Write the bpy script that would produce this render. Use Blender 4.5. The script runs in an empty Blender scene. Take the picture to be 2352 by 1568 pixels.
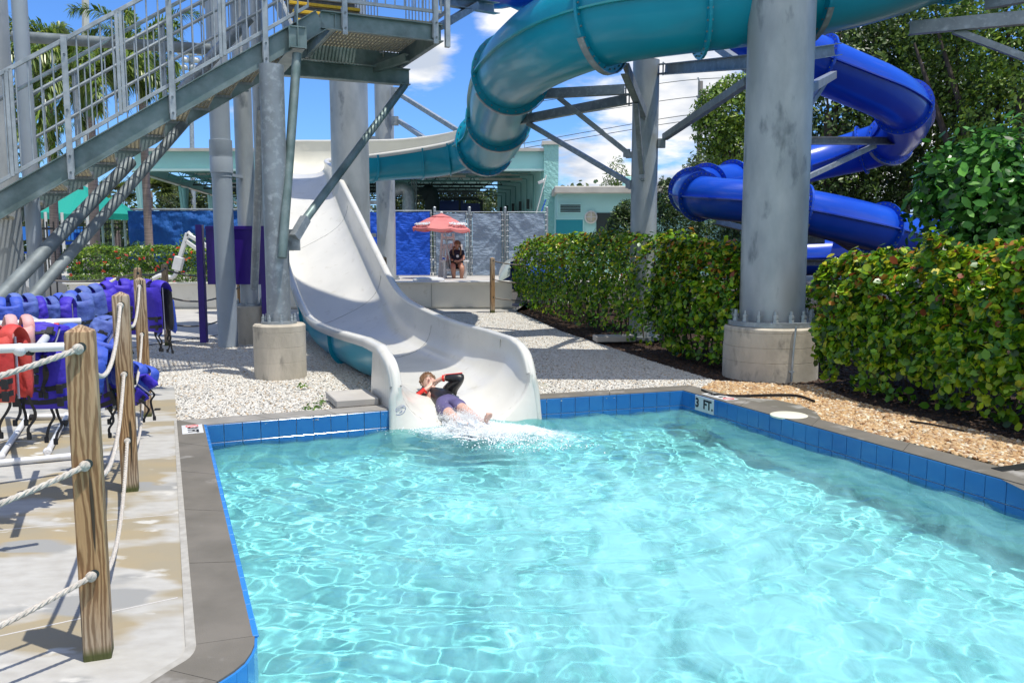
import bpy, math, random
import numpy as np
from mathutils import Vector, Matrix, noise as mn
from mathutils.geometry import tessellate_polygon
R = math.radians
random.seed(5); rng = np.random.RandomState(5)
sc = bpy.context.scene
COL = sc.collection
# ---------------------------------------------------------------- camera
FP, CX, CY, EYE = 1950.0, 1176.0, 784.0, 1.5       # focal length and centre in units of a 2352 px wide frame
TH = math.atan(222/1950.0)
cam = bpy.data.objects.new('camera', bpy.data.cameras.new('camera')); COL.objects.link(cam)
cam.data.sensor_width = 36; cam.data.lens = 36*FP/2352; cam.data.clip_end = 2000; cam.data.clip_start = 0.05
cam.location = (0, 0, EYE); cam.rotation_euler = (R(90)-TH, 0, 0); sc.camera = cam
# ---------------------------------------------------------------- light
SUN_EL, SUN_AZ = R(73), R(28)                     # azimuth: from the right, a little behind the camera
sdir = Vector((math.cos(SUN_AZ)*math.cos(SUN_EL), -math.sin(SUN_AZ)*math.cos(SUN_EL), math.sin(SUN_EL)))
sl = bpy.data.lights.new('sun', 'SUN'); sl.energy = 4.0; sl.angle = R(0.5); sl.color = (1, .955, .87)
sl.cycles.is_caustics_light = True
so = bpy.data.objects.new('sun', sl); COL.objects.link(so); so.rotation_euler = sdir.to_track_quat('Z', 'Y').to_euler()
w = bpy.data.worlds.new('World'); sc.world = w; w.use_nodes = True
nt = w.node_tree; N = nt.nodes; L = nt.links
bg = N['Background']; bg.inputs[1].default_value = 0.15
sky = N.new('ShaderNodeTexSky'); sky.sky_type = 'NISHITA'; sky.sun_disc = False
sky.sun_elevation = SUN_EL; sky.sun_rotation = R(90)+SUN_AZ; sky.ozone_density = 4; sky.air_density = 1.0; sky.dust_density = .3
tc = N.new('ShaderNodeTexCoord')
def vmath(op, a=None, b=None):
    n = N.new('ShaderNodeVectorMath'); n.operation = op
    for i, x in enumerate((a, b)):
        if x is None: continue
        if hasattr(x, 'links'): L.new(x, n.inputs[i])
        else: n.inputs[i].default_value = x
    return n
def smath(op, a, b=0.0, c=None):
    n = N.new('ShaderNodeMath'); n.operation = op
    for i, x in enumerate((a, b, c)):
        if x is None: continue
        if hasattr(x, 'links'): L.new(x, n.inputs[i])
        else: n.inputs[i].default_value = x
    return n.outputs[0]
sep = N.new('ShaderNodeSeparateXYZ'); L.new(tc.outputs['Generated'], sep.inputs[0])
# project the view direction on a cloud layer: x/(z+.1), y/(z+.1)
zz = smath('ADD', smath('MAXIMUM', sep.outputs[2], 0.0), 0.22)
comb = N.new('ShaderNodeCombineXYZ')
L.new(smath('DIVIDE', sep.outputs[0], zz), comb.inputs[0]); L.new(smath('DIVIDE', sep.outputs[1], zz), comb.inputs[1]); L.new(smath('MULTIPLY', sep.outputs[2], 3.0), comb.inputs[2])
nz = N.new('ShaderNodeTexNoise'); nz.inputs['Scale'].default_value = 2.1; nz.inputs['Detail'].default_value = 9; nz.inputs['Roughness'].default_value = .58
L.new(comb.outputs[0], nz.inputs['Vector'])
# cumulus spots in view, plus unseen clouds beside and behind added for neutral fill
def spot(v, k):
    d = vmath('DISTANCE', tc.outputs['Generated'], Vector(v).normalized()).outputs['Value']
    return smath('MAXIMUM', smath('SUBTRACT', 1.0, smath('DIVIDE', d, k)), 0.0)
spots = None
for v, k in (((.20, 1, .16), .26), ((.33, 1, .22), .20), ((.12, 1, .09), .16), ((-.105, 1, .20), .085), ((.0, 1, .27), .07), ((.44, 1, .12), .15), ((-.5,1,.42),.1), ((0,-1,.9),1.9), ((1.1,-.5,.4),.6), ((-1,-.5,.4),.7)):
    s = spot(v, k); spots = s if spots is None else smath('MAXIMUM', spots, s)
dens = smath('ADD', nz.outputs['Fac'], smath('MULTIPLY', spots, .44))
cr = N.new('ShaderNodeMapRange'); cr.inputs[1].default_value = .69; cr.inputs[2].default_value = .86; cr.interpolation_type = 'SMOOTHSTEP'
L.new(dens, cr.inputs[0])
nz2 = N.new('ShaderNodeTexNoise'); nz2.inputs['Scale'].default_value = 3.4; nz2.inputs['Detail'].default_value = 7
L.new(comb.outputs[0], nz2.inputs['Vector'])
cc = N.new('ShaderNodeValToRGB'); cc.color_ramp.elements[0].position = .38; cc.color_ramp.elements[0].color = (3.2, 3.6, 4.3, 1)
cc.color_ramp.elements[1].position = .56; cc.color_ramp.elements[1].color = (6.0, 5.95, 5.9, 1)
L.new(nz2.outputs['Fac'], cc.inputs[0])
gr = N.new('ShaderNodeMix'); gr.data_type = 'RGBA'; gr.blend_type = 'MULTIPLY'; gr.inputs[0].default_value = 1.0
L.new(sky.outputs[0], gr.inputs[6]); gr.inputs[7].default_value = (.42, .66, 1.02, 1)
mx = N.new('ShaderNodeMix'); mx.data_type = 'RGBA'
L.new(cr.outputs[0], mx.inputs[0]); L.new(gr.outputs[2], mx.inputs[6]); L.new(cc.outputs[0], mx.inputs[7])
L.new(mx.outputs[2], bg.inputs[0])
sc.view_settings.view_transform = 'Standard'; sc.view_settings.look = 'None'; sc.view_settings.gamma = 1
sc.view_settings.exposure = 0.32
sc.cycles.caustics_refractive = True; sc.cycles.caustics_reflective = False
sc.cycles.sample_clamp_indirect = 4; sc.cycles.use_denoising = True
sc.cycles.max_bounces = 8; sc.cycles.diffuse_bounces = 3; sc.cycles.glossy_bounces = 3; sc.cycles.transmission_bounces = 5; sc.cycles.transparent_max_bounces = 6

# ---------------------------------------------------------------- helpers
def ray(px, py):
    a, b = (px-CX)/FP, -(py-CY)/FP; c, s = math.cos(TH), math.sin(TH)
    return Vector((a, c+b*s, -s+b*c))
def G(px, py, z=0.0):
    r = ray(px, py); t = (z-EYE)/r.z; return Vector((r.x*t, r.y*t, z))
def at(px, py, Y):
    r = ray(px, py); t = Y/r.y; return Vector((r.x*t, Y, EYE+r.z*t))
def onp(px, py, p0, n):
    r = ray(px, py); o = Vector((0, 0, EYE)); return o + r*((p0-o).dot(n)/r.dot(n))
PH = R(22); U = Vector((math.cos(PH), math.sin(PH), 0)); V = Vector((-math.sin(PH), math.cos(PH), 0)); ZA = Vector((0, 0, 1)); XA = Vector((1, 0, 0)); YA = Vector((0, 1, 0))
MATS = {}
def mat(name, col, rough=.6, metal=0.0, col2=None, scale=3.0, detail=4, lo=.35, hi=.65, bump=0.0, bscale=40.0, bdist=.01, coat=0.0, stretch=(1, 1, 1), col3=None, scale3=1.0, lo3=.5, hi3=.6, attr=False, transl=0.0, rrand=0.0, spec=.5, obj=False):
    m = bpy.data.materials.new(name); m.use_nodes = True; t = m.node_tree; n = t.nodes; l = t.links
    b = n['Principled BSDF']; b.inputs['Roughness'].default_value = rough; b.inputs['Metallic'].default_value = metal
    b.inputs['Coat Weight'].default_value = coat; b.inputs['Coat Roughness'].default_value = .08; b.inputs['Specular IOR Level'].default_value = spec
    geo = n.new('ShaderNodeNewGeometry'); mp = n.new('ShaderNodeMapping'); mp.inputs['Scale'].default_value = stretch
    if obj:
        tcn = n.new('ShaderNodeTexCoord'); l.new(tcn.outputs['Object'], mp.inputs[0])
    else: l.new(geo.outputs['Position'], mp.inputs[0])
    b.inputs['Base Color'].default_value = (*col, 1)
    cur = None
    if attr:
        a = n.new('ShaderNodeAttribute'); a.attribute_name = 'Col'; cur = a.outputs['Color']
    def noise(s, d=4, r=.55):
        x = n.new('ShaderNodeTexNoise'); x.inputs['Scale'].default_value = s; x.inputs['Detail'].default_value = d; x.inputs['Roughness'].default_value = r; l.new(mp.outputs[0], x.inputs['Vector']); return x.outputs['Fac']
    def rampmix(fac, lo_, hi_, c1, c2):
        mr = n.new('ShaderNodeMapRange'); mr.inputs[1].default_value = lo_; mr.inputs[2].default_value = hi_; l.new(fac, mr.inputs[0])
        mxx = n.new('ShaderNodeMix'); mxx.data_type = 'RGBA'; l.new(mr.outputs[0], mxx.inputs[0])
        if hasattr(c1, 'links'): l.new(c1, mxx.inputs[6])
        else: mxx.inputs[6].default_value = (*c1, 1)
        mxx.inputs[7].default_value = (*c2, 1); return mxx.outputs[2]
    if col2 is not None: cur = rampmix(noise(scale, detail), lo, hi, col if cur is None else cur, col2)
    if col3 is not None: cur = rampmix(noise(scale3, 5), lo3, hi3, col if cur is None else cur, col3)
    if cur is not None: l.new(cur, b.inputs['Base Color'])
    if rrand:
        mr = n.new('ShaderNodeMapRange'); mr.inputs[3].default_value = rough-rrand; mr.inputs[4].default_value = rough+rrand; l.new(noise(scale*2), mr.inputs[0]); l.new(mr.outputs[0], b.inputs['Roughness'])
    if bump:
        bn = n.new('ShaderNodeBump'); bn.inputs['Strength'].default_value = bump; bn.inputs['Distance'].default_value = bdist; l.new(noise(bscale, 6), bn.inputs['Height']); l.new(bn.outputs[0], b.inputs['Normal'])
    if transl:
        tr = n.new('ShaderNodeBsdfTranslucent'); ms = n.new('ShaderNodeMixShader'); ms.inputs[0].default_value = transl
        if cur is not None: l.new(cur, tr.inputs[0])
        else: tr.inputs[0].default_value = (*col, 1)
        l.new(b.outputs[0], ms.inputs[1]); l.new(tr.outputs[0], ms.inputs[2]); l.new(ms.outputs[0], n['Material Output'].inputs[0])
    MATS[name] = m; return m
def wloc(o):
    v = Vector((0, 0, 0))
    while o is not None: v += o.location; o = o.parent
    return v
def tag(o, label=None, cat=None, group=None, kind=None):
    if label: o['label'] = label
    if cat: o['category'] = cat
    if group: o['group'] = group
    if kind: o['kind'] = kind
    return o
def thing(name, loc, label, cat, group=None):
    o = bpy.data.objects.new(name, None); o.empty_display_size = .1; COL.objects.link(o); o.location = loc
    return tag(o, label, cat, group)
def copy_tree(o, parent=None):
    c = o.copy(); COL.objects.link(c)
    if parent is not None: c.parent = parent
    for ch in list(o.children): copy_tree(ch, c)
    return c
def link_mesh(me, name, m, parent=None, smooth=False, origin=None):
    ob = bpy.data.objects.new(name, me); COL.objects.link(ob)
    if m is not None:
        for x in (m if isinstance(m, (list, tuple)) else [m]): me.materials.append(x)
    if parent is not None:
        off = wloc(parent); me.transform(Matrix.Translation(-off)); ob.parent = parent
    elif origin is not None:
        me.transform(Matrix.Translation(-Vector(origin))); ob.location = origin
    if smooth: me.shade_smooth()
    return ob
def np_mesh(name, verts, faces, m, parent=None, smooth=False, col=None, origin=None, fsize=None):
    """faces: (n,k) int array"""
    me = bpy.data.meshes.new(name); nv = len(verts); nf, k = faces.shape
    me.vertices.add(nv); me.vertices.foreach_set('co', np.asarray(verts, dtype=np.float32).ravel())
    me.loops.add(nf*k); me.loops.foreach_set('vertex_index', np.asarray(faces, dtype=np.int32).ravel())
    me.polygons.add(nf); me.polygons.foreach_set('loop_start', np.arange(0, nf*k, k, dtype=np.int32))
    if col is not None:
        at_ = me.attributes.new('Col', 'FLOAT_COLOR', 'POINT'); at_.data.foreach_set('color', np.asarray(col, dtype=np.float32).ravel())
    me.update(calc_edges=True); me.validate()
    return link_mesh(me, name, m, parent, smooth, origin)
class MB:
    def __init__(s): s.v = []; s.f = []; s.mi = []; s.cur = 0
    def add(s, vs, fs):
        o = len(s.v); s.v += [tuple(x) for x in vs]; s.f += [tuple(i+o for i in f) for f in fs]; s.mi += [s.cur]*len(fs); return s
    def box(s, c, hx, hy, hz, ax=XA, ay=YA, az=ZA, bev=0.0):
        """centre, half sizes, axes; chamfered along all edges if bev"""
        c = Vector(c)
        if bev <= 0:
            vs = [c+ax*hx*i+ay*hy*j+az*hz*k for k in (-1, 1) for j in (-1, 1) for i in (-1, 1)]
            return s.add(vs, [(0, 2, 3, 1), (4, 5, 7, 6), (0, 1, 5, 4), (2, 6, 7, 3), (0, 4, 6, 2), (1, 3, 7, 5)])
        b = bev; vs = []; idx = {}
        for k in (-1, 1):
            for j in (-1, 1):
                for i in (-1, 1):
                    for a in range(3):
                        h = [hx-b, hy-b, hz-b]; h[a] += b
                        idx[(i, j, k, a)] = len(vs); vs.append(c+ax*h[0]*i+ay*h[1]*j+az*h[2]*k)
        fs = []
        g = lambda i, j, k, a: idx[(i, j, k, a)]
        for sgn in (-1, 1):
            q = [g(sgn, -1, -1, 0), g(sgn, 1, -1, 0), g(sgn, 1, 1, 0), g(sgn, -1, 1, 0)]; fs.append(q if sgn > 0 else q[::-1])
            q = [g(-1, sgn, -1, 1), g(-1, sgn, 1, 1), g(1, sgn, 1, 1), g(1, sgn, -1, 1)]; fs.append(q if sgn > 0 else q[::-1])
            q = [g(-1, -1, sgn, 2), g(1, -1, sgn, 2), g(1, 1, sgn, 2), g(-1, 1, sgn, 2)]; fs.append(q if sgn > 0 else q[::-1])
        for i in (-1, 1):
            for j in (-1, 1): fs.append([g(i, j, -1, 0), g(i, j, 1, 0), g(i, j, 1, 1), g(i, j, -1, 1)])
        for i in (-1, 1):
            for k in (-1, 1): fs.append([g(i, -1, k, 0), g(i, 1, k, 0), g(i, 1, k, 2), g(i, -1, k, 2)])
        for j in (-1, 1):
            for k in (-1, 1): fs.append([g(-1, j, k, 1), g(1, j, k, 1), g(1, j, k, 2), g(-1, j, k, 2)])
        for i in (-1, 1):
            for j in (-1, 1):
                for k in (-1, 1): fs.append([g(i, j, k, 0), g(i, j, k, 1), g(i, j, k, 2)])
        return s.add(vs, fs)
    def beam(s, p, q, hw, hh, up=ZA, bev=0.0):
        p, q = Vector(p), Vector(q); d = (q-p); l = d.length; d.normalize(); x = d.cross(up)
        if x.length < 1e-4: x = d.cross(XA)
        x.normalize(); y = x.cross(d).normalized()
        return s.box((p+q)/2, hw, hh, l/2, x, y, d, bev)
    def cbeam(s, p, q, hw, hh, t=.012, open_side=1, up=ZA):
        """open channel section"""
        p, q = Vector(p), Vector(q); d = (q-p).normalized(); x = d.cross(up).normalized(); y = x.cross(d).normalized()
        s.beam(p-x*hw*open_side, q-x*hw*open_side, t/2, hh, up)
        for k in (-1, 1): s.beam(p+y*k*(hh-t/2), q+y*k*(hh-t/2), hw-t, t/2, up)
        return s
    def ibeam(s, p, q, hw, hh, t=.014, up=ZA):
        p, q = Vector(p), Vector(q); d = (q-p).normalized(); x = d.cross(up).normalized(); y = x.cross(d).normalized()
        s.beam(p, q, t/2, hh-t, up)
        for k in (-1, 1): s.beam(p+y*k*(hh-t/2), q+y*k*(hh-t/2), hw, t/2, up)
        return s
    def tube(s, pts, r, n=10, caps=True):
        pts = [Vector(p) for p in pts]; m = len(pts)
        rs = r if isinstance(r, (list, tuple)) else [r]*m
        T = []
        for i in range(m):
            d = (pts[min(i+1, m-1)]-pts[max(i-1, 0)]); T.append(d.normalized() if d.length > 1e-9 else ZA)
        a = T[0].cross(ZA)
        if a.length < .05: a = T[0].cross(XA)
        a.normalize(); vs = []
        for i in range(m):
            a = (a-T[i]*a.dot(T[i])).normalized(); b = T[i].cross(a)
            for k in range(n):
                an = 2*math.pi*k/n; vs.append(pts[i]+(a*math.cos(an)+b*math.sin(an))*rs[i])
        fs = [(i*n+k, i*n+(k+1) % n, (i+1)*n+(k+1) % n, (i+1)*n+k) for i in range(m-1) for k in range(n)]
        if caps: fs.append(tuple(range(n))[::-1]); fs.append(tuple((m-1)*n+k for k in range(n)))
        return s.add(vs, fs)
    def loft(s, rings, closed=False):
        """rings: list of equal-length point lists"""
        n = len(rings[0]); vs = [p for r in rings for p in r]; kk = n if closed else n-1
        return s.add(vs, [(i*n+k, i*n+(k+1) % n, (i+1)*n+(k+1) % n, (i+1)*n+k) for i in range(len(rings)-1) for k in range(kk)])
    def lathe(s, c, prof, n=32, ax=ZA):
        c = Vector(c); a = ax.cross(XA) if abs(ax.x) < .9 else ax.cross(YA); a.normalize(); b = ax.cross(a)
        rings = [[c+ax*h+(a*math.cos(2*math.pi*k/n)+b*math.sin(2*math.pi*k/n))*r for k in range(n)] for r, h in prof]
        return s.loft(rings, True)
    def disc(s, c, r, n=24, ax=ZA, ry=None):
        c = Vector(c); a = ax.cross(XA) if abs(ax.x) < .9 else ax.cross(YA); a.normalize(); b = ax.cross(a); ry = ry or r
        return s.add([c+a*math.cos(2*math.pi*k/n)*r+b*math.sin(2*math.pi*k/n)*ry for k in range(n)], [tuple(range(n))])
    def ell(s, c, rx, ry, rz, ax=XA, ay=YA, az=ZA, n=10, m=7, pw=1.0):
        c = Vector(c); f = lambda t: math.copysign(abs(t)**pw, t); rings = []
        for j in range(m+1):
            ph = -math.pi/2+math.pi*j/m
            rings.append([c+ax*rx*f(math.cos(ph))*f(math.cos(2*math.pi*k/n))+ay*ry*f(math.cos(ph))*f(math.sin(2*math.pi*k/n))+az*rz*f(math.sin(ph)) for k in range(n)])
        return s.loft(rings, True)
    def poly(s, outer, holes=(), z=None):
        loops = [[Vector((p[0], p[1], 0)) for p in lp] for lp in [outer, *holes]]
        tris = tessellate_polygon(loops); allp = [p for lp in loops for p in lp]
        out = []
        for t in tris:
            a, b, c = (allp[i] for i in t)
            out.append(t if (b-a).cross(c-a).z > 0 else t[::-1])
        return s.add([(p.x, p.y, z) for p in allp], out)
    def build(s, name, m, parent=None, smooth=False, origin=None, auto=None):
        me = bpy.data.meshes.new(name); me.from_pydata([tuple(v) for v in s.v], [], s.f)
        for i, p in enumerate(me.polygons):
            if s.mi[i]: p.material_index = s.mi[i]
        ob = link_mesh(me, name, m, parent, False, origin)
        if smooth:
            me.shade_smooth()
            if auto is None: auto = R(40)
            me.set_sharp_from_angle(angle=auto)
        me.update(); return ob
def text_mesh(txt, size, origin, ax, ay, depth=.002, bold=.0, align='CENTER'):
    cu = bpy.data.curves.new('t', 'FONT'); cu.body = txt; cu.size = size; cu.extrude = depth; cu.align_x = align; cu.align_y = 'CENTER'; cu.offset = bold; cu.resolution_u = 3
    ob = bpy.data.objects.new('t', cu); COL.objects.link(ob)
    me = bpy.data.meshes.new_from_object(ob.evaluated_get(bpy.context.evaluated_depsgraph_get()))
    bpy.data.objects.remove(ob)
    az = ax.cross(ay); M = Matrix((ax, ay, az)).transposed().to_4x4(); M.translation = Vector(origin); me.transform(M); return me
def text_obj(name, txt, size, origin, ax, ay, m, parent, **k):
    return link_mesh(text_mesh(txt, size, origin, ax, ay, **k), name, m, parent)
def smooth_path(pts, sub=8):
    """Catmull-Rom through points (any-dim tuples)"""
    P = [np.array(p, float) for p in pts]; P = [2*P[0]-P[1]]+P+[2*P[-1]-P[-2]]; out = []
    for i in range(1, len(P)-2):
        for k in range(sub):
            t = k/sub; a, b, c, d = P[i-1:i+3]
            out.append(.5*((2*b)+(-a+c)*t+(2*a-5*b+4*c-d)*t*t+(-a+3*b-3*c+d)*t**3))
    out.append(P[-2]); return out
# ---------------------------------------------------------------- materials
galv = mat('galvanised steel', (.30, .335, .36), .42, .35, col2=(.22, .245, .26), scale=4, lo=.35, hi=.7, col3=(.42, .46, .49), scale3=14, lo3=.52, hi3=.75, bump=.15, bscale=60, bdist=.004, rrand=.1)
galv_col = mat('galvanised column', (.44, .465, .47), .45, .2, col2=(.31, .34, .355), scale=3.0, detail=8, lo=.38, hi=.62, stretch=(1, 1, .4), col3=(.155, .18, .195), scale3=3.4, lo3=.60, hi3=.70, bump=.1, bscale=50, bdist=.004)
galv_dk = mat('weathered green steel', (.135, .20, .195), .45, .3, col2=(.22, .28, .28), scale=6, col3=(.08, .12, .115), scale3=2.2, lo3=.5, hi3=.7, bump=.25, bscale=70, bdist=.003, rrand=.08)
galv_lt = mat('bright galvanised rail', (.42, .46, .48), .4, .35, col2=(.28, .32, .34), scale=9, bump=.2, bscale=80, bdist=.003)
greypvc = mat('grey painted pipe', (.33, .38, .43), .45, 0, col2=(.29, .335, .38), scale=2, bump=.05, bscale=30)
teal = mat('teal fibreglass', (.006, .30, .43), .34, 0, col2=(.006, .26, .38), scale=1.2, coat=.22, bump=.04, bscale=4, bdist=.02, spec=.3)
teal_lt = mat('pale teal flange', (.02, .33, .36), .3, 0, coat=.3)
blue = mat('blue fibreglass', (.010, .085, .60), .28, 0, col2=(.008, .065, .52), scale=1.0, coat=.3, bump=.03, bscale=4, bdist=.02, spec=.35)
blue_lt = mat('blue slide flange', (.01, .05, .48), .25, 0, coat=.3)
white = mat('white gelcoat', (.68, .665, .605), .25, 0, col2=(.60, .59, .54), scale=1.3, lo=.42, hi=.7, coat=.2, col3=(.56, .535, .46), scale3=6, lo3=.60, hi3=.74, bump=.03, bscale=5, bdist=.02)
cream = mat('cream gelcoat', (.66, .65, .57), .3, 0, col2=(.58, .57, .50), scale=1.5)
seam = mat('seam shadow gap', (.22, .23, .22), .6)
wood = None
rope_m = mat('white rope', (.56, .52, .46), .85, 0, col2=(.42, .38, .33), scale=60, bump=.5, bscale=300, bdist=.002)
rope_dk = mat('weathered rope', (.20, .18, .16), .9)
black = mat('black webbing', (.012, .012, .014), .6)
purple = mat('purple painted board', (.035, .008, .22), .4, 0, col2=(.028, .006, .17), scale=2)
plasticw = mat('white plastic', (.68, .69, .68), .35, 0, col2=(.6, .6, .58), scale=5)
pvcw = mat('white pvc pipe', (.70, .70, .70), .3, 0, col2=(.52, .50, .47), scale=9, lo=.55, hi=.85)
skin = mat('skin', (.66, .42, .33), .42, 0, col2=(.60, .34, .26), scale=14, transl=0)
skin2 = mat('tanned skin', (.42, .21, .135), .5, 0, col2=(.36, .17, .11), scale=10)
blackcloth = mat('black rash shirt', (.012, .012, .015), .38, 0, bump=.5, bscale=22, bdist=.01)
navycloth = mat('dark navy shirt', (.012, .012, .03), .8, 0, bump=.4, bscale=18, bdist=.01)
redcloth = mat('red cloth trim', (.75, .025, .015), .5)
purplecloth = mat('purple swim shorts', (.115, .10, .225), .6, 0, col2=(.085, .072, .175), scale=14, bump=.6, bscale=20, bdist=.012)
hair_b = mat('light brown hair', (.22, .11, .05), .45, 0, col2=(.11, .055, .025), scale=60, stretch=(1, 1, .3))
hair_d = mat('brown braided hair', (.10, .05, .025), .6, 0, col2=(.20, .11, .05), scale=40)
foam = None
conc = mat('cast concrete', (.58, .52, .42), .85, 0, col2=(.40, .36, .29), scale=3.2, stretch=(1, 1, .45), col3=(.17, .16, .14), scale3=5.5, lo3=.6, hi3=.75, bump=.5, bscale=35, bdist=.01)
conc_lt = mat('pale concrete', (.47, .45, .41), .85, 0, col2=(.38, .36, .33), scale=2.5, bump=.3, bscale=60, bdist=.004)
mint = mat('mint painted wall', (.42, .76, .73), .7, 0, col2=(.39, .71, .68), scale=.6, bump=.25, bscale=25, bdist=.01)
mint_dk = mat('shaded mint steel', (.14, .36, .34), .6, 0, col2=(.10, .27, .26), scale=2)  # darker copy of the mint, with the pavilion's inner shade in its colour
tealdoor = mat('teal door paint', (.01, .27, .33), .5)
offw = mat('off-white trim', (.62, .60, .54), .6, 0, col2=(.52, .50, .45), scale=2)
pipe_dk = mat('dull dark pipe', (.20, .235, .245), .6, .15, col2=(.13, .155, .165), scale=5, detail=6, lo=.38, hi=.62)  # mottled pipe, its colour darkened to stand for the shade under the stair
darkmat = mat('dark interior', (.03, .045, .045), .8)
glassy = mat('frosted lamp glass', (.50, .48, .36), .25)
tarp_b = mat('blue tarpaulin', (.012, .10, .60), .62, 0, spec=.25, col2=(.012, .085, .53), scale=2.5, bump=1, bscale=10, bdist=.05, stretch=(.6, 1, 1.7))
tarp_g = mat('silver grey tarpaulin', (.25, .32, .41), .65, 0, spec=.25, col2=(.22, .29, .38), scale=3, bump=1, bscale=10, bdist=.05, stretch=(.6, 1, 1.6))
tarp_n = mat('navy tarpaulin', (.012, .085, .32), .65, 0, spec=.25, col2=(.016, .11, .38), scale=2.0, bump=1, bscale=9, bdist=.05, stretch=(1.6, 1, .6))
umb_r = mat('faded red canopy', (.72, .25, .235), .7, 0, transl=.25, col2=(.66, .20, .19), scale=3)
canopy_t = mat('sea green canopy', (.02, .42, .34), .6, 0, transl=.35, bump=.3, bscale=8, bdist=.03)
ironblk = mat('black iron', (.012, .013, .014), .5)
mulch = mat('bark mulch', (.06, .035, .022), .95, 0, col2=(.025, .014, .010), scale=22, bump=1.0, bscale=45, bdist=.05, col3=(.13, .075, .045), scale3=30, lo3=.6, hi3=.7)
mulch_chip = mat('bark chips', (.10, .055, .032), .95, 0, col2=(.04, .024, .016), scale=9)
bark = mat('grey brown bark', (.11, .085, .065), .95, 0, col2=(.055, .042, .033), scale=8, stretch=(1, 1, .3), bump=.8, bscale=18, bdist=.03)
palm_bark = mat('palm trunk bark', (.34, .27, .235), .9, 0, col2=(.22, .17, .15), scale=3, stretch=(.6, .6, 9), bump=.4, bscale=14, bdist=.02)
palm_shaft = mat('palm crown shaft', (.12, .20, .07), .5)
leafmat = mat('leaf', (.05, .1, .02), .34, 0, attr=True, transl=.33, spec=.5)
leafdull = mat('tree leaf', (.05, .1, .02), .42, 0, attr=True, transl=.28, spec=.4)
pebmat_g = (.05, .05, .05)

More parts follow.
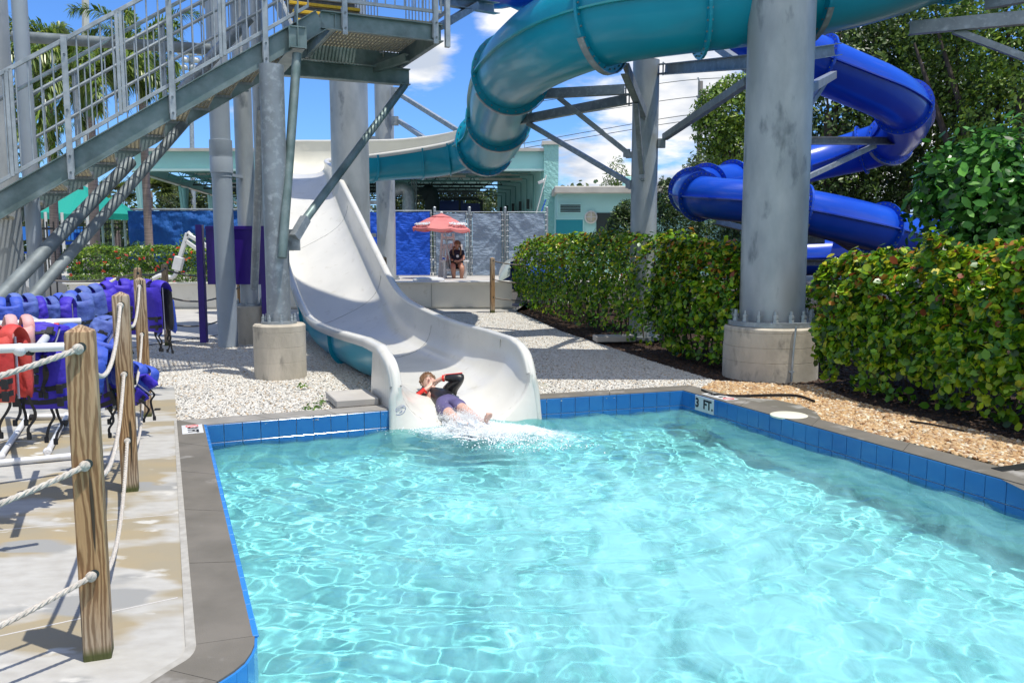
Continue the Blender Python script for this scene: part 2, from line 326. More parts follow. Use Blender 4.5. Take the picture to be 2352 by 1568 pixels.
def wood_mat():
    m = bpy.data.materials.new('weathered timber'); m.use_nodes = True; t = m.node_tree; n = t.nodes; l = t.links; b = n['Principled BSDF']; b.inputs['Roughness'].default_value = .8
    tcn = n.new('ShaderNodeTexCoord'); oi = n.new('ShaderNodeObjectInfo')
    ad = n.new('ShaderNodeVectorMath'); ad.operation = 'MULTIPLY_ADD'; l.new(oi.outputs['Random'], ad.inputs[0]); ad.inputs[1].default_value = (7, 7, 7); l.new(tcn.outputs['Object'], ad.inputs[2])
    mp = n.new('ShaderNodeMapping'); mp.inputs['Scale'].default_value = (1, 1, .13); l.new(ad.outputs[0], mp.inputs[0])
    nzz = n.new('ShaderNodeTexNoise'); nzz.inputs['Scale'].default_value = 9; nzz.inputs['Detail'].default_value = 2; l.new(mp.outputs[0], nzz.inputs['Vector'])
    wv = n.new('ShaderNodeTexWave'); wv.wave_type = 'RINGS'; wv.rings_direction = 'Z'; wv.inputs['Scale'].default_value = 17; wv.inputs['Distortion'].default_value = 15; wv.inputs['Detail'].default_value = 5; wv.inputs['Detail Scale'].default_value = 1.1; wv.wave_type = 'BANDS'; wv.bands_direction = 'X'
    l.new(mp.outputs[0], wv.inputs['Vector'])
    r1 = n.new('ShaderNodeValToRGB'); e = r1.color_ramp.elements; e[0].color = (.21, .11, .045, 1); e[1].color = (.42, .26, .125, 1); e[0].position = .1; e[1].position = .75; l.new(wv.outputs['Fac'], r1.inputs[0])
    # greying towards top and foot of the post (weather)
    sp = n.new('ShaderNodeSeparateXYZ'); l.new(tcn.outputs['Object'], sp.inputs[0])
    a1 = n.new('ShaderNodeMapRange'); a1.inputs[1].default_value = .62; a1.inputs[2].default_value = 1.12; l.new(sp.outputs[2], a1.inputs[0])
    a2 = n.new('ShaderNodeMapRange'); a2.inputs[1].default_value = .30; a2.inputs[2].default_value = .08; l.new(sp.outputs[2], a2.inputs[0])
    ax = n.new('ShaderNodeMath'); ax.operation = 'MAXIMUM'; l.new(a1.outputs[0], ax.inputs[0]); l.new(a2.outputs[0], ax.inputs[1])
    nn = n.new('ShaderNodeMath'); nn.operation = 'MULTIPLY_ADD'; l.new(nzz.outputs['Fac'], nn.inputs[0]); nn.inputs[1].default_value = 1.3; nn.inputs[2].default_value = -.2
    ay = n.new('ShaderNodeMath'); ay.operation = 'MULTIPLY'; ay.use_clamp = True; l.new(ax.outputs[0], ay.inputs[0]); l.new(nn.outputs[0], ay.inputs[1])
    r2 = n.new('ShaderNodeValToRGB'); e = r2.color_ramp.elements; e[0].color = (.20, .17, .12, 1); e[1].color = (.43, .40, .33, 1); l.new(wv.outputs['Fac'], r2.inputs[0])
    mxx = n.new('ShaderNodeMix'); mxx.data_type = 'RGBA'; l.new(ay.outputs[0], mxx.inputs[0]); l.new(r1.outputs[0], mxx.inputs[6]); l.new(r2.outputs[0], mxx.inputs[7])
    # moss at the very foot
    a3 = n.new('ShaderNodeMapRange'); a3.inputs[1].default_value = .055; a3.inputs[2].default_value = .02; l.new(sp.outputs[2], a3.inputs[0])
    m3 = n.new('ShaderNodeMix'); m3.data_type = 'RGBA'; l.new(a3.outputs[0], m3.inputs[0]); l.new(mxx.outputs[2], m3.inputs[6]); m3.inputs[7].default_value = (.07, .08, .02, 1)
    # dark checks (long cracks)
    mp2 = n.new('ShaderNodeMapping'); mp2.inputs['Scale'].default_value = (1, 1, .05); l.new(ad.outputs[0], mp2.inputs[0])
    vz = n.new('ShaderNodeTexNoise'); vz.inputs['Scale'].default_value = 38; vz.inputs['Detail'].default_value = 1; l.new(mp2.outputs[0], vz.inputs['Vector'])
    ck = n.new('ShaderNodeMapRange'); ck.inputs[1].default_value = .685; ck.inputs[2].default_value = .71; l.new(vz.outputs['Fac'], ck.inputs[0])
    m4 = n.new('ShaderNodeMix'); m4.data_type = 'RGBA'; l.new(ck.outputs[0], m4.inputs[0]); l.new(m3.outputs[2], m4.inputs[6]); m4.inputs[7].default_value = (.05, .035, .02, 1)
    l.new(m4.outputs[2], b.inputs['Base Color'])
    bn = n.new('ShaderNodeBump'); bn.inputs['Strength'].default_value = .5; bn.inputs['Distance'].default_value = .004; l.new(wv.outputs['Fac'], bn.inputs['Height']); l.new(bn.outputs[0], b.inputs['Normal'])
    return m
wood = wood_mat()

def deck_mat():
    m = bpy.data.materials.new('stained concrete deck'); m.use_nodes = True; t = m.node_tree; n = t.nodes; l = t.links; b = n['Principled BSDF']
    geo = n.new('ShaderNodeNewGeometry'); mp = n.new('ShaderNodeMapping'); mp.inputs['Rotation'].default_value = (0, 0, R(-18)); mp.inputs['Scale'].default_value = (.62, 1.15, 1); l.new(geo.outputs['Position'], mp.inputs[0])
    def noise(s, d, src=mp, r=.5):
        x = n.new('ShaderNodeTexNoise'); x.inputs['Scale'].default_value = s; x.inputs['Detail'].default_value = d; x.inputs['Roughness'].default_value = r; l.new(src.outputs[0], x.inputs['Vector']); return x.outputs['Fac']
    def mr(f, a, c):
        x = n.new('ShaderNodeMapRange'); x.inputs[1].default_value = a; x.inputs[2].default_value = c; l.new(f, x.inputs[0]); return x.outputs[0]
    def mix(f, a, c):
        x = n.new('ShaderNodeMix'); x.data_type = 'RGBA'; l.new(f, x.inputs[0])
        for i, v in ((6, a), (7, c)):
            if hasattr(v, 'links'): l.new(v, x.inputs[i])
            else: x.inputs[i].default_value = (*v, 1)
        return x.outputs[2]
    base = mix(mr(noise(14, 6), .35, .7), (.43, .42, .385), (.36, .345, .31))
    damp = mr(noise(1.25, 4), .485, .53)                     # crisp-edged tan stains
    tan = mix(mr(noise(3.1, 3), .4, .7), (.29, .25, .17), (.34, .27, .155))
    c1 = mix(damp, base, tan)
    grey = mr(noise(1.9, 4, r=.4), .60, .63)
    c2 = mix(grey, c1, (.27, .27, .255))
    pale = mr(noise(6, 5), .62, .68)
    c3 = mix(pale, c2, (.50, .485, .44))
    l.new(c3, b.inputs['Base Color']); b.inputs['Roughness'].default_value = .8
    bn = n.new('ShaderNodeBump'); bn.inputs['Strength'].default_value = .3; bn.inputs['Distance'].default_value = .003; l.new(noise(120, 5), bn.inputs['Height']); l.new(bn.outputs[0], b.inputs['Normal'])
    return m
deckm = deck_mat()
coping_m = mat('dark cement coping', (.165, .15, .125), .85, 0, col2=(.12, .11, .09), scale=3, col3=(.30, .285, .26), scale3=2.3, lo3=.60, hi3=.68, bump=.4, bscale=150, bdist=.003)
coping_far = mat('grey cement coping', (.30, .285, .26), .85, 0, col2=(.21, .20, .18), scale=4, bump=.4, bscale=120, bdist=.003)
joint_m = mat('pale joint sealant', (.40, .385, .345), .85, 0, col2=(.32, .305, .27), scale=20)
tile_m = mat('cobalt glazed tile', (.018, .13, .40), .14, 0, col2=(.025, .17, .46), scale=1.3, coat=.4)
tile_lt = mat('azure glazed tile', (.03, .22, .62), .15, 0, coat=.4)
grout = mat('pale grout', (.50, .60, .58), .8)
plaster = mat('white pool plaster', (.79, .88, .87), .8, 0, col2=(.73, .84, .83), scale=2.0)
peb_w = None
# ---------------------------------------------------------------- the ground, pool and gravel
def xy(p): return (p[0], p[1])
A = G(470, 977); LS = G(910, 941); RS = G(1222, 918); B = G(1568, 897); RE = G(2352, 1115)
Cc = B+(RE-B)*2.75
arc = [G(585, 1464), G(584, 1484), G(577, 1501), G(562, 1523), G(538, 1543), G(500, 1568)]
Wg = arc[-1]+(arc[-1]-arc[-3]).normalized()*3.2
inner_left = [Wg]+arc[::-1]+[A, LS]              # wing -> corner -> far left corner -> slide
inner_right = [RS, B, Cc]
def offset_line(pts, w):
    out = []
    for i, p in enumerate(pts):
        d1 = (pts[i]-pts[i-1]).normalized() if i > 0 else None
        d2 = (pts[i+1]-pts[i]).normalized() if i < len(pts)-1 else None
        n1 = Vector((-d1.y, d1.x, 0)) if d1 else None; n2 = Vector((-d2.y, d2.x, 0)) if d2 else None
        if n1 is None: n = n2
        elif n2 is None: n = n1
        else:
            n = (n1+n2).normalized(); n = n/max(.5, n.dot(n1))
        out.append(p+n*w)
    return out
ol = offset_line(inner_left, .21); orr = offset_line(inner_right, .25)
ol[-1] = LS+(RS-LS).cross(ZA).normalized()*-.25; ol[-2] = G(406, 967)
pool = [xy(p) for p in inner_left]+[xy(p) for p in inner_right]+[(Cc.x, -1.5), (Wg.x, -1.5)]
# ground sheet with the pool cut out of it
slot = [xy(LS), xy(LS+V*.95), xy(RS+V*.95), xy(RS)]        # the slide's footing is let into the ground
pool_cut = [xy(p) for p in inner_left]+slot[1:3]+[xy(p) for p in inner_right]+[(Cc.x, -1.5), (Wg.x, -1.5)]
g = MB(); g.poly([(-400, -60), (400, -60), (400, 500), (-400, 500)], [pool_cut], z=-.06)
ground = g.build('ground', mat('grass ground', (.06, .09, .03), .95, 0, col2=(.11, .13, .05), scale=3, bump=.6, bscale=30)); tag(ground, kind='structure')
def sheet(name, outer, z, m, holes=(), parent=None):
    q = MB(); q.poly(outer, holes, z); o = q.build(name, m, parent); tag(o, kind='structure'); return o
# gravel bed (white) under the slide
gback = [G(340, 790), G(520, 764), G(700, 741), G(975, 719), G(1185, 713)]
grav_r = [G(1215, 725), G(1290, 758), G(1390, 790), G(1500, 826), G(1640, 868), G(1700, 872)]
dk_corner = G(400, 886)
gravel_poly = [xy(p) for p in gback]+[xy(p) for p in grav_r]+[xy(G(1690, 925))]+[xy(B)]+slot[::-1]+[xy(A)]+[xy(G(405, 975)), xy(dk_corner), xy(dk_corner-U*2.5+V*.3), xy(G(345, 800)-U*.5)]
def pebble_mat(name, c1, c2, c3, c4, p=(.0, .35, .7, .93)):
    m = bpy.data.materials.new(name); m.use_nodes = True; t = m.node_tree; n = t.nodes; l = t.links; b = n['Principled BSDF']; b.inputs['Roughness'].default_value = .75
    oi = n.new('ShaderNodeObjectInfo'); r = n.new('ShaderNodeValToRGB'); el = r.color_ramp.elements
    el[0].position = p[0]; el[0].color = (*c1, 1); el[1].position = p[1]; el[1].color = (*c2, 1)
    for q, c in ((p[2], c3), (p[3], c4)):
        e = el.new(q); e.color = (*c, 1)
    l.new(oi.outputs['Random'], r.inputs[0]); l.new(r.outputs[0], b.inputs['Base Color']); return m
peb_w = pebble_mat('white marble chips', (.57, .55, .50), (.67, .65, .595), (.44, .425, .385), (.46, .32, .17), (0, .4, .85, .985))
peb_t = pebble_mat('tan river pebbles', (.44, .26, .105), (.52, .37, .20), (.24, .11, .04), (.66, .59, .44), (0, .35, .72, .95))
base_w = mat('packed white gravel', (.36, .355, .34), .95, 0, col2=(.2, .2, .19), scale=60, bump=1, bscale=70, bdist=.03)
base_t = mat('packed tan gravel', (.20, .12, .06), .95, 0, col2=(.14, .09, .05), scale=50, bump=1, bscale=60, bdist=.03)
gbed = sheet('gravel_bed', gravel_poly, -.035, base_w)
tan_poly = [xy(p) for p in [G(1640, 872), G(1870, 882), G(1965, 918), G(2070, 945), G(2190, 970), G(2352, 1010), G(2352, 1010)+Vector((.9, -.9, 0)), Cc+Vector((1.2, .5, 0)), Cc+Vector((.25, 0, 0)), G(2352, 1075), B+Vector((.12, .2, 0)), G(1600, 893)]]
tbed = sheet('pebble_bed', tan_poly, -.030, base_t)
mulch_poly = [xy(p) for p in [G(1185, 713), G(1215, 725), G(1290, 758), G(1390, 790), G(1500, 826), G(1640, 868), G(1870, 884), G(1960, 925), G(2060, 955), G(2180, 985), G(2352, 1030)]]+[(6.5, 4.0), (16, 8), (16, 30), (2, 30), (.2, 22)]
mbed = sheet('mulch_bed', mulch_poly, -.045, mulch)
def scatter(name, base, density, smin, smax, m, seed, flat=.6, sub=2, lift=.0, distort=.35, label=None, cat=None):
    o = bpy.data.objects.new(name, base.data.copy()); COL.objects.link(o); o.data.materials.clear()
    ng = bpy.data.node_groups.new(name, 'GeometryNodeTree'); ng.interface.new_socket('Geometry', in_out='INPUT', socket_type='NodeSocketGeometry'); ng.interface.new_socket('Geometry', in_out='OUTPUT', socket_type='NodeSocketGeometry')
    n = ng.nodes; l = ng.links; i = n.new('NodeGroupInput'); ou = n.new('NodeGroupOutput')
    d = n.new('GeometryNodeDistributePointsOnFaces'); d.inputs['Density'].default_value = density; d.inputs['Seed'].default_value = seed; l.new(i.outputs[0], d.inputs[0])
    ic = n.new('GeometryNodeMeshIcoSphere'); ic.inputs['Radius'].default_value = 1; ic.inputs['Subdivisions'].default_value = sub
    nzn = n.new('ShaderNodeTexNoise'); nzn.inputs['Scale'].default_value = 1.1; nzn.inputs['Detail'].default_value = 1
    sb = n.new('ShaderNodeVectorMath'); sb.operation = 'SUBTRACT'; sb.inputs[1].default_value = (.5, .5, .5); l.new(nzn.outputs['Color'], sb.inputs[0])
    scn = n.new('ShaderNodeVectorMath'); scn.operation = 'SCALE'; scn.inputs['Scale'].default_value = distort*4; l.new(sb.outputs[0], scn.inputs[0])
    sp = n.new('GeometryNodeSetPosition'); l.new(ic.outputs[0], sp.inputs[0]); l.new(scn.outputs[0], sp.inputs['Offset'])
    sm = n.new('GeometryNodeSetShadeSmooth'); sm.inputs['Shade Smooth'].default_value = sub > 1; l.new(sp.outputs[0], sm.inputs[0])
    st = n.new('GeometryNodeSetMaterial'); st.inputs['Material'].default_value = m; l.new(sm.outputs[0], st.inputs[0])
    ins = n.new('GeometryNodeInstanceOnPoints'); l.new(d.outputs['Points'], ins.inputs['Points']); l.new(st.outputs[0], ins.inputs['Instance'])
    rr = n.new('FunctionNodeRandomValue'); rr.data_type = 'FLOAT_VECTOR'; rr.inputs[0].default_value = (-.45, -.45, 0); rr.inputs[1].default_value = (.45, .45, 6.28); rr.inputs['Seed'].default_value = seed+1; l.new(rr.outputs[0], ins.inputs['Rotation'])
    rs = n.new('FunctionNodeRandomValue'); rs.data_type = 'FLOAT_VECTOR'; rs.inputs[0].default_value = (smin*.8, smin*.6, smin*flat*.8); rs.inputs[1].default_value = (smax, smax*.8, smax*flat); rs.inputs['Seed'].default_value = seed+2; l.new(rs.outputs[0], ins.inputs['Scale'])
    l.new(ins.outputs[0], ou.inputs[0]); md = o.modifiers.new('scatter', 'NODES'); md.node_group = ng; o.location.z = lift
    tag(o, label, cat, kind='stuff'); return o
scatter('white_gravel', gbed, 3300, .009, .019, peb_w, 3, label='white marble gravel spread under and beside the water slide', cat='gravel', lift=.008, sub=1)
scatter('tan_pebbles', tbed, 2300, .012, .031, peb_t, 9, label='tan river pebbles between the right pool edge and the hedge', cat='gravel', lift=.010, distort=.15)
scatter('bark_mulch', mbed, 380, .008, .030, mulch_chip, 15, label='dark bark mulch under the hedges', cat='mulch', flat=.25, sub=1, lift=.005)

# paving
joint_out = offset_line(inner_left, .245)
deck_l = [xy(ol[-2]), xy(dk_corner), xy(dk_corner-U*9+V*.4), (-14, 8), (-14, -3), (Wg.x-.5, -3)]
ols = ol[:-1]
dpoly = [xy(p) for p in ols]+[xy(dk_corner), xy(dk_corner-U*10), (-16, 2), (-10, -3)]
g = MB(); g.poly(dpoly, (), 0.0)
# slab edge towards the gravel
e0, e1, e2 = ol[-2], dk_corner, dk_corner-U*10
g.loft([[e0+Vector((0, 0, 0)), e1, e2], [e0-ZA*.06, e1-ZA*.06, e2-ZA*.06]])
deck = tag(g.build('pool_deck', deckm), kind='structure')
# saw cuts in the deck and the pale joint next to the coping
g = MB()
for a, b in (((0, 1460), (408, 1372)), ((0, 1217), (404, 1180)), ((0, 1074), (400, 1040))):
    p, q = G(*a), G(*b); g.beam(p+ZA*.0005, q+ZA*.0005, .004, .0015)
tag(g.build('deck_saw_cuts', mat('pale saw cut', (.52, .50, .47), .9)), kind='structure')
g = MB()
iL, oL = offset_line(inner_left[:-1], .21), offset_line(inner_left[:-1], .248)
iL[-1] = ol[-2]; oL[-1] = ol[-2]+(ol[-2]-A).normalized()*.035
g.loft([[p+ZA*.006 for p in iL], [p+ZA*.006 for p in oL]]); g.loft([[p+ZA*.006 for p in oL], [p-ZA*.01 for p in oL]])
tag(g.build('joint_strip', joint_m), kind='structure')
walk = [xy(p) for p in gback]+[xy(G(1185, 713)), xy(G(1215, 690)), (1.0, 22), (-14, 22), (-14, 9.9), xy(dk_corner-U*10), xy(dk_corner-U*2.5+V*.3), xy(G(345, 800)-U*.5)]
g = MB(); g.poly(walk, (), -.012); tag(g.build('walkway', conc_lt), kind='structure')
# raised terrace behind the white raceway
g = MB(); TZ = .52
g.box((-4, 41, TZ/2-.05), 26, 18.9, TZ/2+.05); tag(g.build('terrace', conc_lt), kind='structure')

# coping: slabs cut every 0.9 m
def coping(name, inn, out, m, step=.9):
    g = MB(); T = .07
    for i in range(len(inn)-1):
        a, b, c, d = inn[i], inn[i+1], out[i+1], out[i]; L_ = (b-a).length; k = max(1, round(L_/step)) if L_ > .5 else 1
        for j in range(k):
            t0, t1 = j/k, (j+1)/k; e = .0025/max(L_, .01) if k > 1 else 0
            q = [a.lerp(b, t0+e), a.lerp(b, t1-e), d.lerp(c, t1-e), d.lerp(c, t0+e)]
            top = [p+ZA*.008 for p in q]; bot = [p-ZA*T for p in q]
            g.add(top+bot, [(3, 2, 1, 0) if (q[1]-q[0]).cross(q[2]-q[0]).z < 0 else (0, 1, 2, 3), (0, 1, 5, 4), (1, 2, 6, 5), (2, 3, 7, 6), (3, 0, 4, 7)])
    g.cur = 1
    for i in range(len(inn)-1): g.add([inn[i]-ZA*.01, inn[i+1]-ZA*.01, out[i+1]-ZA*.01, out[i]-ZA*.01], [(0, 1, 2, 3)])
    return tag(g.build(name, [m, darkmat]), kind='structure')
coping('coping_left', inner_left[:-1], ol[:-1], coping_m)
coping('coping_far', [A, LS], [ol[-2], ol[-1]], coping_far, .62)
coping('coping_right', inner_right, orr, coping_m, .95)

# tile band
def tiles(name, pts, m, skip=()):
    g = MB(); gr_ = MB(); tw = .152; n = 0
    for i in range(len(pts)-1):
        a, b = pts[i], pts[i+1]; d = (b-a); L_ = d.length; d.normalize(); nrm = Vector((d.y, -d.x, 0)); k = max(1, round(L_/tw)); w_ = L_/k
        gr_.add([a-ZA*.003, b-ZA*.003, b-ZA*.27, a-ZA*.27], [(0, 1, 2, 3)])
        for j in range(k):
            c = a+d*(w_*(j+.5))
            for z0, z1 in ((-.148, .0), (-.262, -.153)):
                if (i, j, z0) in skip: continue
                g.box(c+nrm*.003+ZA*(z0+z1)/2, w_/2-.0022, .006, (z1-z0)/2, d, nrm, ZA, .0022)
    gr_.v = [tuple(Vector(v)) for v in gr_.v]
    o1 = tag(g.build(name, m), kind='structure'); o2 = tag(gr_.build('tile_grout', grout), kind='structure')
    for o in (o1, o2): o.cycles.is_caustics_receiver = True
tiles('tile_band', [A, LS], tile_m); tiles('tile_band', [RS, B], tile_m); tiles('tile_band', [B, Cc], tile_m)
tiles('tile_band', [arc[0], A], tile_m)
# thin blue line of the bullnose on the left edge and the rounded corner
g = MB()
for a, b in zip(arc[::-1][:-1], arc[::-1][1:]): g.beam(a-ZA*.075+Vector((0, 0, 0)), b-ZA*.075, .010, .074)
g.beam(Wg-ZA*.075, arc[-1]-ZA*.075, .01, .074); tag(g.build('corner_tile', tile_lt), kind='structure')
g = MB(); ln = [A, arc[0]]
nrm = Vector(((arc[0]-A).normalized().y, -(arc[0]-A).normalized().x, 0))
dd = (arc[0]-A).normalized(); nn = dd.cross(ZA)*-1; k = round((arc[0]-A).length/.152)
for j in range(k):
    c = A+dd*((j+.5)*(arc[0]-A).length/k); g.box(c+ZA*.0035+nn*.004, (arc[0]-A).length/k/2-.002, .012, .0065, dd, nn, ZA, .003)
tag(g.build('bullnose_tile', tile_lt), kind='structure')

# pool shell
g = MB(); FZ = -1.02
ip = [Vector((*p, 0)) for p in pool]
g.poly(pool, (), FZ); g.loft([[p-ZA*.2 for p in ip+ip[:1]], [p+ZA*FZ for p in ip+ip[:1]]])
shell = tag(g.build('pool_basin', plaster), kind='structure'); shell.cycles.is_caustics_receiver = True

# water
WZ = -.185
exitc = (LS+RS)/2
def water_h(X, Y):
    rs = np.random.RandomState(11); Z = np.zeros_like(X)
    for k in range(70):
        lam = .072*(1.047**k); a = rs.uniform(0, 2*np.pi); ph = rs.uniform(0, 2*np.pi)
        Z += .0023*lam**.98*np.sin(2*np.pi/lam*(X*np.cos(a)+Y*np.sin(a))+ph)
    wob = .25*np.sin(1.3*X+.7*Y)+.18*np.sin(2.1*Y-1.1*X+1)
    r = np.sqrt((X-exitc.x-.2)**2+(Y-exitc.y+.5)**2)+wob*.35
    env = np.exp(-((r-2.2)/2.6)**2)
    Z += env*(.007*np.sin(2*np.pi*r/.62)+.004*np.sin(2*np.pi*r/.27+1.4*wob*6))
    # wake thrown to the right of the slide mouth
    t = (X-exitc.x)*.62-(Y-exitc.y)*.78; n_ = (X-exitc.x)*.78+(Y-exitc.y)*.62
    Z += np.exp(-((n_-.5*np.maximum(t,0)*.35)/.30)**2)*np.exp(-(t-.9)**2/1.6)*.028*(1+.5*np.sin(9*t+5*n_))
    cx_, cy_ = exitc.x+.25, exitc.y-.55
    rr = ((X-cx_)/.55)**2+((Y-cy_)/.40)**2
    Z += .035*np.exp(-rr)*(1+.6*np.sin(17*X+5)*np.sin(15*Y))
    return Z
nx, ny = 620, 560
xs = np.linspace(-5.2, 6.2, nx); ys = np.linspace(.25, 9.0, ny); X, Y = np.meshgrid(xs, ys); Z = WZ+water_h(X, Y)
vts = np.stack([X.ravel(), Y.ravel(), Z.ravel()], 1); ii = np.arange(nx*ny).reshape(ny, nx)
fcs = np.stack([ii[:-1, :-1], ii[:-1, 1:], ii[1:, 1:], ii[1:, :-1]], -1).reshape(-1, 4)
# foam density: strongest at the mouth of the slide, trailing to the right
t = (X-exitc.x)*.55-(Y-exitc.y)*.83; n_ = (X-exitc.x)*.83+(Y-exitc.y)*.55
foamd = 1.25*np.exp(-(((X-exitc.x-.15)/.50)**2+((Y-exitc.y+.38)/.30)**2))+.46*np.exp(-((n_-.28*t)/(.22+.16*np.maximum(t, 0)))**2)*np.exp(-((t-.75)/.65)**2)
aer = .88*np.exp(-(((X-.75-.30*(6-Y)*.5)/1.75)**2+((Y-4.3)/2.5)**2)**1.1)+.17
cold = np.stack([foamd.ravel(), aer.ravel(), 0*foamd.ravel(), 0*foamd.ravel()+1], 1)
def water_mat():
    m = bpy.data.materials.new('pool water'); m.use_nodes = True; t = m.node_tree; n = t.nodes; l = t.links; n.clear()
    out = n.new('ShaderNodeOutputMaterial'); g_ = n.new('ShaderNodeBsdfGlass'); g_.inputs['Color'].default_value = (.57, .965, .97, 1); g_.inputs['Roughness'].default_value = 0; g_.inputs['IOR'].default_value = 1.33
    a = n.new('ShaderNodeAttribute'); a.attribute_name = 'Col'; sp = n.new('ShaderNodeSeparateColor'); l.new(a.outputs['Color'], sp.inputs[0])
    geo = n.new('ShaderNodeNewGeometry')
    def noise(s, d, dist=0.0, st=(1, 1, 1)):
        mp = n.new('ShaderNodeMapping'); mp.inputs['Scale'].default_value = st; mp.inputs['Rotation'].default_value = (0, 0, .5); l.new(geo.outputs['Position'], mp.inputs[0])
        x = n.new('ShaderNodeTexNoise'); x.inputs['Scale'].default_value = s; x.inputs['Detail'].default_value = d; x.inputs['Distortion'].default_value = dist; x.inputs['Roughness'].default_value = .65; l.new(mp.outputs[0], x.inputs['Vector']); return x.outputs['Fac']
    def M(op, a_, b_):
        x = n.new('ShaderNodeMath'); x.operation = op
        for i, v in enumerate((a_, b_)):
            if hasattr(v, 'links'): l.new(v, x.inputs[i])
            else: x.inputs[i].default_value = v
        return x.outputs[0]
    f = M('MULTIPLY', sp.outputs[0], M('ADD', M('MULTIPLY', noise(16, 6, 1.2), 2.4), -.55))
    mr = n.new('ShaderNodeMapRange'); mr.inputs[1].default_value = .16; mr.inputs[2].default_value = .62; l.new(f, mr.inputs[0])
    f2 = M('MULTIPLY', sp.outputs[1], M('ADD', M('MULTIPLY', noise(3.2, 8, 1.0, (1, .45, 1)), 2.2), -.45))
    mr2 = n.new('ShaderNodeMapRange'); mr2.inputs[1].default_value = .05; mr2.inputs[2].default_value = .8; mr2.inputs[4].default_value = .60; l.new(f2, mr2.inputs[0])
    fo = n.new('ShaderNodeBsdfDiffuse'); fo.inputs[0].default_value = (.82, .88, .9, 1)
    bub = n.new('ShaderNodeBsdfDiffuse'); bub.inputs[0].default_value = (.30, .68, .71, 1)
    m0 = n.new('ShaderNodeMixShader'); l.new(mr2.outputs[0], m0.inputs[0]); l.new(g_.outputs[0], m0.inputs[1]); l.new(bub.outputs[0], m0.inputs[2])
    m1 = n.new('ShaderNodeMixShader'); l.new(mr.outputs[0], m1.inputs[0]); l.new(m0.outputs[0], m1.inputs[1]); l.new(fo.outputs[0], m1.inputs[2]); l.new(m1.outputs[0], out.inputs[0])
    return m
water = np_mesh('pool_water', vts, fcs, water_mat(), None, True, cold); tag(water, kind='structure'); water.cycles.is_caustics_caster = True

# depth markers and skimmer lid
def marker(name, c, ax, ay, w_, h_, label, kind3=False):
    az = ax.cross(ay); t = thing(name, c, label, 'depth marker'); g = MB(); g.box(c, w_/2, h_/2, .003, ax, ay, az, .001); g.build('tile_plate', plasticw, t); return t, az
dR = (RE-B).normalized(); fn = Vector((-dR.y, dR.x, 0))*-1
fn = Vector((dR.y, -dR.x, 0))
c = B+dR*.40-ZA*.077+fn*.0115
t, az = marker('depth_marker', c, dR, ZA, .31, .15, 'white wall tile reading 3 FT. set in the blue tiles right of the far corner')
text_obj('lettering', '3  FT.', .125, c+az*.004, dR, ZA, black, t, bold=.004)
c = B+dR*.48+fn*(-.11)+ZA*.011
t, az = marker('depth_marker', c, -dR, fn*-1*-1 if False else dR.cross(ZA)*1, .40, .15, 'white 3 FT marker lying in the grey coping above the far corner')
ay_ = az.cross(-dR)
text_obj('lettering', '3  FT', .10, c+az*.004-dR*.04, -dR, ay_, black, t, bold=.003)
g = MB(); g.lathe(c+az*.004+dR*.14, [(.055, 0), (.055, .001), (.047, .001), (.047, 0)], 24, az); g.beam(c+az*.0045+dR*.14-dR*.035+ay_*.03, c+az*.0045+dR*.14+dR*.035-ay_*.03, .004, .001, az); g.build('no_diving_symbol', redcloth, t)
dL = (arc[0]-A).normalized(); nl = Vector((dL.y, -dL.x, 0))
c = A+dL*.16-nl*.10*(1 if nl.x > 0 else -1)+ZA*.011
t, az = marker('depth_marker', c, dL, dL.cross(ZA)*-1, .34, .16, 'white 3 FT no diving marker at the far left corner of the coping')
ay_ = az.cross(dL)
text_obj('lettering', '3 FT', .11, c+az*.004+dL*.05, dL, ay_, black, t, bold=.004)
g = MB(); q = c+az*.004-dL*.11; g.lathe(q, [(.05, 0), (.05, .001), (.042, .001), (.042, 0)], 24, az); g.beam(q-dL*.03+ay_*.03, q+dL*.03-ay_*.03, .004, .001, az); g.build('no_diving_symbol', redcloth, t)
# concrete apron with round skimmer lid
cs = G(1812, 955); g = MB()
ring = []
for p in (G(1640, 902), G(1690, 912), G(1780, 918), G(1835, 930), G(1872, 945), G(1885, 960), G(1872, 972)): ring.append(xy(p))
dq = (RE-B).normalized(); br = [xy(B+dq*(G(*p_)-B).dot(dq)+Vector((-dq.y, dq.x, 0))*.06) for p_ in ((1868, 980), (1625, 905))]
g.poly(ring+br, (), .004); ap = [Vector((*p, .004)) for p in ring]; g.loft([[p for p in ap], [p-ZA*.05 for p in ap]]); tag(g.build('skimmer_apron', mat('wet cement apron', (.13, .12, .095), .6, 0, col2=(.33, .32, .29), scale=2.6, lo=.5, hi=.6)), kind='structure')
t = thing('skimmer_lid', cs, 'round cream plastic skimmer lid in the grey apron right of the pool', 'skimmer lid')
g = MB(); g.lathe(cs, [(.16, -.004), (.16, .010), (.148, .014), (.02, .016), (.0, .016)], 40); g.build('lid', mat('cream lid', (.72, .70, .56), .5), t, True)
# slab with dark grate at the right border
g = MB(); g.poly([xy(p) for p in [G(2262, 1082), G(2352, 1062), G(2352, 1062)+Vector((.6, -.4, 0)), G(2400, 1150)]], (), .002); tag(g.build('corner_slab', coping_m), kind='structure')
g = MB(); q = G(2330, 1076); g.box(q+ZA*.008, .17, .045, .006, U, V, ZA, .004); tag(g.build('drain_cover', ironblk, origin=q), 'black slotted drain cover on the slab at the right edge of the pool', 'drain cover')
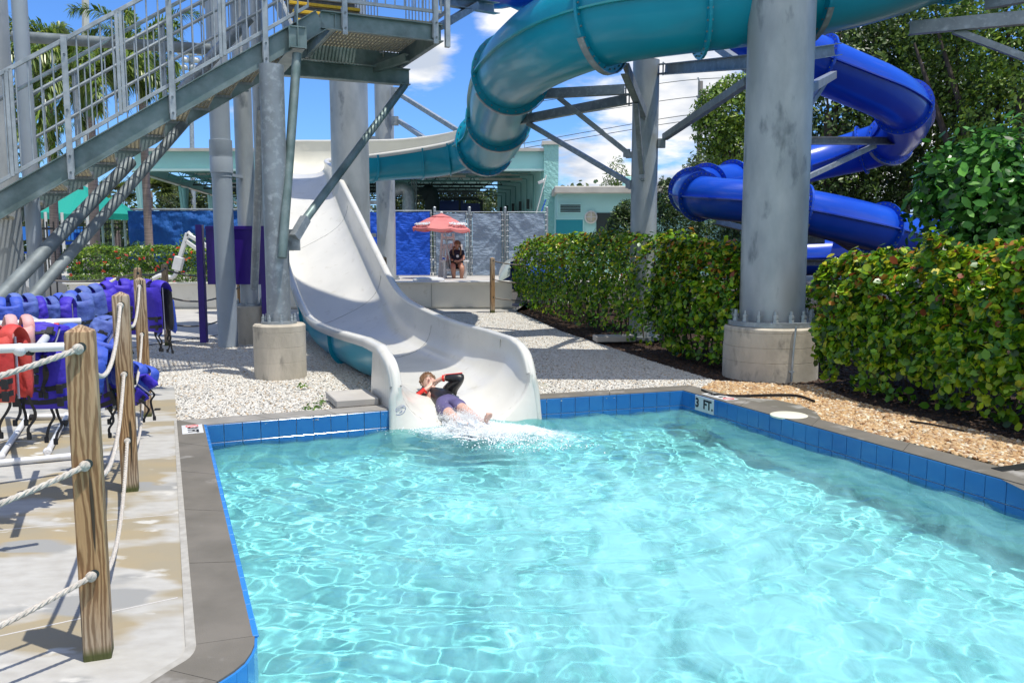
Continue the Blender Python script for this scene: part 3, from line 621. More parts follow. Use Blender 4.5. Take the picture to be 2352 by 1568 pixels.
# loose concrete blocks
def slab(px, py, lx, ly, h, rot, label, m=conc_lt):
    c = G(px, py); a = Vector((math.cos(rot), math.sin(rot), 0)); b = Vector((-math.sin(rot), math.cos(rot), 0)); g = MB(); g.box(c+ZA*h/2, lx/2, ly/2, h/2, a, b, ZA, .008)
    tag(g.build('concrete_slab', m, origin=c), label, 'concrete slab')
slab(1410, 783, .62, .30, .09, .1, 'grey concrete paver lying on mulch in front of the hedge')
slab(808, 922, .40, .55, .07, R(22), 'pale concrete slab beside the left side of the slide mouth')
# landscape edging pieces
def edging(pts, label, r=.012, flat=.05):
    P = [G(*p) for p in pts]; P = [Vector(p) for p in smooth_path([tuple(v) for v in P], 5)]
    g = MB(); g.loft([[p+ZA*.0 for p in P], [p+ZA*flat for p in P]]); g.loft([[p+ZA*.0+V*.014 for p in P], [p+ZA*flat+V*.014 for p in P]]); g.loft([[p+ZA*flat for p in P], [p+ZA*flat+V*.014 for p in P]])
    tag(g.build('landscape_edging', black, origin=P[0]), label, 'landscape edging')
edging([(1612, 899), (1640, 909), (1700, 913), (1760, 911), (1830, 912), (1872, 925)], 'black plastic edging strip snaking across the pebbles behind the depth marker', flat=.028)
edging([(2092, 970), (2135, 976), (2180, 985), (2215, 992)], 'short black edging strip showing through the tan pebbles', flat=.018)
# ---------------------------------------------------------------- white run-out slide joined to the teal flume
C0 = (LS+RS)/2
def sec(s):  # keyframes: s, offset/height of left rim, right rim, floor
    K = [(0.0, -.63, .22, .63, .26, -.215), (.06, -.63, .33, .63, .36, -.20), (.14, -.635, .42, .635, .44, -.18), (.28, -.64, .47, .64, .50, -.10), (.5, -.64, .525, .64, .545, -.03), (1.2, -.63, .525, .63, .56, .02),
         (2.4, -.62, .47, .62, .56, .02), (3.6, -.62, .43, .62, .61, .03), (4.6, -.62, .42, .62, .69, .07), (5.3, -.62, .46, .62, .84, .16), (6.1, -.62, .62, .62, 1.20, .40),
         (6.9, -.62, .88, .62, 1.57, .74), (7.8, -.62, 1.27, .62, 2.0, 1.16), (8.8, -.62, 1.82, .62, 2.46, 1.66), (9.6, -.62, 2.25, .62, 2.82, 2.12), (10.3, -.62, 2.70, .62, 3.14, 2.52)]
    a = [k[0] for k in K]
    return [float(np.interp(s, a, [k[i] for k in K])) for i in range(1, 6)]
def smooth_sec(s):
    w_ = .35 if s > 1.2 else .0
    if w_ == 0: return sec(s)
    v = [sec(s+d) for d in (-w_, -w_/2, 0, w_/2, w_)]; return [sum(x)/5 for x in zip(*v)]
def ushape(Pl, Pr, Pf, n=17, e=.62):
    """U section from left rim over the floor to the right rim"""
    out = []; mid = (Pl+Pr)/2; hw = (Pr-Pl)/2; dn = Pf-mid
    for k in range(n):
        t = -1+2*k/(n-1); th = t*math.pi/2
        x = math.copysign(abs(math.sin(th))**e, t); y = abs(math.cos(th))**e if abs(t) < 1 else 0
        out.append(mid+hw*x+dn*y)
    return out
# path in 3-D: list of (left rim, right rim, floor)
SEC = []
ss = list(np.arange(0, 1.2, .06))+list(np.arange(1.2, 10.31, .2))
for s in ss:
    lo, lz, ro, rz, fz = smooth_sec(s); b = C0+V*s
    SEC.append((b+U*lo+ZA*lz, b+U*ro+ZA*rz, b+ZA*fz))
# crest and right-hand turn into the far flume, then along to the helix
nearR = [(745, 372, 18.3), (752, 366, 18.9), (775, 365, 19.1), (850, 356, 19.0), (930, 345, 19.0), (1000, 333, 19.0), (1045, 322, 18.9), (1085, 300, 18.2)]
farL = [(650, 385, 18.6), (615, 345, 19.6), (640, 326, 20.7), (760, 324, 20.8), (900, 322, 20.7), (985, 314, 20.6), (1050, 302, 20.3), (1092, 288, 19.4)]
floor = [(700, 404, 18.4), (690, 400, 19.3), (715, 408, 20.0), (810, 405, 20.0), (920, 402, 20.0), (1000, 398, 19.9), (1060, 385, 19.5), (1105, 365, 18.6)]
tail = list(zip([tuple(at(*p)) for p in farL], [tuple(at(*p)) for p in nearR], [tuple(at(*p)) for p in floor]))
last = [tuple(x) for x in SEC[-1]]
keys = [np.concatenate([np.array(a) for a in last])]+[np.concatenate([np.array(a) for a in row]) for row in tail]
for v in smooth_path(keys, 6)[1:]: SEC.append((Vector(v[0:3]), Vector(v[3:6]), Vector(v[6:9])))
slide = thing('water_slide', C0, 'long open water slide, white inside and teal outside, pouring into the pool', 'water slide')
nS = len(ss)
def shell_part(name, secs, m, grow=0.0, n=19, thick=0.0, z=0.0):
    g = MB(); rings = []
    for a, b, c in secs:
        q = (b-a).normalized(); mid = (a+b)/2; dn = (c-mid).normalized(); s_ = (a+b-C0*2).dot(V)/2
        rings.append(ushape(a-q*grow, b+q*grow, c+dn*grow, n, float(np.interp(s_, (0, .5, 2.2), (1.0, .95, .62)))))
    g.loft(rings); return g.build(name, m, slide, True, auto=R(60))
def fix(o): return o
cut = [i for i, s in enumerate(ss) if s >= -.12][0]
inner = shell_part('inner_channel', SEC[:nS+14], white); inner.cycles.is_caustics_receiver = True
shell_part('inner_channel', SEC[nS+13:], cream)
i0 = [i for i, s in enumerate(ss) if s >= .46][0]
shell_part('outer_shell', SEC[i0:], teal, .05)
# white cheeks beside the mouth and the front plate below the opening
a, b, c = SEC[0]; ring = ushape(a, b, c, 25, 1.0); outer = []
for k in range(25):
    t = -1+2*k/24; m_ = abs(t)
    if m_ > .42: f = (1-m_)/.58; x = math.copysign(.70+.05*f, t); z = (.20 if t < 0 else .24)*(1-f)+(-.34)*f; y = -.03-.06*f
    else: x = t/.42*.75; z = -.34; y = -.10
    outer.append(C0+U*x+V*y+ZA*z)
mid_ring = [p.lerp(o_, .10)-V*.045 for p, o_ in zip(ring, outer)]; lip2 = [p.lerp(o_, .03)-V*.025 for p, o_ in zip(ring, outer)]
g = MB(); g.loft([ring, lip2, mid_ring, outer]); ch = g.build('mouth_plate', white, slide, True, auto=R(75)); ch.cycles.is_caustics_receiver = True
for sg in (0, 1):
    sn = 1 if sg else -1; top = []; bot = []; kk = i0+4
    top.append(outer[0 if sg == 0 else -1]); bot.append(outer[6 if sg == 0 else -7])
    for i in range(1, kk+1):
        p = SEC[i][sg]; f = i/kk; top.append(p+U*sn*.085-ZA*.03); q = C0+V*ss[i]+U*sn*(.75+.0*f); q2 = q+V*(.10*f); bot.append(Vector((q2.x, q2.y, -.33)))
    g = MB(); g.loft([top, bot] if sg else [bot, top])
    e0_, e1_ = top[-1], bot[-1]; g.add([e0_, e1_, e1_-U*sn*.12, e0_-U*sn*.10], [(0, 1, 2, 3), (3, 2, 1, 0)]); o_ = g.build('mouth_cheek', white, slide); o_.cycles.is_caustics_receiver = True
# rounded shoulders that carry the rims down into the front plate
for sg in (0, 1):
    sn = 1 if sg else -1; p0_ = SEC[1][sg]+U*sn*.042-ZA*.025; P_ = [SEC[4][sg]+U*sn*.040-ZA*.028, SEC[2][sg]+U*sn*.042-ZA*.027, p0_, SEC[0][sg]+U*sn*.045-ZA*.04, C0+U*sn*.700+V*-.01+ZA*.10, C0+U*sn*.715-V*.03-ZA*.06, C0+U*sn*.73-V*.06-ZA*.25]
    g = MB(); g.tube([Vector(v) for v in smooth_path([tuple(p) for p in P_], 4)], [.045]*17+list(np.linspace(.044, .022, 12)), 12); sh_ = g.build('mouth_shoulder', white, slide, True); sh_.cycles.is_caustics_receiver = True
# rolled rims
def rim(secs, side, m, wd=.075, name='rim'):
    g = MB(); rr = []
    for i, sct in enumerate(secs):
        p = sct[side]; q = (sct[1]-sct[0]).normalized()*(1 if side else -1); up = ZA
        nx_ = secs[min(i+1, len(secs)-1)][side]-secs[max(i-1, 0)][side]; up = q.cross(nx_).normalized()
        if up.z < 0: up = -up
        if i == 0 or up.length < .1: pass
        rr.append([p-q*.012-up*.03, p-q*.010, p+up*.018, p+q*wd*.5+up*.022, p+q*wd+up*.006, p+q*(wd+.012)-up*.02, p+q*(wd+.012)-up*.07])
    g.loft(rr if side == 0 else [r[::-1] for r in rr]); return g.build(name, m, slide, True, auto=R(70))
r1 = rim(SEC[:nS+10], 0, white, .085); r2 = rim(SEC[:nS+10], 1, white, .085)
rim(SEC[nS+9:], 0, white, .05); rim(SEC[nS+9:], 1, white, .05)
for r_ in (r1, r2): r_.cycles.is_caustics_receiver = True
# seams across the channel and teal joint flanges outside
def near(s): return min(range(nS), key=lambda i: abs(ss[i]-s))
for s in (1.25, 3.15, 5.9, 8.55):
    i = near(s); a, b, c = SEC[i]; pts = ushape(a, b, c, 25); nrm_c = (a+b)/2+ZA*.3
    g = MB(); g.tube([p+(nrm_c-p).normalized()*.001 for p in pts[1:-1]], .0035, 4); g.build('joint_line', seam, slide)
for i in [near(3.4), near(5.9), near(8.5)]+[nS+8, nS+16, nS+24, nS+32, nS+38]:
    if i >= len(SEC)-1: continue
    a, b, c = SEC[i]; a2, b2, c2 = SEC[i+1]; d = ((a2+b2)-(a+b)).normalized()*.03; g = MB()
    q = (b-a).normalized(); mid = (a+b)/2; dn = (c-mid).normalized()
    r0 = ushape(a-q*.05, b+q*.05, c+dn*.05, 21); r1_ = ushape(a-q*.09, b+q*.09, c+dn*.09, 21)
    g.loft([r0, r1_]); g.loft([[p+d for p in r1_], [p+d for p in r0]]); g.loft([r1_, [p+d for p in r1_]]); g.build('joint_flange', teal, slide, True, auto=R(30))
# oval maker's mark on the left cheek rim
i = near(.16)
emb = MB(); k_ = 3; cp_ = mid_ring[k_].lerp(outer[k_], .45); upv = (mid_ring[k_-1]-mid_ring[k_+1]).normalized(); sidev = (mid_ring[k_]-outer[k_]); upv = (upv-sidev.normalized()*upv.dot(sidev.normalized())).normalized(); sidev = sidev.normalized(); nv = sidev.cross(upv)
if nv.y > 0: nv = -nv
if upv.z < 0: upv = -upv
sidev = upv.cross(nv).normalized(); pc = cp_+nv*.004
ink = mat('blue grey ink', (.16, .20, .42), .5)
emb.lathe(pc, [(.056, 0), (.056, .001), (.052, .001), (.052, 0)], 28, nv); emb.v = [tuple(pc+sidev*((Vector(v)-pc).dot(sidev))*1.0+upv*((Vector(v)-pc).dot(upv))*.68+nv*((Vector(v)-pc).dot(nv))) for v in emb.v]
for k in range(5): emb.box(pc+sidev*(-.012+.006*k)-upv*(.014)+nv*.001, .0018, .0035, .0006, sidev, upv, nv)
emb.build('maker_emblem', ink, slide)
me = text_mesh('WHITEWATER', .0165, pc+upv*.014+nv*.001, sidev, upv, depth=.0004); link_mesh(me, 'emblem_lettering', ink, slide)

# ---------------------------------------------------------------- closed teal helix that feeds it
def tube_slide(root, name, keys, rad, m, mfl, flanges, seam_up, sub=10, cradles=(), half_split=None):
    """keys: (px,py,Y,r). seam_up(t): rotation of the side seams"""
    P = smooth_path([(*at(k[0], k[1], k[2]), (k[3] if len(k) > 3 else rad)) for k in keys], sub)
    pts = [Vector(p[:3]) for p in P]; rr = [float(p[3]) for p in P]; n = 28
    frames = []
    for i in range(len(pts)):
        d = (pts[min(i+1, len(pts)-1)]-pts[max(i-1, 0)]).normalized(); x = d.cross(ZA)
        x.normalize(); y = x.cross(d).normalized()
        if y.z < 0: x, y = -x, -y
        frames.append((d, x, y))
    def ring(i, k): d, x, y = frames[i]; return [pts[i]+(x*math.cos(2*math.pi*j/n)+y*math.sin(2*math.pi*j/n))*rr[i]*k for j in range(n)]
    # one shell per section between flanges
    fl = sorted(flanges); bounds = [0]+fl+[len(pts)-1]
    for a, b in zip(bounds[:-1], bounds[1:]):
        if b <= a: continue
        for half in (0, 1):
            g = MB(); js = range(0, n//2+1) if half == 0 else range(n//2, n+1)
            g.loft([[ring(i, 1.0)[j % n] for j in js] for i in range(a, b+1)]); g.build('tube_top' if half == 0 else 'tube_bottom', m, root, True, auto=R(80))
    g = MB()
    for sx in (1, -1):
        a_ = []; 
        for i in range(len(pts)):
            d, x, y = frames[i]; q = pts[i]+x*sx*rr[i]*.99; a_.append([q+y*.012, q+x*sx*.055+y*.012, q+x*sx*.055-y*.012, q-y*.012])
        g.loft(a_)
        g.build('side_flange', mfl, root, False); g = MB()
    for i in fl:
        d, x, y = frames[i]; g = MB(); g.loft([[p-d*.018 for p in ring(i, .99)], [p-d*.018 for p in ring(i, 1+.085/rr[i])], [p+d*.018 for p in ring(i, 1+.085/rr[i])], [p+d*.018 for p in ring(i, .99)]], True)
        g.cur = 1
        for j in range(0, n):
            q = pts[i]+(x*math.cos(2*math.pi*(j+.5)/n)+y*math.sin(2*math.pi*(j+.5)/n))*(rr[i]+.045); g.beam(q-d*.035, q+d*.035, .009, .009)
        fo = g.build('ring_flange', [m, galv_dk], root, False)
    for i in cradles:
        d, x, y = frames[i]; g = MB(); R1, R2 = rr[i]+.09, rr[i]+.105; prof = []
        for j in range(13):
            an = R(-150+120*j/12); e = x*math.cos(an)+y*math.sin(an); prof.append([pts[i]+e*R1-d*.04, pts[i]+e*R2-d*.04, pts[i]+e*R2+d*.04, pts[i]+e*R1+d*.04])
        g.loft(prof, True); g.build('saddle', galv, root)
    return pts, rr, frames
helix = thing('tube_slide', at(1430, 28, 10.5).xy.to_3d(), 'large closed teal tube slide curling down from the upper right behind the big pillar', 'tube slide')
RT = .545
keys = [(x_-6, y_+9, *rest) for x_, y_, *rest in [(2420, -190, 12.6), (2250, -135, 11.9), (2050, -72, 11.2), (1900, -38, 10.75), (1750, -16, 10.45), (1590, 2, 10.35), (1430, 26, 10.5), (1320, 62, 11.0), (1235, 108, 12.1), (1180, 160, 13.6), (1157, 214, 15.2), (1152, 262, 16.6, .56), (1140, 305, 17.8, .58), (1108, 330, 18.6, .58)]]
hp, hr, hf = tube_slide(helix, 'helix', keys, RT, teal, teal_lt, [12, 31, 44, 57, 81, 99, 114], None, 9, cradles=(31, 57, 81, 99, 114))

# ---------------------------------------------------------------- blue slide
blu = thing('tube_slide', at(1850, 500, 15).xy.to_3d(), 'glossy blue closed tube slide winding through the trees on the right', 'tube slide')
BR = .46
kb = [(1700, 60, 15.2), (1790, 110, 15.3), (1880, 148, 15.4), (1955, 180, 15.6), (2030, 212, 16.0), (2075, 245, 16.6), (2080, 285, 17.6), (2045, 322, 18.7), (1980, 345, 19.2), (1900, 366, 19.4, .42), (1810, 390, 19.2, .40), (1720, 411, 18.6, .38), (1650, 422, 17.8, .37), (1600, 432, 16.7, .365), (1592, 446, 15.6, .36), (1640, 456, 14.9, .36), (1740, 466, 14.6, .36), (1830, 482, 14.5, .37), (1920, 502, 14.6, .39), (2010, 524, 14.9, .40), (2090, 548, 15.5, .40), (2150, 570, 16.6, .40), (2140, 590, 18.0, .40), (2060, 592, 18.8, .40), (1960, 588, 19.0, .40), (1850, 592, 19.0, .40), (1700, 600, 19.2, .40)]
bp, br_, bf = tube_slide(blu, 'blue', kb, BR, blue, blue_lt, [16, 40, 56, 64, 78, 92, 100, 108, 116, 137, 153, 165, 190], None, 8, cradles=(16, 56, 137))
# lower end of the blue slide by the raceway, seen at the left end of the hedge
be = thing('slide_outlet', at(1195, 650, 21.5).xy.to_3d(), 'blue slide outlet with white flared lip at the end of the white raceway', 'slide outlet')
g = MB(); pe = [at(1180, 634, 21.0), at(1215, 640, 21.6), at(1280, 636, 22.6)]; g.tube(pe, [.36, .38, .38], 24, False); g.build('tube', blue, be, True)
g = MB(); c = at(1178, 632, 20.95); d = (pe[1]-pe[0]).normalized(); g.lathe(c, [(.34, 0), (.42, 0), (.42, .03), (.34, .03)], 28, d); g.build('lip', white, be, True)
g = MB(); ra = []
for px, py, y, h in ((1172, 632, 20.9, .36), (1158, 640, 20.9, .30), (1146, 648, 20.9, .12)):
    c = at(px, py, y); ra.append([c+ZA*h*math.sin(a_)+YA*.35*math.cos(a_) for a_ in [R(x) for x in range(0, 181, 15)]])
g.loft(ra); g.build('flared_cheek', mat('pale grey gelcoat', (.42, .48, .45), .35), be, True)
# the blue slide's upper reach: from the tower over the frame's top edge down to the part seen at the right; unseen stretch added for its shade
pu = [Vector(p) for p in smooth_path([tuple(at(1090, -48, 14)), tuple(at(1150, -36, 13.7)), tuple(at(1260, -72, 13.4)), tuple(at(1420, -110, 13.6)), tuple(at(1580, -60, 14.4)), tuple(at(1700, 55, 15.2))], 6)]
ub = thing('tube_slide', (pu[0].x, pu[0].y, 0), 'upper reach of blue slide showing at the top edge above the platform', 'tube slide')
g = MB(); g.tube(pu, [.36]*8+[.46]*(len(pu)-8), 22); g.build('tube', blue, ub, True)
# unseen teal tube above the frame, added and routed to shade the run-out
g = MB(); pt = [Vector(p) for p in smooth_path([(-4.2, 15.0, 9.3), (-2.1, 13.3, 8.9), (-.33, 11.8, 8.5), (1.6, 10.9, 8.0), (4.2, 10.6, 7.4), (6.6, 11.4, 6.6), (7.4, 12.8, 6.0)], 8)]; g.tube(pt, .64, 24); g.build('added_upper_tube', teal, helix, True)

g = MB(); pt = [Vector(p) for p in smooth_path([(-4.0, 11.6, 9.8), (-1.6, 10.3, 9.2), (.55, 9.35, 8.6), (2.8, 9.0, 8.0), (5.2, 9.2, 7.5), (7.5, 10.0, 7.0)], 8)]; g.tube(pt, .60, 24); g.build('added_upper_tube', blue, ub, True)  # second unseen tube, added overhead for another band of shade on the run-out
# link from the added overhead loop to the visible helix at the upper right
hj = [tuple(hp[0]), (8.6, 12.2, 7.2), (8.3, 12.4, 6.6), (7.4, 12.8, 6.0)]
g = MB(); g.tube([Vector(p) for p in smooth_path(hj, 8)], .58, 24); g.build('added_upper_tube', teal, helix, True)
# ---------------------------------------------------------------- support columns
def column(name, c, r, z0, z1, m, label, base=None, plinth=None, group='steel support columns', cat='support column', cap=False, bolts=0):
    c = Vector((c.x, c.y, 0)); t = thing(name, (c.x, c.y, 0), label, cat, group)
    g = MB()
    if cap: g.lathe(c, [(r, z0), (r, z1), (r*1.01, z1), (r*.93, z1), (r*.93, z1-.3), (0, z1-.3)], 40)
    else: g.lathe(c, [(r, z0), (r, z1), (0, z1)], 40)
    g.build('shaft', m, t, True)
    if plinth:
        pr, pz = plinth; g = MB(); prof = [(pr, -.08)]
        zz_ = .0
        while zz_ < pz-.04: 
            zz_ += .17
            if zz_ < pz-.05: prof += [(pr, zz_-.004), (pr*.99, zz_), (pr, zz_+.004)]
        prof += [(pr, pz-.02), (pr-.02, pz), (0, pz)]
        g.lathe(c, prof, 48); g.build('plinth', conc, t, True, auto=R(25))
    if base:
        br2, bz, bh = base; g = MB(); g.lathe(c, [(br2, bz), (br2, bz+bh), (0, bz+bh)], 40); bp_ = g.build('base_plate', galv, t, True)
        for k in range(bolts):
            a = 2*math.pi*(k+.5)/bolts; q = c+Vector((math.cos(a), math.sin(a), 0))*(r+(br2-r)*.62); s_ = r/.37 if r > .3 else .62
            g = MB(); g.lathe(q+ZA*(bz+bh), [(.034*s_, 0), (.034*s_, .028*s_), (.029*s_, .03*s_), (.029*s_, .05*s_), (.034*s_, .053*s_), (.034*s_, .082*s_), (.020*s_, .083*s_), (.020*s_, .130*s_), (0, .130*s_)], 6)
            g.build('anchor_bolt', galv_lt, t)
    return t
BC = at(1771, 750, 9.95); BCx = Vector((BC.x, BC.y, 0))
bigc = column('support_column', BCx, .37, .6, 12, galv_col, 'massive galvanised round pillar on concrete plinth right of the slide', (.50, .57, .055), (.545, .565), bolts=16)
# white conduit up the front of the plinth
cond = thing('conduit', G(1768, 877), 'thin white conduit running up the front of the big round plinth', 'conduit', None)
a_ = R(-82); q = BCx+Vector((math.cos(a_), math.sin(a_), 0))*.562
g = MB(); g.tube([q-ZA*.02, q+Vector((.01, 0, .30)), q+Vector((.03, .0, .6))], .012, 8); g.build('pipe', galv_lt, cond, True)
g = MB(); g.box(q+ZA*.09, .028, .008, .01); g.build('clamp', galv_lt, cond)
MC = at(1480, 400, 13.6); MCx = Vector((MC.x, MC.y, 0))
mid = column('support_column', MCx, .205, -.05, at(1483, 140, 13.6).z, galv_col, 'slender open-topped steel column behind the clipped hedge', (.33, .0, .05), cap=True)
LC = at(885, 400, 24); lc = column('support_column', LC, .26, TZ+.05, at(885, 183, 24).z, galv_col, 'grey steel column standing between the slide and the blue tarp', (.36, TZ+.0, .05), bolts=8)
WC = at(806, 450, 17.2); column('support_column', WC, .37, -.05, 13, galv_col, 'widest mottled column directly behind the upper slide')
NC = at(640, 700, 9.75); ncol = column('support_column', NC, .135, .6, at(640, 150, 9.75).z, galv, 'galvanised pipe column on round plinth left of the slide', (.20, .60, .03), (.295, .60), bolts=8)
DC = at(570, 600, 13.2); column('support_column', DC, .135, .5, 12.5, galv_col, 'dark pipe column on the shaded plinth behind the grey drain pipe', (.2, .56, .03), (.245, .56), bolts=6)
D2 = at(598, 300, 14.2); column('support_column', D2, .11, -.02, 12.5, galv_col, 'thin rear pipe column half hidden behind the plinth column')
PC = at(517, 600, 12.7); pc_ = column('drain_pipe', PC, .143, -.02, 12.5, greypvc, 'wide grey-blue drain pipe with coupling sleeve under the stair', cat='drain pipe', group=None)
zc = at(517, 360, 12.7).z; g = MB(); g.lathe(Vector((PC.x, PC.y, 0)), [(.143, zc-.24), (.162, zc-.235), (.162, zc-.02), (.155, zc), (.162, zc+.02), (.162, zc+.235), (.143, zc+.24)], 36); g.build('coupling_sleeve', greypvc, pc_, True)
zc = at(517, 402, 12.7).z; g = MB(); g.lathe(Vector((PC.x, PC.y, 0)), [(.150, zc-.03), (.150, zc+.03), (.14, zc+.03)], 36); g.beam(Vector((PC.x+.14, PC.y, zc)), Vector((DC.x, DC.y, zc)), .02, .02); g.build('pipe_clamp', greypvc, pc_, True)
GC = at(66, 350, 9.4); column('drain_pipe', GC, .078, -.02, 11, greypvc, 'narrow pale grey pipe rising through the stair at far left', cat='drain pipe', group=None)
EC = at(2, 350, 10.2); column('support_column', EC, .17, -.02, 11, galv_col, 'thick dark column cut by the left edge of the view')

def arm(parent, p, q, w_=.055, h_=.075, m=galv):
    g = MB(); g.cbeam(p, q, w_, h_, .010, 1); return g.build('arm', m, parent)
def strut(parent, p, q, w_=.035, h_=.04, m=galv): g = MB(); g.beam(p, q, w_, h_, bev=.003); return g.build('brace', m, parent)
def lug(parent, c, toward, m=galv):
    d = (Vector((toward.x, toward.y, c.z))-c).normalized(); s_ = d.cross(ZA); g = MB()
    for k in (-1, 1): g.beam(c-d*.02+ZA*k*.07, c+d*.15+ZA*k*.07, .03, .008)
    g.tube([c+d*.11-ZA*.10, c+d*.11+ZA*.10], .012, 6); return g.build('lug', m, parent)
def supp(parent, colc, r, tip, ztop=None, brace=.55, drop=.9, w_=.055, h_=.075, frac=.72, rise=0):
    """horizontal arm from a column to a tube saddle with a diagonal brace below"""
    d = (Vector((tip.x, tip.y, 0))-Vector((colc.x, colc.y, 0))).normalized(); base = Vector((colc.x, colc.y, tip.z+rise))+d*(r+.12)
    arm(parent, base, tip, w_, h_); lug(parent, Vector((colc.x, colc.y, tip.z+rise))+d*r, tip)
    if brace:
        p = base.lerp(tip, frac)-ZA*h_; q = Vector((colc.x, colc.y, tip.z+rise-drop))+d*(r+.10); strut(parent, p, q)
        g = MB(); g.box(q+d*-.02-ZA*.03, .05, .04, .06, d, d.cross(ZA), ZA); g.box(q-d*.07-ZA*.06, .06, .03, .05, d, d.cross(ZA), ZA); g.build('bracket', galv, parent)
supp(mid, MCx, .205, at(1194, 219, 14.2), drop=.95, frac=.62)
supp(mid, MCx, .205, at(1134, 288, 15.9), drop=1.3, frac=.72, rise=.12)
t_ = at(1424, 150, 11.7); supp(mid, MCx, .205, at(1434, 158, 11.5), drop=.9, frac=.4, rise=-.30)
# arms between the middle column and the big pillar
g = MB(); a_ = at(1520, 160, 13.5); b_ = Vector((BCx.x-.3, BCx.y+.15, at(1720, 142, 10.1).z)); g.cbeam(a_, b_, .055, .08, .01); g.build('arm', galv, mid); lug(mid, at(1508, 160, 13.55), a_)
strut(mid, at(1527, 315, 13.5), at(1716, 188, 10.6), .045, .05)
g = MB(); q = at(1519, 322, 13.5); g.box(q-ZA*.05, .06, .04, .07); g.build('bracket', galv, mid)
strut(mid, at(1650, 110, 12.6), at(1722, 160, 11.5), .05, .05)
# pillar brackets on the right
g = MB(); g.cbeam(BCx+Vector((.35, .1, at(1870, 122, 10).z)), at(1926, 114, 10.6), .055, .07, .01); g.build('arm', galv, bigc)
c = BCx+Vector((.3, .25, at(1880, 210, 10).z)); strut(bigc, c, at(1915, 172, 14.9), .05, .06); strut(bigc, BCx+Vector((.3, .3, at(1880, 280, 10).z)), at(1900, 180, 14.6), .04, .04)
# column hidden behind the pillar that carries the blue slide
HC = Vector((at(1808, 400, 16.6).x, 16.6, 0)); hid = column('support_column', HC, .16, -.05, 5.4, galv_col, 'slim column behind the big pillar carrying the blue slide')
arm(hid, Vector((HC.x+.2, HC.y, at(1880, 326, 16.8).z)), at(2090, 324, 17.8), .06, .075); strut(hid, at(2010, 334, 17.6), Vector((HC.x+.2, HC.y, at(1880, 418, 16.6).z)), .04, .05)
arm(hid, Vector((HC.x+.2, HC.y, at(1870, 553, 16.4).z)), at(1886, 551, 15.0), .06, .07); strut(hid, at(1895, 535, 15.0), at(1985, 590, 15.6), .035, .045)
arm(hid, Vector((HC.x-.2, HC.y, at(1700, 541, 16).z)), at(1640, 508, 15.4), .05, .05); arm(hid, Vector((HC.x+.2, HC.y, at(1870, 602, 17).z)), at(1920, 603, 17.2), .05, .06)
# right-hand arms at the upper right, from a column outside the frame
XC = Vector((at(2450, 60, 11.5).x, 11.5, 0)); xc = column('support_column', XC, .2, -.05, 9, galv_col, 'grey column outside the right edge whose arm reaches into the picture')
arm(xc, Vector((XC.x-.2, XC.y, at(2400, 36, 11.5).z)), at(2088, 66, 12.0), .06, .085, galv); strut(xc, at(2190, 70, 11.9), at(2400, 150, 11.5), .04, .045); strut(xc, at(2262, 12, 12), at(2400, -12, 11.6), .05, .06)
# left column arms holding the open flume
for (ty, tx, fy) in ((350, 1176, 360), (388, 1140, 384)):
    d0 = at(908, fy, 23.6); arm(lc, d0, at(tx, ty+2, 19.6), .07, .10); lug(lc, at(900, fy, 23.8), d0)
strut(lc, at(910, 212, 23.6), at(1132, 350, 20.0), .05, .055, galv_lt); strut(lc, at(916, 278, 23.6), at(1075, 386, 19.9), .05, .055, galv_lt)
for py in (212, 278): g = MB(); g.box(at(907, py, 23.7), .10, .06, .12); g.build('bracket', galv, lc)
for py, pz in ((318, 318), (465, 465), (540, 540)): g = MB(); g.box(at(856, py, 23.6), .09, .08, .05); g.box(at(846, py+8, 23.4), .05, .05, .12); g.build('bracket', galv, lc)

# ---------------------------------------------------------------- stair and platform
SC_ = 1.3; P0 = at(1008, 92, 8.3*SC_); PSI = R(24); SU = Vector((math.cos(PSI), math.sin(PSI), 0)); SV = Vector((-math.sin(PSI), math.cos(PSI), 0))
def S(t, v, z): q = P0+SU*(t*SC_)+SV*v; return Vector((q.x, q.y, EYE+(z-EYE)*SC_))
stair = thing('stair_tower', (P0.x-2, P0.y, 0), 'galvanised steel stair with railings climbing from the left to an open platform', 'staircase')
WID = 1.75; TB, TT = 3.42, 3.57          # underside / top of the platform frame
tk = -1.10                                # kink between flight and platform
def zs(t): return TB+(t-tk)*(.655)        # underside of the flight
g = MB(); hb = .098
for v, side in ((0, 1), (WID, -1)):
    a, b = S(-4.6, v, zs(-4.6)+.085), S(tk, v, zs(tk)+.075); c, d = S(tk, v, 3.495), S(.03, v, 3.485)
    g = MB(); g.cbeam(a, b, .035, .118, .010, side); g.build('stringer', galv_dk, stair)
    g = MB(); g.cbeam(c-SU*.01, d, .035, .100, .010, side); g.build('platform_beam', galv_dk, stair)
g = MB(); g.cbeam(S(.03, 0, 3.49), S(.03, WID, 3.49), .035, .100, .010, 1); g.build('platform_beam', galv_dk, stair)
g = MB(); g.cbeam(S(tk+.1, 0, 3.49), S(tk+.1, WID, 3.49), .03, .09, .010, -1); g.build('platform_beam', galv_dk, stair)
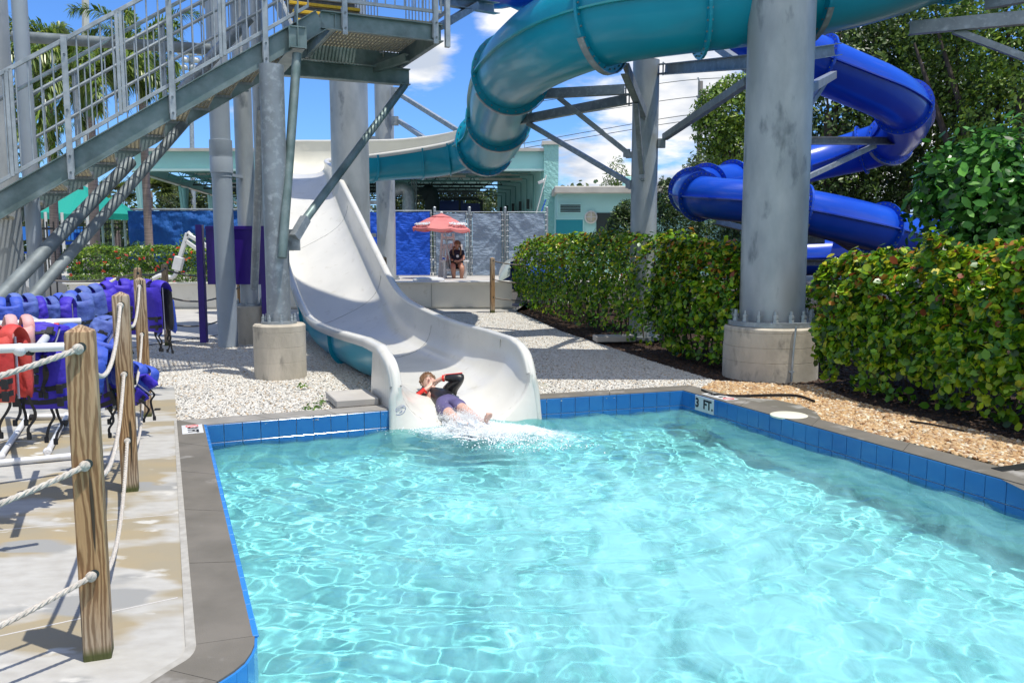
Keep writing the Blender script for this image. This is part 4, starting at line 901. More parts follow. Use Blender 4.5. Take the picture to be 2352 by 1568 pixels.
# grating of the platform and treads
grating = mat('yellowish grating bars', (.40, .36, .24), .6, 0, col2=(.25, .24, .18), scale=20)
def grate(name, corner, eu, ev, nu, nv, th=.03):
    g = MB(); lu, lv = eu.length, ev.length; du, dv = eu.normalized(), ev.normalized(); up = du.cross(dv).normalized()
    if up.z < 0: up = -up
    for i in range(nu+1): p = corner+eu*(i/nu); g.beam(p, p+ev, .007, th/2, up)
    for i in range(nv+1): p = corner+ev*(i/nv)+up*.004; g.beam(p, p+eu, .005, th/3, up)
    return g.build(name, grating, stair)
grate('platform_grating', S(tk+.02, .03, 3.575), SU*(1.1*SC_), SV*(WID-.06), 30, 10)
nT = 15
for k in range(nT):
    t = -1.22-.215*k; z = zs(t)+.085; c = S(t, .05, z)
    g = MB(); l_ = WID-.1
    for i in range(6): p = c+SU*(.045*i-.11); g.beam(p, p+SV*l_, .006, .018)
    for i in range(9): p = c+SV*(l_*i/8); g.beam(p-SU*.12, p+SU*.12, .005, .012)
    g.build('tread', grating, stair)
    g = MB(); q = S(t, .045, z); g.box(q, .15, .004, .045, SU, SV, ZA); q = S(t, WID-.045, z); g.box(q, .15, .004, .045, SU, SV, ZA); g.build('tread_bracket', galv, stair)
# second flight rising away from the platform, with yellow nosings
yel = mat('yellow stair nosing', (.78, .50, .01), .5, 0, col2=(.6, .38, .02), scale=30); ris = mat('grey riser plate', (.16, .165, .16), .8, 0, col2=(.09, .09, .09), scale=14)
for k in range(7):
    z = TT*1+.0; q = S(-1.02, WID+.15+.29*k, 3.60)+ZA*(.19*(k+.5)); q2 = S(-.22, WID+.15+.29*k, 3.60)+ZA*(.19*(k+.5))
    g = MB(); g.beam(q-ZA*.02, q2-ZA*.02, .01, .075); g.build('riser', ris, stair)
    g = MB(); g.beam(q+ZA*.085-SV*.02, q2+ZA*.085-SV*.02, .035, .022, bev=.004); g.build('nosing', yel, stair)
    g = MB(); g.beam(q+ZA*.075+SV*.15, q2+ZA*.075+SV*.15, .14, .012); g.build('upper_tread', ris, stair)
for t in (-1.05, -.2):
    g = MB(); g.cbeam(S(t, WID, 3.5)-ZA*.05, S(t, WID+2.4, 3.5)+ZA*1.55, .03, .13, .01, 1 if t < -1 else -1); g.build('stringer', galv if t < -1 else offw, stair)
# railings
def railing(v, t0, t1, zf, n, bolted, hgt=1.14, rail_m=galv_lt):
    g = MB(); g.tube([S(t0, v, zf(t0))+ZA*(hgt+.0), S(t1, v, zf(t1))+ZA*hgt], .024, 8) if v != 0 else g.beam(S(t0, v, zf(t0))+ZA*hgt, S(t1, v, zf(t1))+ZA*hgt, .02, .02, bev=.003); g.build('top_rail', rail_m, stair)
    g = MB(); g.beam(S(t0, v, zf(t0))+ZA*.10, S(t1, v, zf(t1))+ZA*.10, .015, .019, bev=.003); g.build('bottom_rail', rail_m, stair)
    for k in range(n+1):
        t = t0+(t1-t0)*k/n; b = S(t, v, zf(t)); g = MB(); g.tube([b+ZA*.10, b+ZA*hgt], .0085, 6); g.build('baluster', rail_m, stair)
    for t in bolted:
        b = S(t, v, zf(t)); o_ = -SV*.045 if v == 0 else SV*.045; g = MB(); g.box(b+o_+ZA*(hgt/2-.13), .030, .014, hgt/2+.16, SU, SV, ZA, .003)
        g.box(b+o_*.4+ZA*(-.10), .036, .02, .12, SU, SV, ZA, .002); g.cur = 0
        for zz_ in (-.22, -.05, .42, .98):
            q = b+o_*1.4+ZA*zz_; g.lathe(q, [(.013, -.012), (.013, .012), (0, .014)], 6, SV)
        g.build('rail_post', rail_m, stair)
zf1 = lambda t: zs(t)+.18; zf2 = lambda t: 3.60
railing(0, -4.4, -1.22, zf1, 36, (-4.0, -3.165, -2.375, -1.60))
railing(WID, -4.4, -1.22, zf1, 36, (-4.0, -3.165, -2.375, -1.60))
for t in (-2.775, -2.745, -3.58, -3.55, -1.97, -1.94):
    b = S(t, 0, zf1(t)); g = MB(); g.box(b+ZA*.61, .018, .02, .53, SU, SV, ZA, .003); g.build('rail_post', galv_lt, stair)
railing(0, -1.15, .03, zf2, 13, (-.90, -.04)); 
for k in range(12):
    b = S(.06, WID*k/12, 3.60); g = MB(); g.tube([b+ZA*.1, b+ZA*1.14], .0085, 6); g.build('baluster', galv_lt, stair)
g = MB(); g.beam(S(.06, 0, 3.6)+ZA*.1, S(.06, WID, 3.6)+ZA*.1, .015, .019); g.build('bottom_rail', galv_lt, stair)
g = MB(); g.beam(S(.06, 0, 3.6)+ZA*1.14, S(.06, WID, 3.6)+ZA*1.14, .02, .02); g.build('top_rail', galv_lt, stair)
b = S(.075, -.04, 3.60); g = MB(); g.box(b+ZA*.4, .03, .03, .72, SU, SV, ZA, .003); g.build('rail_post', galv_lt, stair)
for k in range(14):       # upper flight balusters on its right
    b = S(-.18, WID+.2+.17*k, 3.60)+ZA*(.11*k); g = MB(); g.tube([b, b+ZA*1.1], .0085, 6); g.build('baluster', galv_lt, stair)
# grab rails on brackets inside the flight
for v, h in ((.09, .92), (WID-.09, .92), (WID-.02, .62)):
    g = MB(); g.tube([S(-4.4, v, zf1(-4.4))+ZA*h, S(-1.25, v, zf1(-1.25))+ZA*h], .021, 8); g.build('hand_rail', galv_lt, stair)
# beams and braces that carry the platform
g = MB(); bz = 3.22; g.ibeam(S(-1.33, WID*.95, bz+.085), S(.10, WID*.95, bz+.085), .07, .11, .014); g.build('cross_beam', galv_dk, stair)
g = MB(); g.ibeam(S(-1.33, -.12, bz+.085), S(-1.33, WID+.9, bz+.085), .085, .12, .014); g.build('cross_beam', galv_dk, stair)
g = MB(); g.beam(S(-1.33, -.10, bz+.085), S(-1.33, -.07, bz+.085), .10, .12); g.box(S(-1.33, -.02, bz+.085)+ZA*.2, .006, .09, .16, SU, SV); g.build('stiffener', galv_dk, stair)
g = MB(); g.cbeam(S(-.05, WID*.62, 3.42), S(-.30, WID*1.0, 3.36), .04, .05); g.build('outrigger', galv_dk, stair)
def pipe(p, q, r, m=galv, name='brace_pipe'): g = MB(); g.tube([p, q], r, 16); return g.build(name, m, stair, True)
nb = lambda px, py, Y: at(px, py, Y)
pipe(S(-1.33, -.02, bz-.0)+ZA*-.06, nb(648, 592, 9.55), .052, galv_dk)
pipe(nb(600, 250, 10.6), nb(584, 662, 12.0), .055, galv)
pipe(S(.05, WID*.95, bz-.0), nb(697, 510, 9.9), .050, galv_dk)
g = MB(); g.box(nb(672, 551, 9.75), .085, .012, .12, XA, YA, ZA, .003); g.beam(nb(676, 546, 9.72), nb(702, 502, 9.9), .045, .05); 
for py in (541, 558): g.lathe(nb(672, py, 9.74), [(.018, -.02), (.018, .02), (0, .022)], 6, -YA)
g.build('gusset_plate', galv, stair)
pipe(nb(-60, 745, 8.2), nb(300, 372, 10.6), .074, pipe_dk); pipe(nb(30, 733, 8.6), nb(430, 276, 11.3), .062, pipe_dk)
pipe(nb(30, 84, 12.4), nb(488, 114, 12.6), .078, pipe_dk); pipe(nb(418, 210, 11.8), nb(572, 40, 12.0), .085, galv)
pipe(nb(462, 0, 12.7), nb(505, 42, 12.8), .06, galv)
g = MB(); g.cbeam(at(1016, -2, 11.6), at(1142, 20, 12.6), .06, .075, .01); g.build('arm', galv, ub); strut(ub, at(1095, 12, 12.2), at(1010, 62, 11.6), .045, .045)
# ---------------------------------------------------------------- foliage
def leaves(name, P, D, size, aspect, cols, m, parent=None, jitter=.5, seed=1, szr=.35, curl=.15, up=.3):
    """P: (n,3) positions, D: (n,3) outward directions, cols: (n,3)"""
    r = np.random.RandomState(seed); n = len(P)
    nrm = D+r.normal(0, jitter, (n, 3)); nrm[:, 2] += up; nrm /= np.linalg.norm(nrm, axis=1)[:, None]
    t = np.cross(nrm, r.normal(0, 1, (n, 3))); t /= np.linalg.norm(t, axis=1)[:, None]; b = np.cross(nrm, t)
    s = (size*(1+r.uniform(-szr, szr, n)))[:, None]; w_ = s*aspect
    # blade outline: base, lower side, upper side, tip, upper side, lower side
    v = np.stack([P-t*s*.5, P-t*s*.12+b*w_*.42-nrm*s*curl*.3, P+t*s*.26+b*w_*.40-nrm*s*curl*.5, P+t*s*.5-nrm*s*curl, P+t*s*.26-b*w_*.40-nrm*s*curl*.5, P-t*s*.12-b*w_*.42-nrm*s*curl*.3], 1).reshape(-1, 3)
    base = (np.arange(n)*6)[:, None]
    f = np.concatenate([base+np.array([[0, 1, 2, 3]]), base+np.array([[0, 3, 4, 5]])], 0)
    c = np.repeat(np.concatenate([cols, np.ones((n, 1))], 1), 6, 0)
    return np_mesh(name, v, f, m, parent, False, c)
def palette(n, pal, wts, r, var=.18):
    pal = np.array(pal); k = r.choice(len(pal), n, p=np.array(wts)/sum(wts)); c = pal[k]*(1+r.uniform(-var, var, (n, 1))); return np.clip(c, 0, 1)
def clump_noise(P, s, seed=0):
    r = np.random.RandomState(seed); o = np.zeros(len(P))
    for k in range(6):
        w_ = r.normal(0, 1, 3); w_ /= np.linalg.norm(w_); o += np.sin(P@w_*s*(1+.5*k)+r.uniform(0, 6))*(.9**k)
    return o/3
def hedge(name, spine, halfw, z0, tops, n, size, aspect, pal, wts, tip, label, cat, seed, stems=True, top_rag=.10, group=None, gap=.25):
    """box-like clipped hedge along a spine of ground points; tops: heights at the spine points"""
    r = np.random.RandomState(seed); sp = [np.array((p[0], p[1])) for p in spine]; seg = [np.linalg.norm(sp[i+1]-sp[i]) for i in range(len(sp)-1)]; cum = np.concatenate([[0], np.cumsum(seg)]); Ltot = cum[-1]
    s = r.uniform(-.0, Ltot, n); i = np.clip(np.searchsorted(cum, s, side='right')-1, 0, len(seg)-1); f = (s-cum[i])/np.array(seg)[i]
    spa = np.array(sp); c = spa[i]*(1-f[:, None])+spa[i+1]*f[:, None]; d = (spa[i+1]-spa[i])/np.array(seg)[i][:, None]; nn = np.stack([-d[:, 1], d[:, 0]], 1)
    ht = np.interp(s, cum, tops); 
    # choose a shell position: sides or top; q across (-1..1), h up (0..1)
    face = r.uniform(0, 1, n); depth = np.abs(r.normal(0, .10, n)); q = np.empty(n); h = np.empty(n)
    a = face < .46; q[a] = 1-depth[a]; h[a] = r.uniform(0.02, 1, a.sum())
    b_ = (face >= .46) & (face < .62); q[b_] = -(1-depth[b_]); h[b_] = r.uniform(.1, 1, b_.sum())
    t_ = (face >= .62) & (face < .86); q[t_] = r.uniform(-1, 1, t_.sum()); h[t_] = 1-depth[t_]*.6
    in_ = face >= .86; q[in_] = r.uniform(-.8, .8, in_.sum()); h[in_] = r.uniform(.1, .95, in_.sum())
    ends = r.uniform(0, 1, n) < min(.12, halfw/Ltot*1.3); s_end = np.where(r.uniform(0, 1, n) < .5, 0, Ltot)
    P = np.zeros((n, 3)); rnd = np.sign(q)*np.abs(q)
    # round the shoulders and thin the foot
    ww = halfw*(1-.28*np.clip((h-.75)/.25, 0, 1)**2)*(1-.25*np.clip((.25-h)/.25, 0, 1))
    P[:, :2] = c-nn*(q*ww)[:, None]; P[:, 2] = z0+h*(ht-z0)
    e = np.clip(np.minimum(s, Ltot-s)/halfw, 0, 1); P[:, 2] -= (ht*.10*(1-e)**2)*h
    bn_ = clump_noise(P, 5.0, seed); bn2 = clump_noise(P, 11.0, seed+50); P[:, :2] += -nn*(np.sign(q)*(bn_*.10+bn2*.06))[:, None]; P[:, 2] += np.where(h > .7, bn_*top_rag+bn2*.05, 0)
    sp_ = r.uniform(0, 1, n) < .05; P[sp_ & (h > .85), 2] += r.uniform(.01, .07, (sp_ & (h > .85)).sum())
    D = np.zeros((n, 3)); D[:, :2] = -nn*q[:, None]; D[:, 2] = np.clip(h*2-1, 0, 1)*1.1
    # thin the lower part so light shows through
    keep = ~((h < gap) & (r.uniform(0, 1, n) < .72)) & ~((bn2 < -.30) & (r.uniform(0, 1, n) < .62))
    cols = palette(n, pal, wts, r); tp = (r.uniform(0, 1, n) < (tip[1]*np.clip((h-.45)/.5, 0.05, 1))); cols[tp] = palette(tp.sum(), tip[0], [1]*len(tip[0]), r)
    P, D, cols = P[keep], D[keep], cols[keep]
    t = thing(name, (float(spine[0][0]), float(spine[0][1]), 0), label, cat, group)
    leaves('foliage', P, D, size, aspect, cols, leafmat, t, .75, seed, up=.45, szr=.42)
    if stems:
        g = MB()
        for k in range(int(Ltot*9)):
            s_ = r.uniform(0, Ltot); j = min(np.searchsorted(cum, s_, side='right')-1, len(seg)-1); f_ = (s_-cum[j])/seg[j]; cc_ = spa[j]*(1-f_)+spa[j+1]*f_
            b0 = Vector((cc_[0]+r.uniform(-.5, .5)*halfw, cc_[1]+r.uniform(-.5, .5)*halfw, z0-.03)); hh = float(np.interp(s_, cum, tops))
            p1 = b0+Vector((r.uniform(-.12, .12), r.uniform(-.12, .12), (hh-z0)*.4)); p2 = p1+Vector((r.uniform(-.25, .25), r.uniform(-.25, .25), (hh-z0)*.42))
            g.tube([b0, p1, p2], [.013, .009, .004], 4, False)
        g.build('stems', bark, t)
    return t
COCO = [(.14, .31, .012), (.07, .20, .010), (.25, .42, .015), (.37, .47, .02), (.03, .085, .010)]; CW = [4, 3.6, 4, 2.6, 3.6]
CT = [(.48, .46, .03), (.46, .19, .03), (.58, .52, .04), (.24, .06, .02)]
sh = lambda p, o: Vector((p.x, p.y, 0))+o
h1 = [sh(G(1190, 705), Vector((.55, .3, 0))), sh(G(1290, 748), Vector((.75, .35, 0))), sh(G(1400, 782), Vector((.75, .35, 0))), sh(G(1470, 800), Vector((.75, .4, 0)))]
hedge('clipped_hedge', h1, .72, 0, (1.62, 1.66, 1.62, 1.50), 25000, .068, .74, COCO, CW, (CT, .17), 'far clipped hedge with reddish tips between the gravel and the slender column', 'hedge', 21, group='clipped hedges')
h2 = [sh(G(1500, 810), Vector((.6, .5, 0))), sh(G(1590, 842), Vector((.55, .5, 0))), sh(G(1700, 868), Vector((.55, .75, 0)))]
hedge('clipped_hedge', h2, .62, 0, (1.52, 1.52, 1.50), 16000, .070, .76, COCO, CW, (CT, .26), 'middle clipped hedge with red and yellow tips left of the big pillar', 'hedge', 22, group='clipped hedges')
h3 = [Vector((3.95, 9.35, 0)), Vector((4.45, 7.8, 0)), Vector((4.95, 6.3, 0)), Vector((5.6, 4.6, 0))]
hedge('clipped_hedge', h3, .78, 0, (1.36, 1.48, 1.58, 1.62), 34000, .076, .80, COCO, CW, (CT, .24), 'nearest tall clipped hedge of round leaves filling the right side', 'hedge', 23, group='clipped hedges', gap=.2)
h4 = [sh(G(1872, 850), Vector((.3, 1.5, 0))), sh(G(1900, 860), Vector((.5, 1.0, 0)))]
hedge('clipped_hedge', h4, .42, 0, (.95, 1.0), 2600, .06, .7, COCO, CW, (CT, .1), 'small sunlit shrub glimpsed between the big pillar and the near hedge', 'shrub', 24)
# generic leafy crown built of sprays
def crown(name, parent, blobs, n, size, aspect, pal, wts, seed, m=None, shell=.5, up=.35, dens=5.0):
    r = np.random.RandomState(seed); vol = np.array([b[3]*b[4]*b[5] for b in blobs])**.72; k = r.choice(len(blobs), n, p=vol/vol.sum()); bb = np.array([b[:6] for b in blobs])[k]
    d = r.normal(0, 1, (n, 3)); d /= np.linalg.norm(d, axis=1)[:, None]; rad = (1-np.abs(r.normal(0, .28, n))*shell).clip(.1, 1.1)
    P = bb[:, :3]+d*bb[:, 3:6]*rad[:, None]; cn = clump_noise(P, dens/np.mean([b[3] for b in blobs]), seed); P += d*(cn*.16*bb[:, 3])[:, None]
    keep = ~((cn < -.35) & (r.uniform(0, 1, n) < .8)); P, d = P[keep], d[keep]; cols = palette(len(P), pal, wts, r, .25)
    return leaves(name, P, d, size, aspect, cols, m or leafdull, parent, .6, seed, up=up)
def tree(name, base, h, blobs, n, size, aspect, pal, wts, label, cat, seed, trunk_r=.12, group=None, branches=True, m=None, dens=5):
    t = thing(name, base, label, cat, group); r = np.random.RandomState(seed); b = Vector(base)
    g = MB(); top = Vector((base[0]+r.uniform(-.3, .3), base[1], h*.62)); g.tube([b, b.lerp(top, .35)+Vector((r.uniform(-.15, .15), 0, 0)), b.lerp(top, .7), top], [trunk_r*1.25, trunk_r, trunk_r*.75, trunk_r*.45], 9, False)
    if branches:
        for q in blobs:
            s0 = b.lerp(top, r.uniform(.35, .9)); e = Vector(q[:3]); mdp = s0.lerp(e, .5)+Vector((r.uniform(-.3, .3), r.uniform(-.3, .3), -.2)); g.tube([s0, mdp, e, e+Vector((r.uniform(-.4, .4), 0, q[5]*.7))], [trunk_r*.5, trunk_r*.35, trunk_r*.2, trunk_r*.08], 6, False)
    g.build('trunk', bark, t, True); crown('crown', t, blobs, n, size, aspect, pal, wts, seed, m, dens=dens); return t
DK = [(.05, .10, .018), (.085, .15, .025), (.16, .23, .03), (.03, .06, .014)]; DW = [4, 3, 1.5, 3]
LT = [(.18, .30, .03), (.28, .38, .04), (.10, .18, .02), (.06, .11, .015)]; LW = [4, 2, 3, 2]
def bl(px, py, Y, rx, rz, ry=None): p = at(px, py, Y); return (p.x, p.y, p.z, rx, ry or rx, rz)
def tb(px, Y): p = at(px, 560, Y); return (p.x, Y, 0)
# dense trees on the right
T = [(1905, 23, [(1905, 300, 23, 1.7, 1.9), (1960, 180, 23.5, 1.7, 1.6), (1895, 420, 22.5, 1.5, 1.2), (1990, 400, 23, 1.5, 1.4), (2000, 110, 24, 1.6, 1.2), (1930, 60, 25, 1.5, 1.2)], 'dark leafy tree directly right of the big pillar behind the blue slide', DK, DW, 23000),
     (2065, 24, [(2050, 330, 24, 1.8, 1.8), (2080, 180, 25, 1.8, 1.7), (2090, 60, 25, 1.7, 1.4), (2060, 450, 24, 1.6, 1.0), (2150, 250, 25, 1.6, 1.5)], 'dark tree with thick trunk behind the lower loop of the blue slide', DK, DW, 23000),
     (2215, 22, [(2200, 100, 22, 1.5, 1.5), (2230, 230, 22, 1.6, 1.5), (2180, 330, 23, 1.5, 1.3), (2290, 170, 22, 1.5, 1.4), (2150, 30, 23, 1.5, 1.2)], 'multi-stemmed tree with bare leaning trunks at upper right', [(.09, .16, .02), (.15, .24, .03), (.23, .32, .04), (.04, .08, .014)], [3, 3, 2, 3], 15000),
     (2350, 20, [(2340, 280, 20, 1.4, 1.3), (2370, 120, 20, 1.3, 1.3), (2310, 30, 21, 1.4, .9), (2400, 380, 20, 1.5, 1.2)], 'sunlit tree cut by the right edge above the big-leaved shrub', LT, LW, 11000),
     (1815, 26, [(1810, 430, 26, 2.0, 1.2), (1780, 330, 26, 1.6, 1.2)], 'low dark tree mostly hidden behind the big pillar', DK, DW, 9000)]
for px, Y, bs, lab, pal, wt, n in T:
    tree('leafy_tree', tb(px, Y), 8, [bl(*b) for b in bs], n, .13, .48, pal, wt, lab, 'tree', 100+px, .20, 'dense trees on the right')
g = MB()
for a, b, c_ in (((2230, 480), (2160, 280), (2100, 100)), ((2240, 470), (2205, 240), (2150, 60)), ((2235, 480), (2290, 300), (2300, 120)), ((2130, 470), (2150, 400), (2230, 340))):
    g.tube([at(*a, 21), at(*b, 21), at(*c_, 21.3)], [.10, .075, .03], 7, False)
lt_ = thing('leaning_trunks', tb(2236, 21), 'bare slanting trunks rising behind the near right hedge', 'tree trunks'); g.build('trunk', bark, lt_, True)
# lighter trees left of the pillar
tree('young_tree', tb(1690, 24), 6, [bl(1680, 250, 24, 1.0, .75), bl(1650, 300, 24, .75, .65), bl(1700, 330, 24, .9, .8), bl(1610, 272, 24, .4, .25), bl(1640, 225, 24, .45, .3), bl(1700, 210, 24, .7, .5)], 8000, .13, .42, LT, LW, 'bright green tree in front of the wooden utility pole', 'tree', 61, .07, dens=9)
tree('bushy_tree', tb(1660, 30), 4, [bl(1650, 380, 30, 1.1, .8), bl(1700, 370, 30, 1.2, .9), bl(1615, 400, 30, .6, .5)], 6000, .13, .42, [(.09, .14, .03), (.14, .2, .05), (.05, .08, .02)], [3, 2, 3], 'olive green tree above the small blue loop', 'tree', 62, .08)
tree('conifer', tb(1420, 34), 4.5, [bl(1416, 412, 34, .5, .9), bl(1440, 430, 34, .6, .5), bl(1400, 435, 34, .4, .4)], 2500, .12, .3, [(.09, .15, .03), (.14, .2, .05)], [1, 1], 'small pointed tree peeking over the low mint building', 'tree', 63, .06)
# big-leaved shrub above the near hedge
sea = [(.08, .27, .035), (.05, .18, .03), (.13, .36, .05), (.025, .08, .018), (.18, .42, .08)]
t = thing('broadleaf_shrub', tb(2290, 9.2), 'tall shrub with big glossy paddle leaves above the near hedge at right', 'shrub')
crown('foliage', t, [bl(2260, 420, 9.3, .75, .55), bl(2180, 470, 9.5, .45, .42), bl(2350, 380, 9.2, .6, .55), bl(2330, 480, 9.0, .7, .5), bl(2150, 395, 9.4, .20, .22), bl(2220, 360, 9.4, .28, .22), bl(2400, 470, 9, .7, .7), bl(2300, 560, 9.2, .9, .5)], 5200, .125, .55, sea, [3, 3, 2.6, 3, 1], 71, leafmat, .9, up=.5, dens=6)
# podocarpus shrubs behind the clipped hedge
POD = [(.05, .10, .025), (.09, .16, .035), (.24, .36, .06), (.03, .055, .015)]; PW = [4, 3, .9, 3]
for px, Y, bs, n, lab in ((1430, 18.5, [(1428, 545, 18.5, .36, .72), (1440, 490, 18.5, .28, .3)], 6500, 'dark upright shrub with pale tips left of the slender column'),
                     (1560, 19, [(1560, 520, 19, .55, .75), (1535, 470, 19, .3, .45), (1520, 440, 19, .12, .35), (1545, 445, 19, .12, .3)], 8500, 'needle-leaved shrub with feathery shoots right of the slender column'),
                     (1655, 19.5, [(1640, 545, 19.5, .6, .65), (1690, 560, 19.5, .5, .6)], 8500, 'silvery dark shrub under the blue loop')):
    t = thing('needle_shrub', tb(px, Y), lab, 'shrub', 'needle-leaved shrubs'); crown('foliage', t, [bl(*b) for b in bs], n, .075, .28, POD, PW, px, leafdull, .7, dens=6)
# planting on the left: ixora hedge with red flowers, box edging, back row
IX = [(.08, .18, .02), (.15, .29, .025), (.05, .11, .015), (.27, .39, .04)]; IW = [4, 3, 4, 1.6]
ih = hedge('flowering_hedge', [Vector((-10.9, 21.3, 0)), Vector((-7.4, 21.3, 0))], .5, .45, (1.42, 1.46), 9000, .085, .42, IX, IW, ([(.25, .36, .03)], .25), 'green hedge dotted with red flowers behind the left end of the white raceway', 'hedge', 31, top_rag=.06)
r = np.random.RandomState(4); g = MB()
for px, py in ((265, 577), (272, 593), (320, 595), (331, 593), (384, 603), (361, 612), (357, 620), (391, 597), (180, 604), (153, 612), (240, 604), (238, 622), (163, 631), (421, 594), (434, 591), (427, 596), (441, 580), (420, 625), (440, 636), (400, 646), (263, 636), (290, 586), (349, 574), (397, 585), (410, 570)):
    q = at(px, py, 20.72)
    for k in range(7): g.ell(q+Vector((r.uniform(-.04, .04), r.uniform(-.03, .03), r.uniform(-.028, .028))), .013, .011, .011, n=6, m=4)
g.build('blossoms', redcloth, ih)
hedge('box_edging', [Vector((-10.6, 20.55, 0)), Vector((-7.3, 20.55, 0))], .24, .45, (.80, .82), 6000, .04, .5, [(.08, .15, .02), (.16, .26, .04), (.04, .08, .015)], [3, 2, 2], ([(.25, .36, .05)], .2), 'low light green box edging along the top of the white raceway', 'hedge', 33, stems=False, top_rag=.04)
hedge('back_hedge', [Vector((-9.5, 24.4, 0)), Vector((-6.8, 24.4, 0))], .4, TZ, (1.75, 1.85), 5500, .075, .3, [(.05, .12, .03), (.12, .24, .05), (.03, .06, .02)], [3, 2, 3], ([(.2, .36, .06)], .3), 'taller dark shrubs with fresh shoots in front of the navy tarp', 'hedge', 34, top_rag=.14)
hedge('back_hedge', [Vector((-12.7, 24.4, 0)), Vector((-10.3, 24.4, 0))], .4, TZ, (1.45, 1.5), 3200, .07, .3, [(.05, .12, .03), (.12, .24, .05), (.03, .06, .02)], [3, 2, 3], ([(.2, .36, .06)], .3), 'dark shrubs behind the palm trunk left of the navy tarp', 'hedge', 35, top_rag=.10)
# weeds in the gravel
wd = [(.14, .26, .03), (.08, .16, .02)]
for i, (px, py, n, lab) in enumerate(((707, 942, 26, 'small weed in the gravel at the centre of the far pool edge'), (727, 940, 26, 'clover-like weed left of the concrete slab'), (738, 926, 22, 'little weed just behind the concrete slab corner'), (695, 890, 30, 'yellow-green weed at the foot of the round plinth'), (1246, 888, 30, 'grass tuft in the gravel right of the slide mouth'), (1662, 902, 14, 'thin grass blade by the black edging'), (1478, 742, 12, 'tiny green sprout at the foot of the hedge'))):
    q = G(px, py); r = np.random.RandomState(i); P = np.array([[q.x+r.normal(0, .03), q.y+r.normal(0, .03), .01+abs(r.normal(0, .02))] for _ in range(n)]); t = tag(leaves('weed', P, np.tile([0, 0, 1.0], (n, 1)), .035, .5 if i not in (4, 5) else .12, palette(n, wd, [1, 1], r), leafmat, None, .7, i), lab, 'weed', 'weeds in the gravel')
# palms
def palm(name, base, top, tr, fr_len, nfr, label, seed, shaft=True, plume=True, pal=None, group=None, leaf=.30, nl=70):
    r = np.random.RandomState(seed); t = thing(name, base, label, 'palm tree', group); b = Vector(base); tp = Vector(top)
    g = MB(); g.tube([b, b.lerp(tp, .3), b.lerp(tp, .7), tp], [tr*1.15, tr, tr*.95, tr*.85], 14, False); g.build('trunk', palm_bark, t, True)
    if shaft: g = MB(); g.tube([tp-ZA*.02, tp+ZA*.35, tp+ZA*.85], [tr*.95, tr*1.0, tr*.55], 14, False); g.build('crown_shaft', palm_shaft, t, True)
    o = tp+ZA*(.85 if shaft else 0); Vv = []; Ff = []; Cc_ = []; pal = pal or [(.13, .22, .03), (.20, .30, .045), (.30, .36, .07), (.06, .11, .02)]
    gr_ = MB()
    for k in range(nfr):
        az = 2*math.pi*(k/nfr)+r.uniform(-.2, .2); el = r.uniform(-.1, 1.15) if k % 2 else r.uniform(.3, 1.35); L_ = fr_len*r.uniform(.8, 1.1)
        hd = Vector((math.cos(az), math.sin(az), 0)); pts = []; p = o.copy(); e = el
        for j in range(13): pts.append(p.copy()); p = p+(hd*math.cos(e)+ZA*math.sin(e))*L_/12; e -= (.10+.10*j/12)*(1.25 if el < .6 else 1.0)
        gr_.tube(pts, [.022*(1-.85*j/12) for j in range(13)], 5, False)
        for j in range(nl):
            u = (j+.5)/nl; 
            if u < .12: continue
            i = min(int(u*12), 11); f = u*12-i; q = pts[i].lerp(pts[i+1], f); d = (pts[i+1]-pts[i]).normalized(); s_ = d.cross(ZA).normalized(); n_ = s_.cross(d)
            for m_ in range(3 if plume else 2):
                an = r.uniform(0, 2*math.pi) if plume else (0.35 if m_ else math.pi-.35); sd = s_*math.cos(an)+n_*math.sin(an)
                dr = (sd*.8+d*.75).normalized(); l_ = leaf*(1-.55*abs(u-.4))*r.uniform(.8, 1.15); w_ = .021 if plume else .02; wv = dr.cross(ZA if plume else n_).normalized()*w_
                e_ = q+dr*l_*.55; e2 = q+dr*l_+ZA*(-.35*l_); c0 = pal[r.randint(len(pal))]; i0 = len(Vv)
                Vv += [q-wv*.5, q+wv*.5, e_+wv, e_-wv, e2]; Ff += [(i0, i0+1, i0+2, i0+3)]; Ff += [(i0+3, i0+2, i0+4, i0+4)]; Cc_ += [(*c0, 1)]*5
    gr_.build('frond_stalks', palm_shaft, t, True)
    me = bpy.data.meshes.new('fronds'); me.from_pydata([tuple(v) for v in Vv], [], [tuple(dict.fromkeys(f)) for f in Ff]); a_ = me.attributes.new('Col', 'FLOAT_COLOR', 'POINT'); a_.data.foreach_set('color', np.array(Cc_, dtype=np.float32).ravel()); link_mesh(me, 'fronds', leafmat, t)
    return t
pb = at(221, 632, 22.2); ptp = at(208, 268, 22.2); palm('feather_palm', (pb.x, pb.y, .45), ptp, .125, 2.5, 20, 'tall feathery palm behind the stair with slim grey trunk', 5, nl=120, leaf=.46, group='palms')
pt2 = at(112, 215, 24); palm('feather_palm', (pt2.x-.1, 24, 0), pt2, .12, 2.2, 14, 'second feathery palm behind the stair, further left', 6, nl=100, leaf=.44, group='palms')
pt2 = at(325, 200, 26); palm('feather_palm', (pt2.x, 26, 0), pt2, .12, 2.3, 13, 'feathery palm crown right of the slim-trunked palm', 8, nl=90, leaf=.44, group='palms')
pt2 = at(85, 375, 30); palm('feather_palm', (pt2.x, 30, 0), pt2, .10, 1.6, 10, 'small palm low behind the stair at left', 9, nl=40, leaf=.3, group='palms')
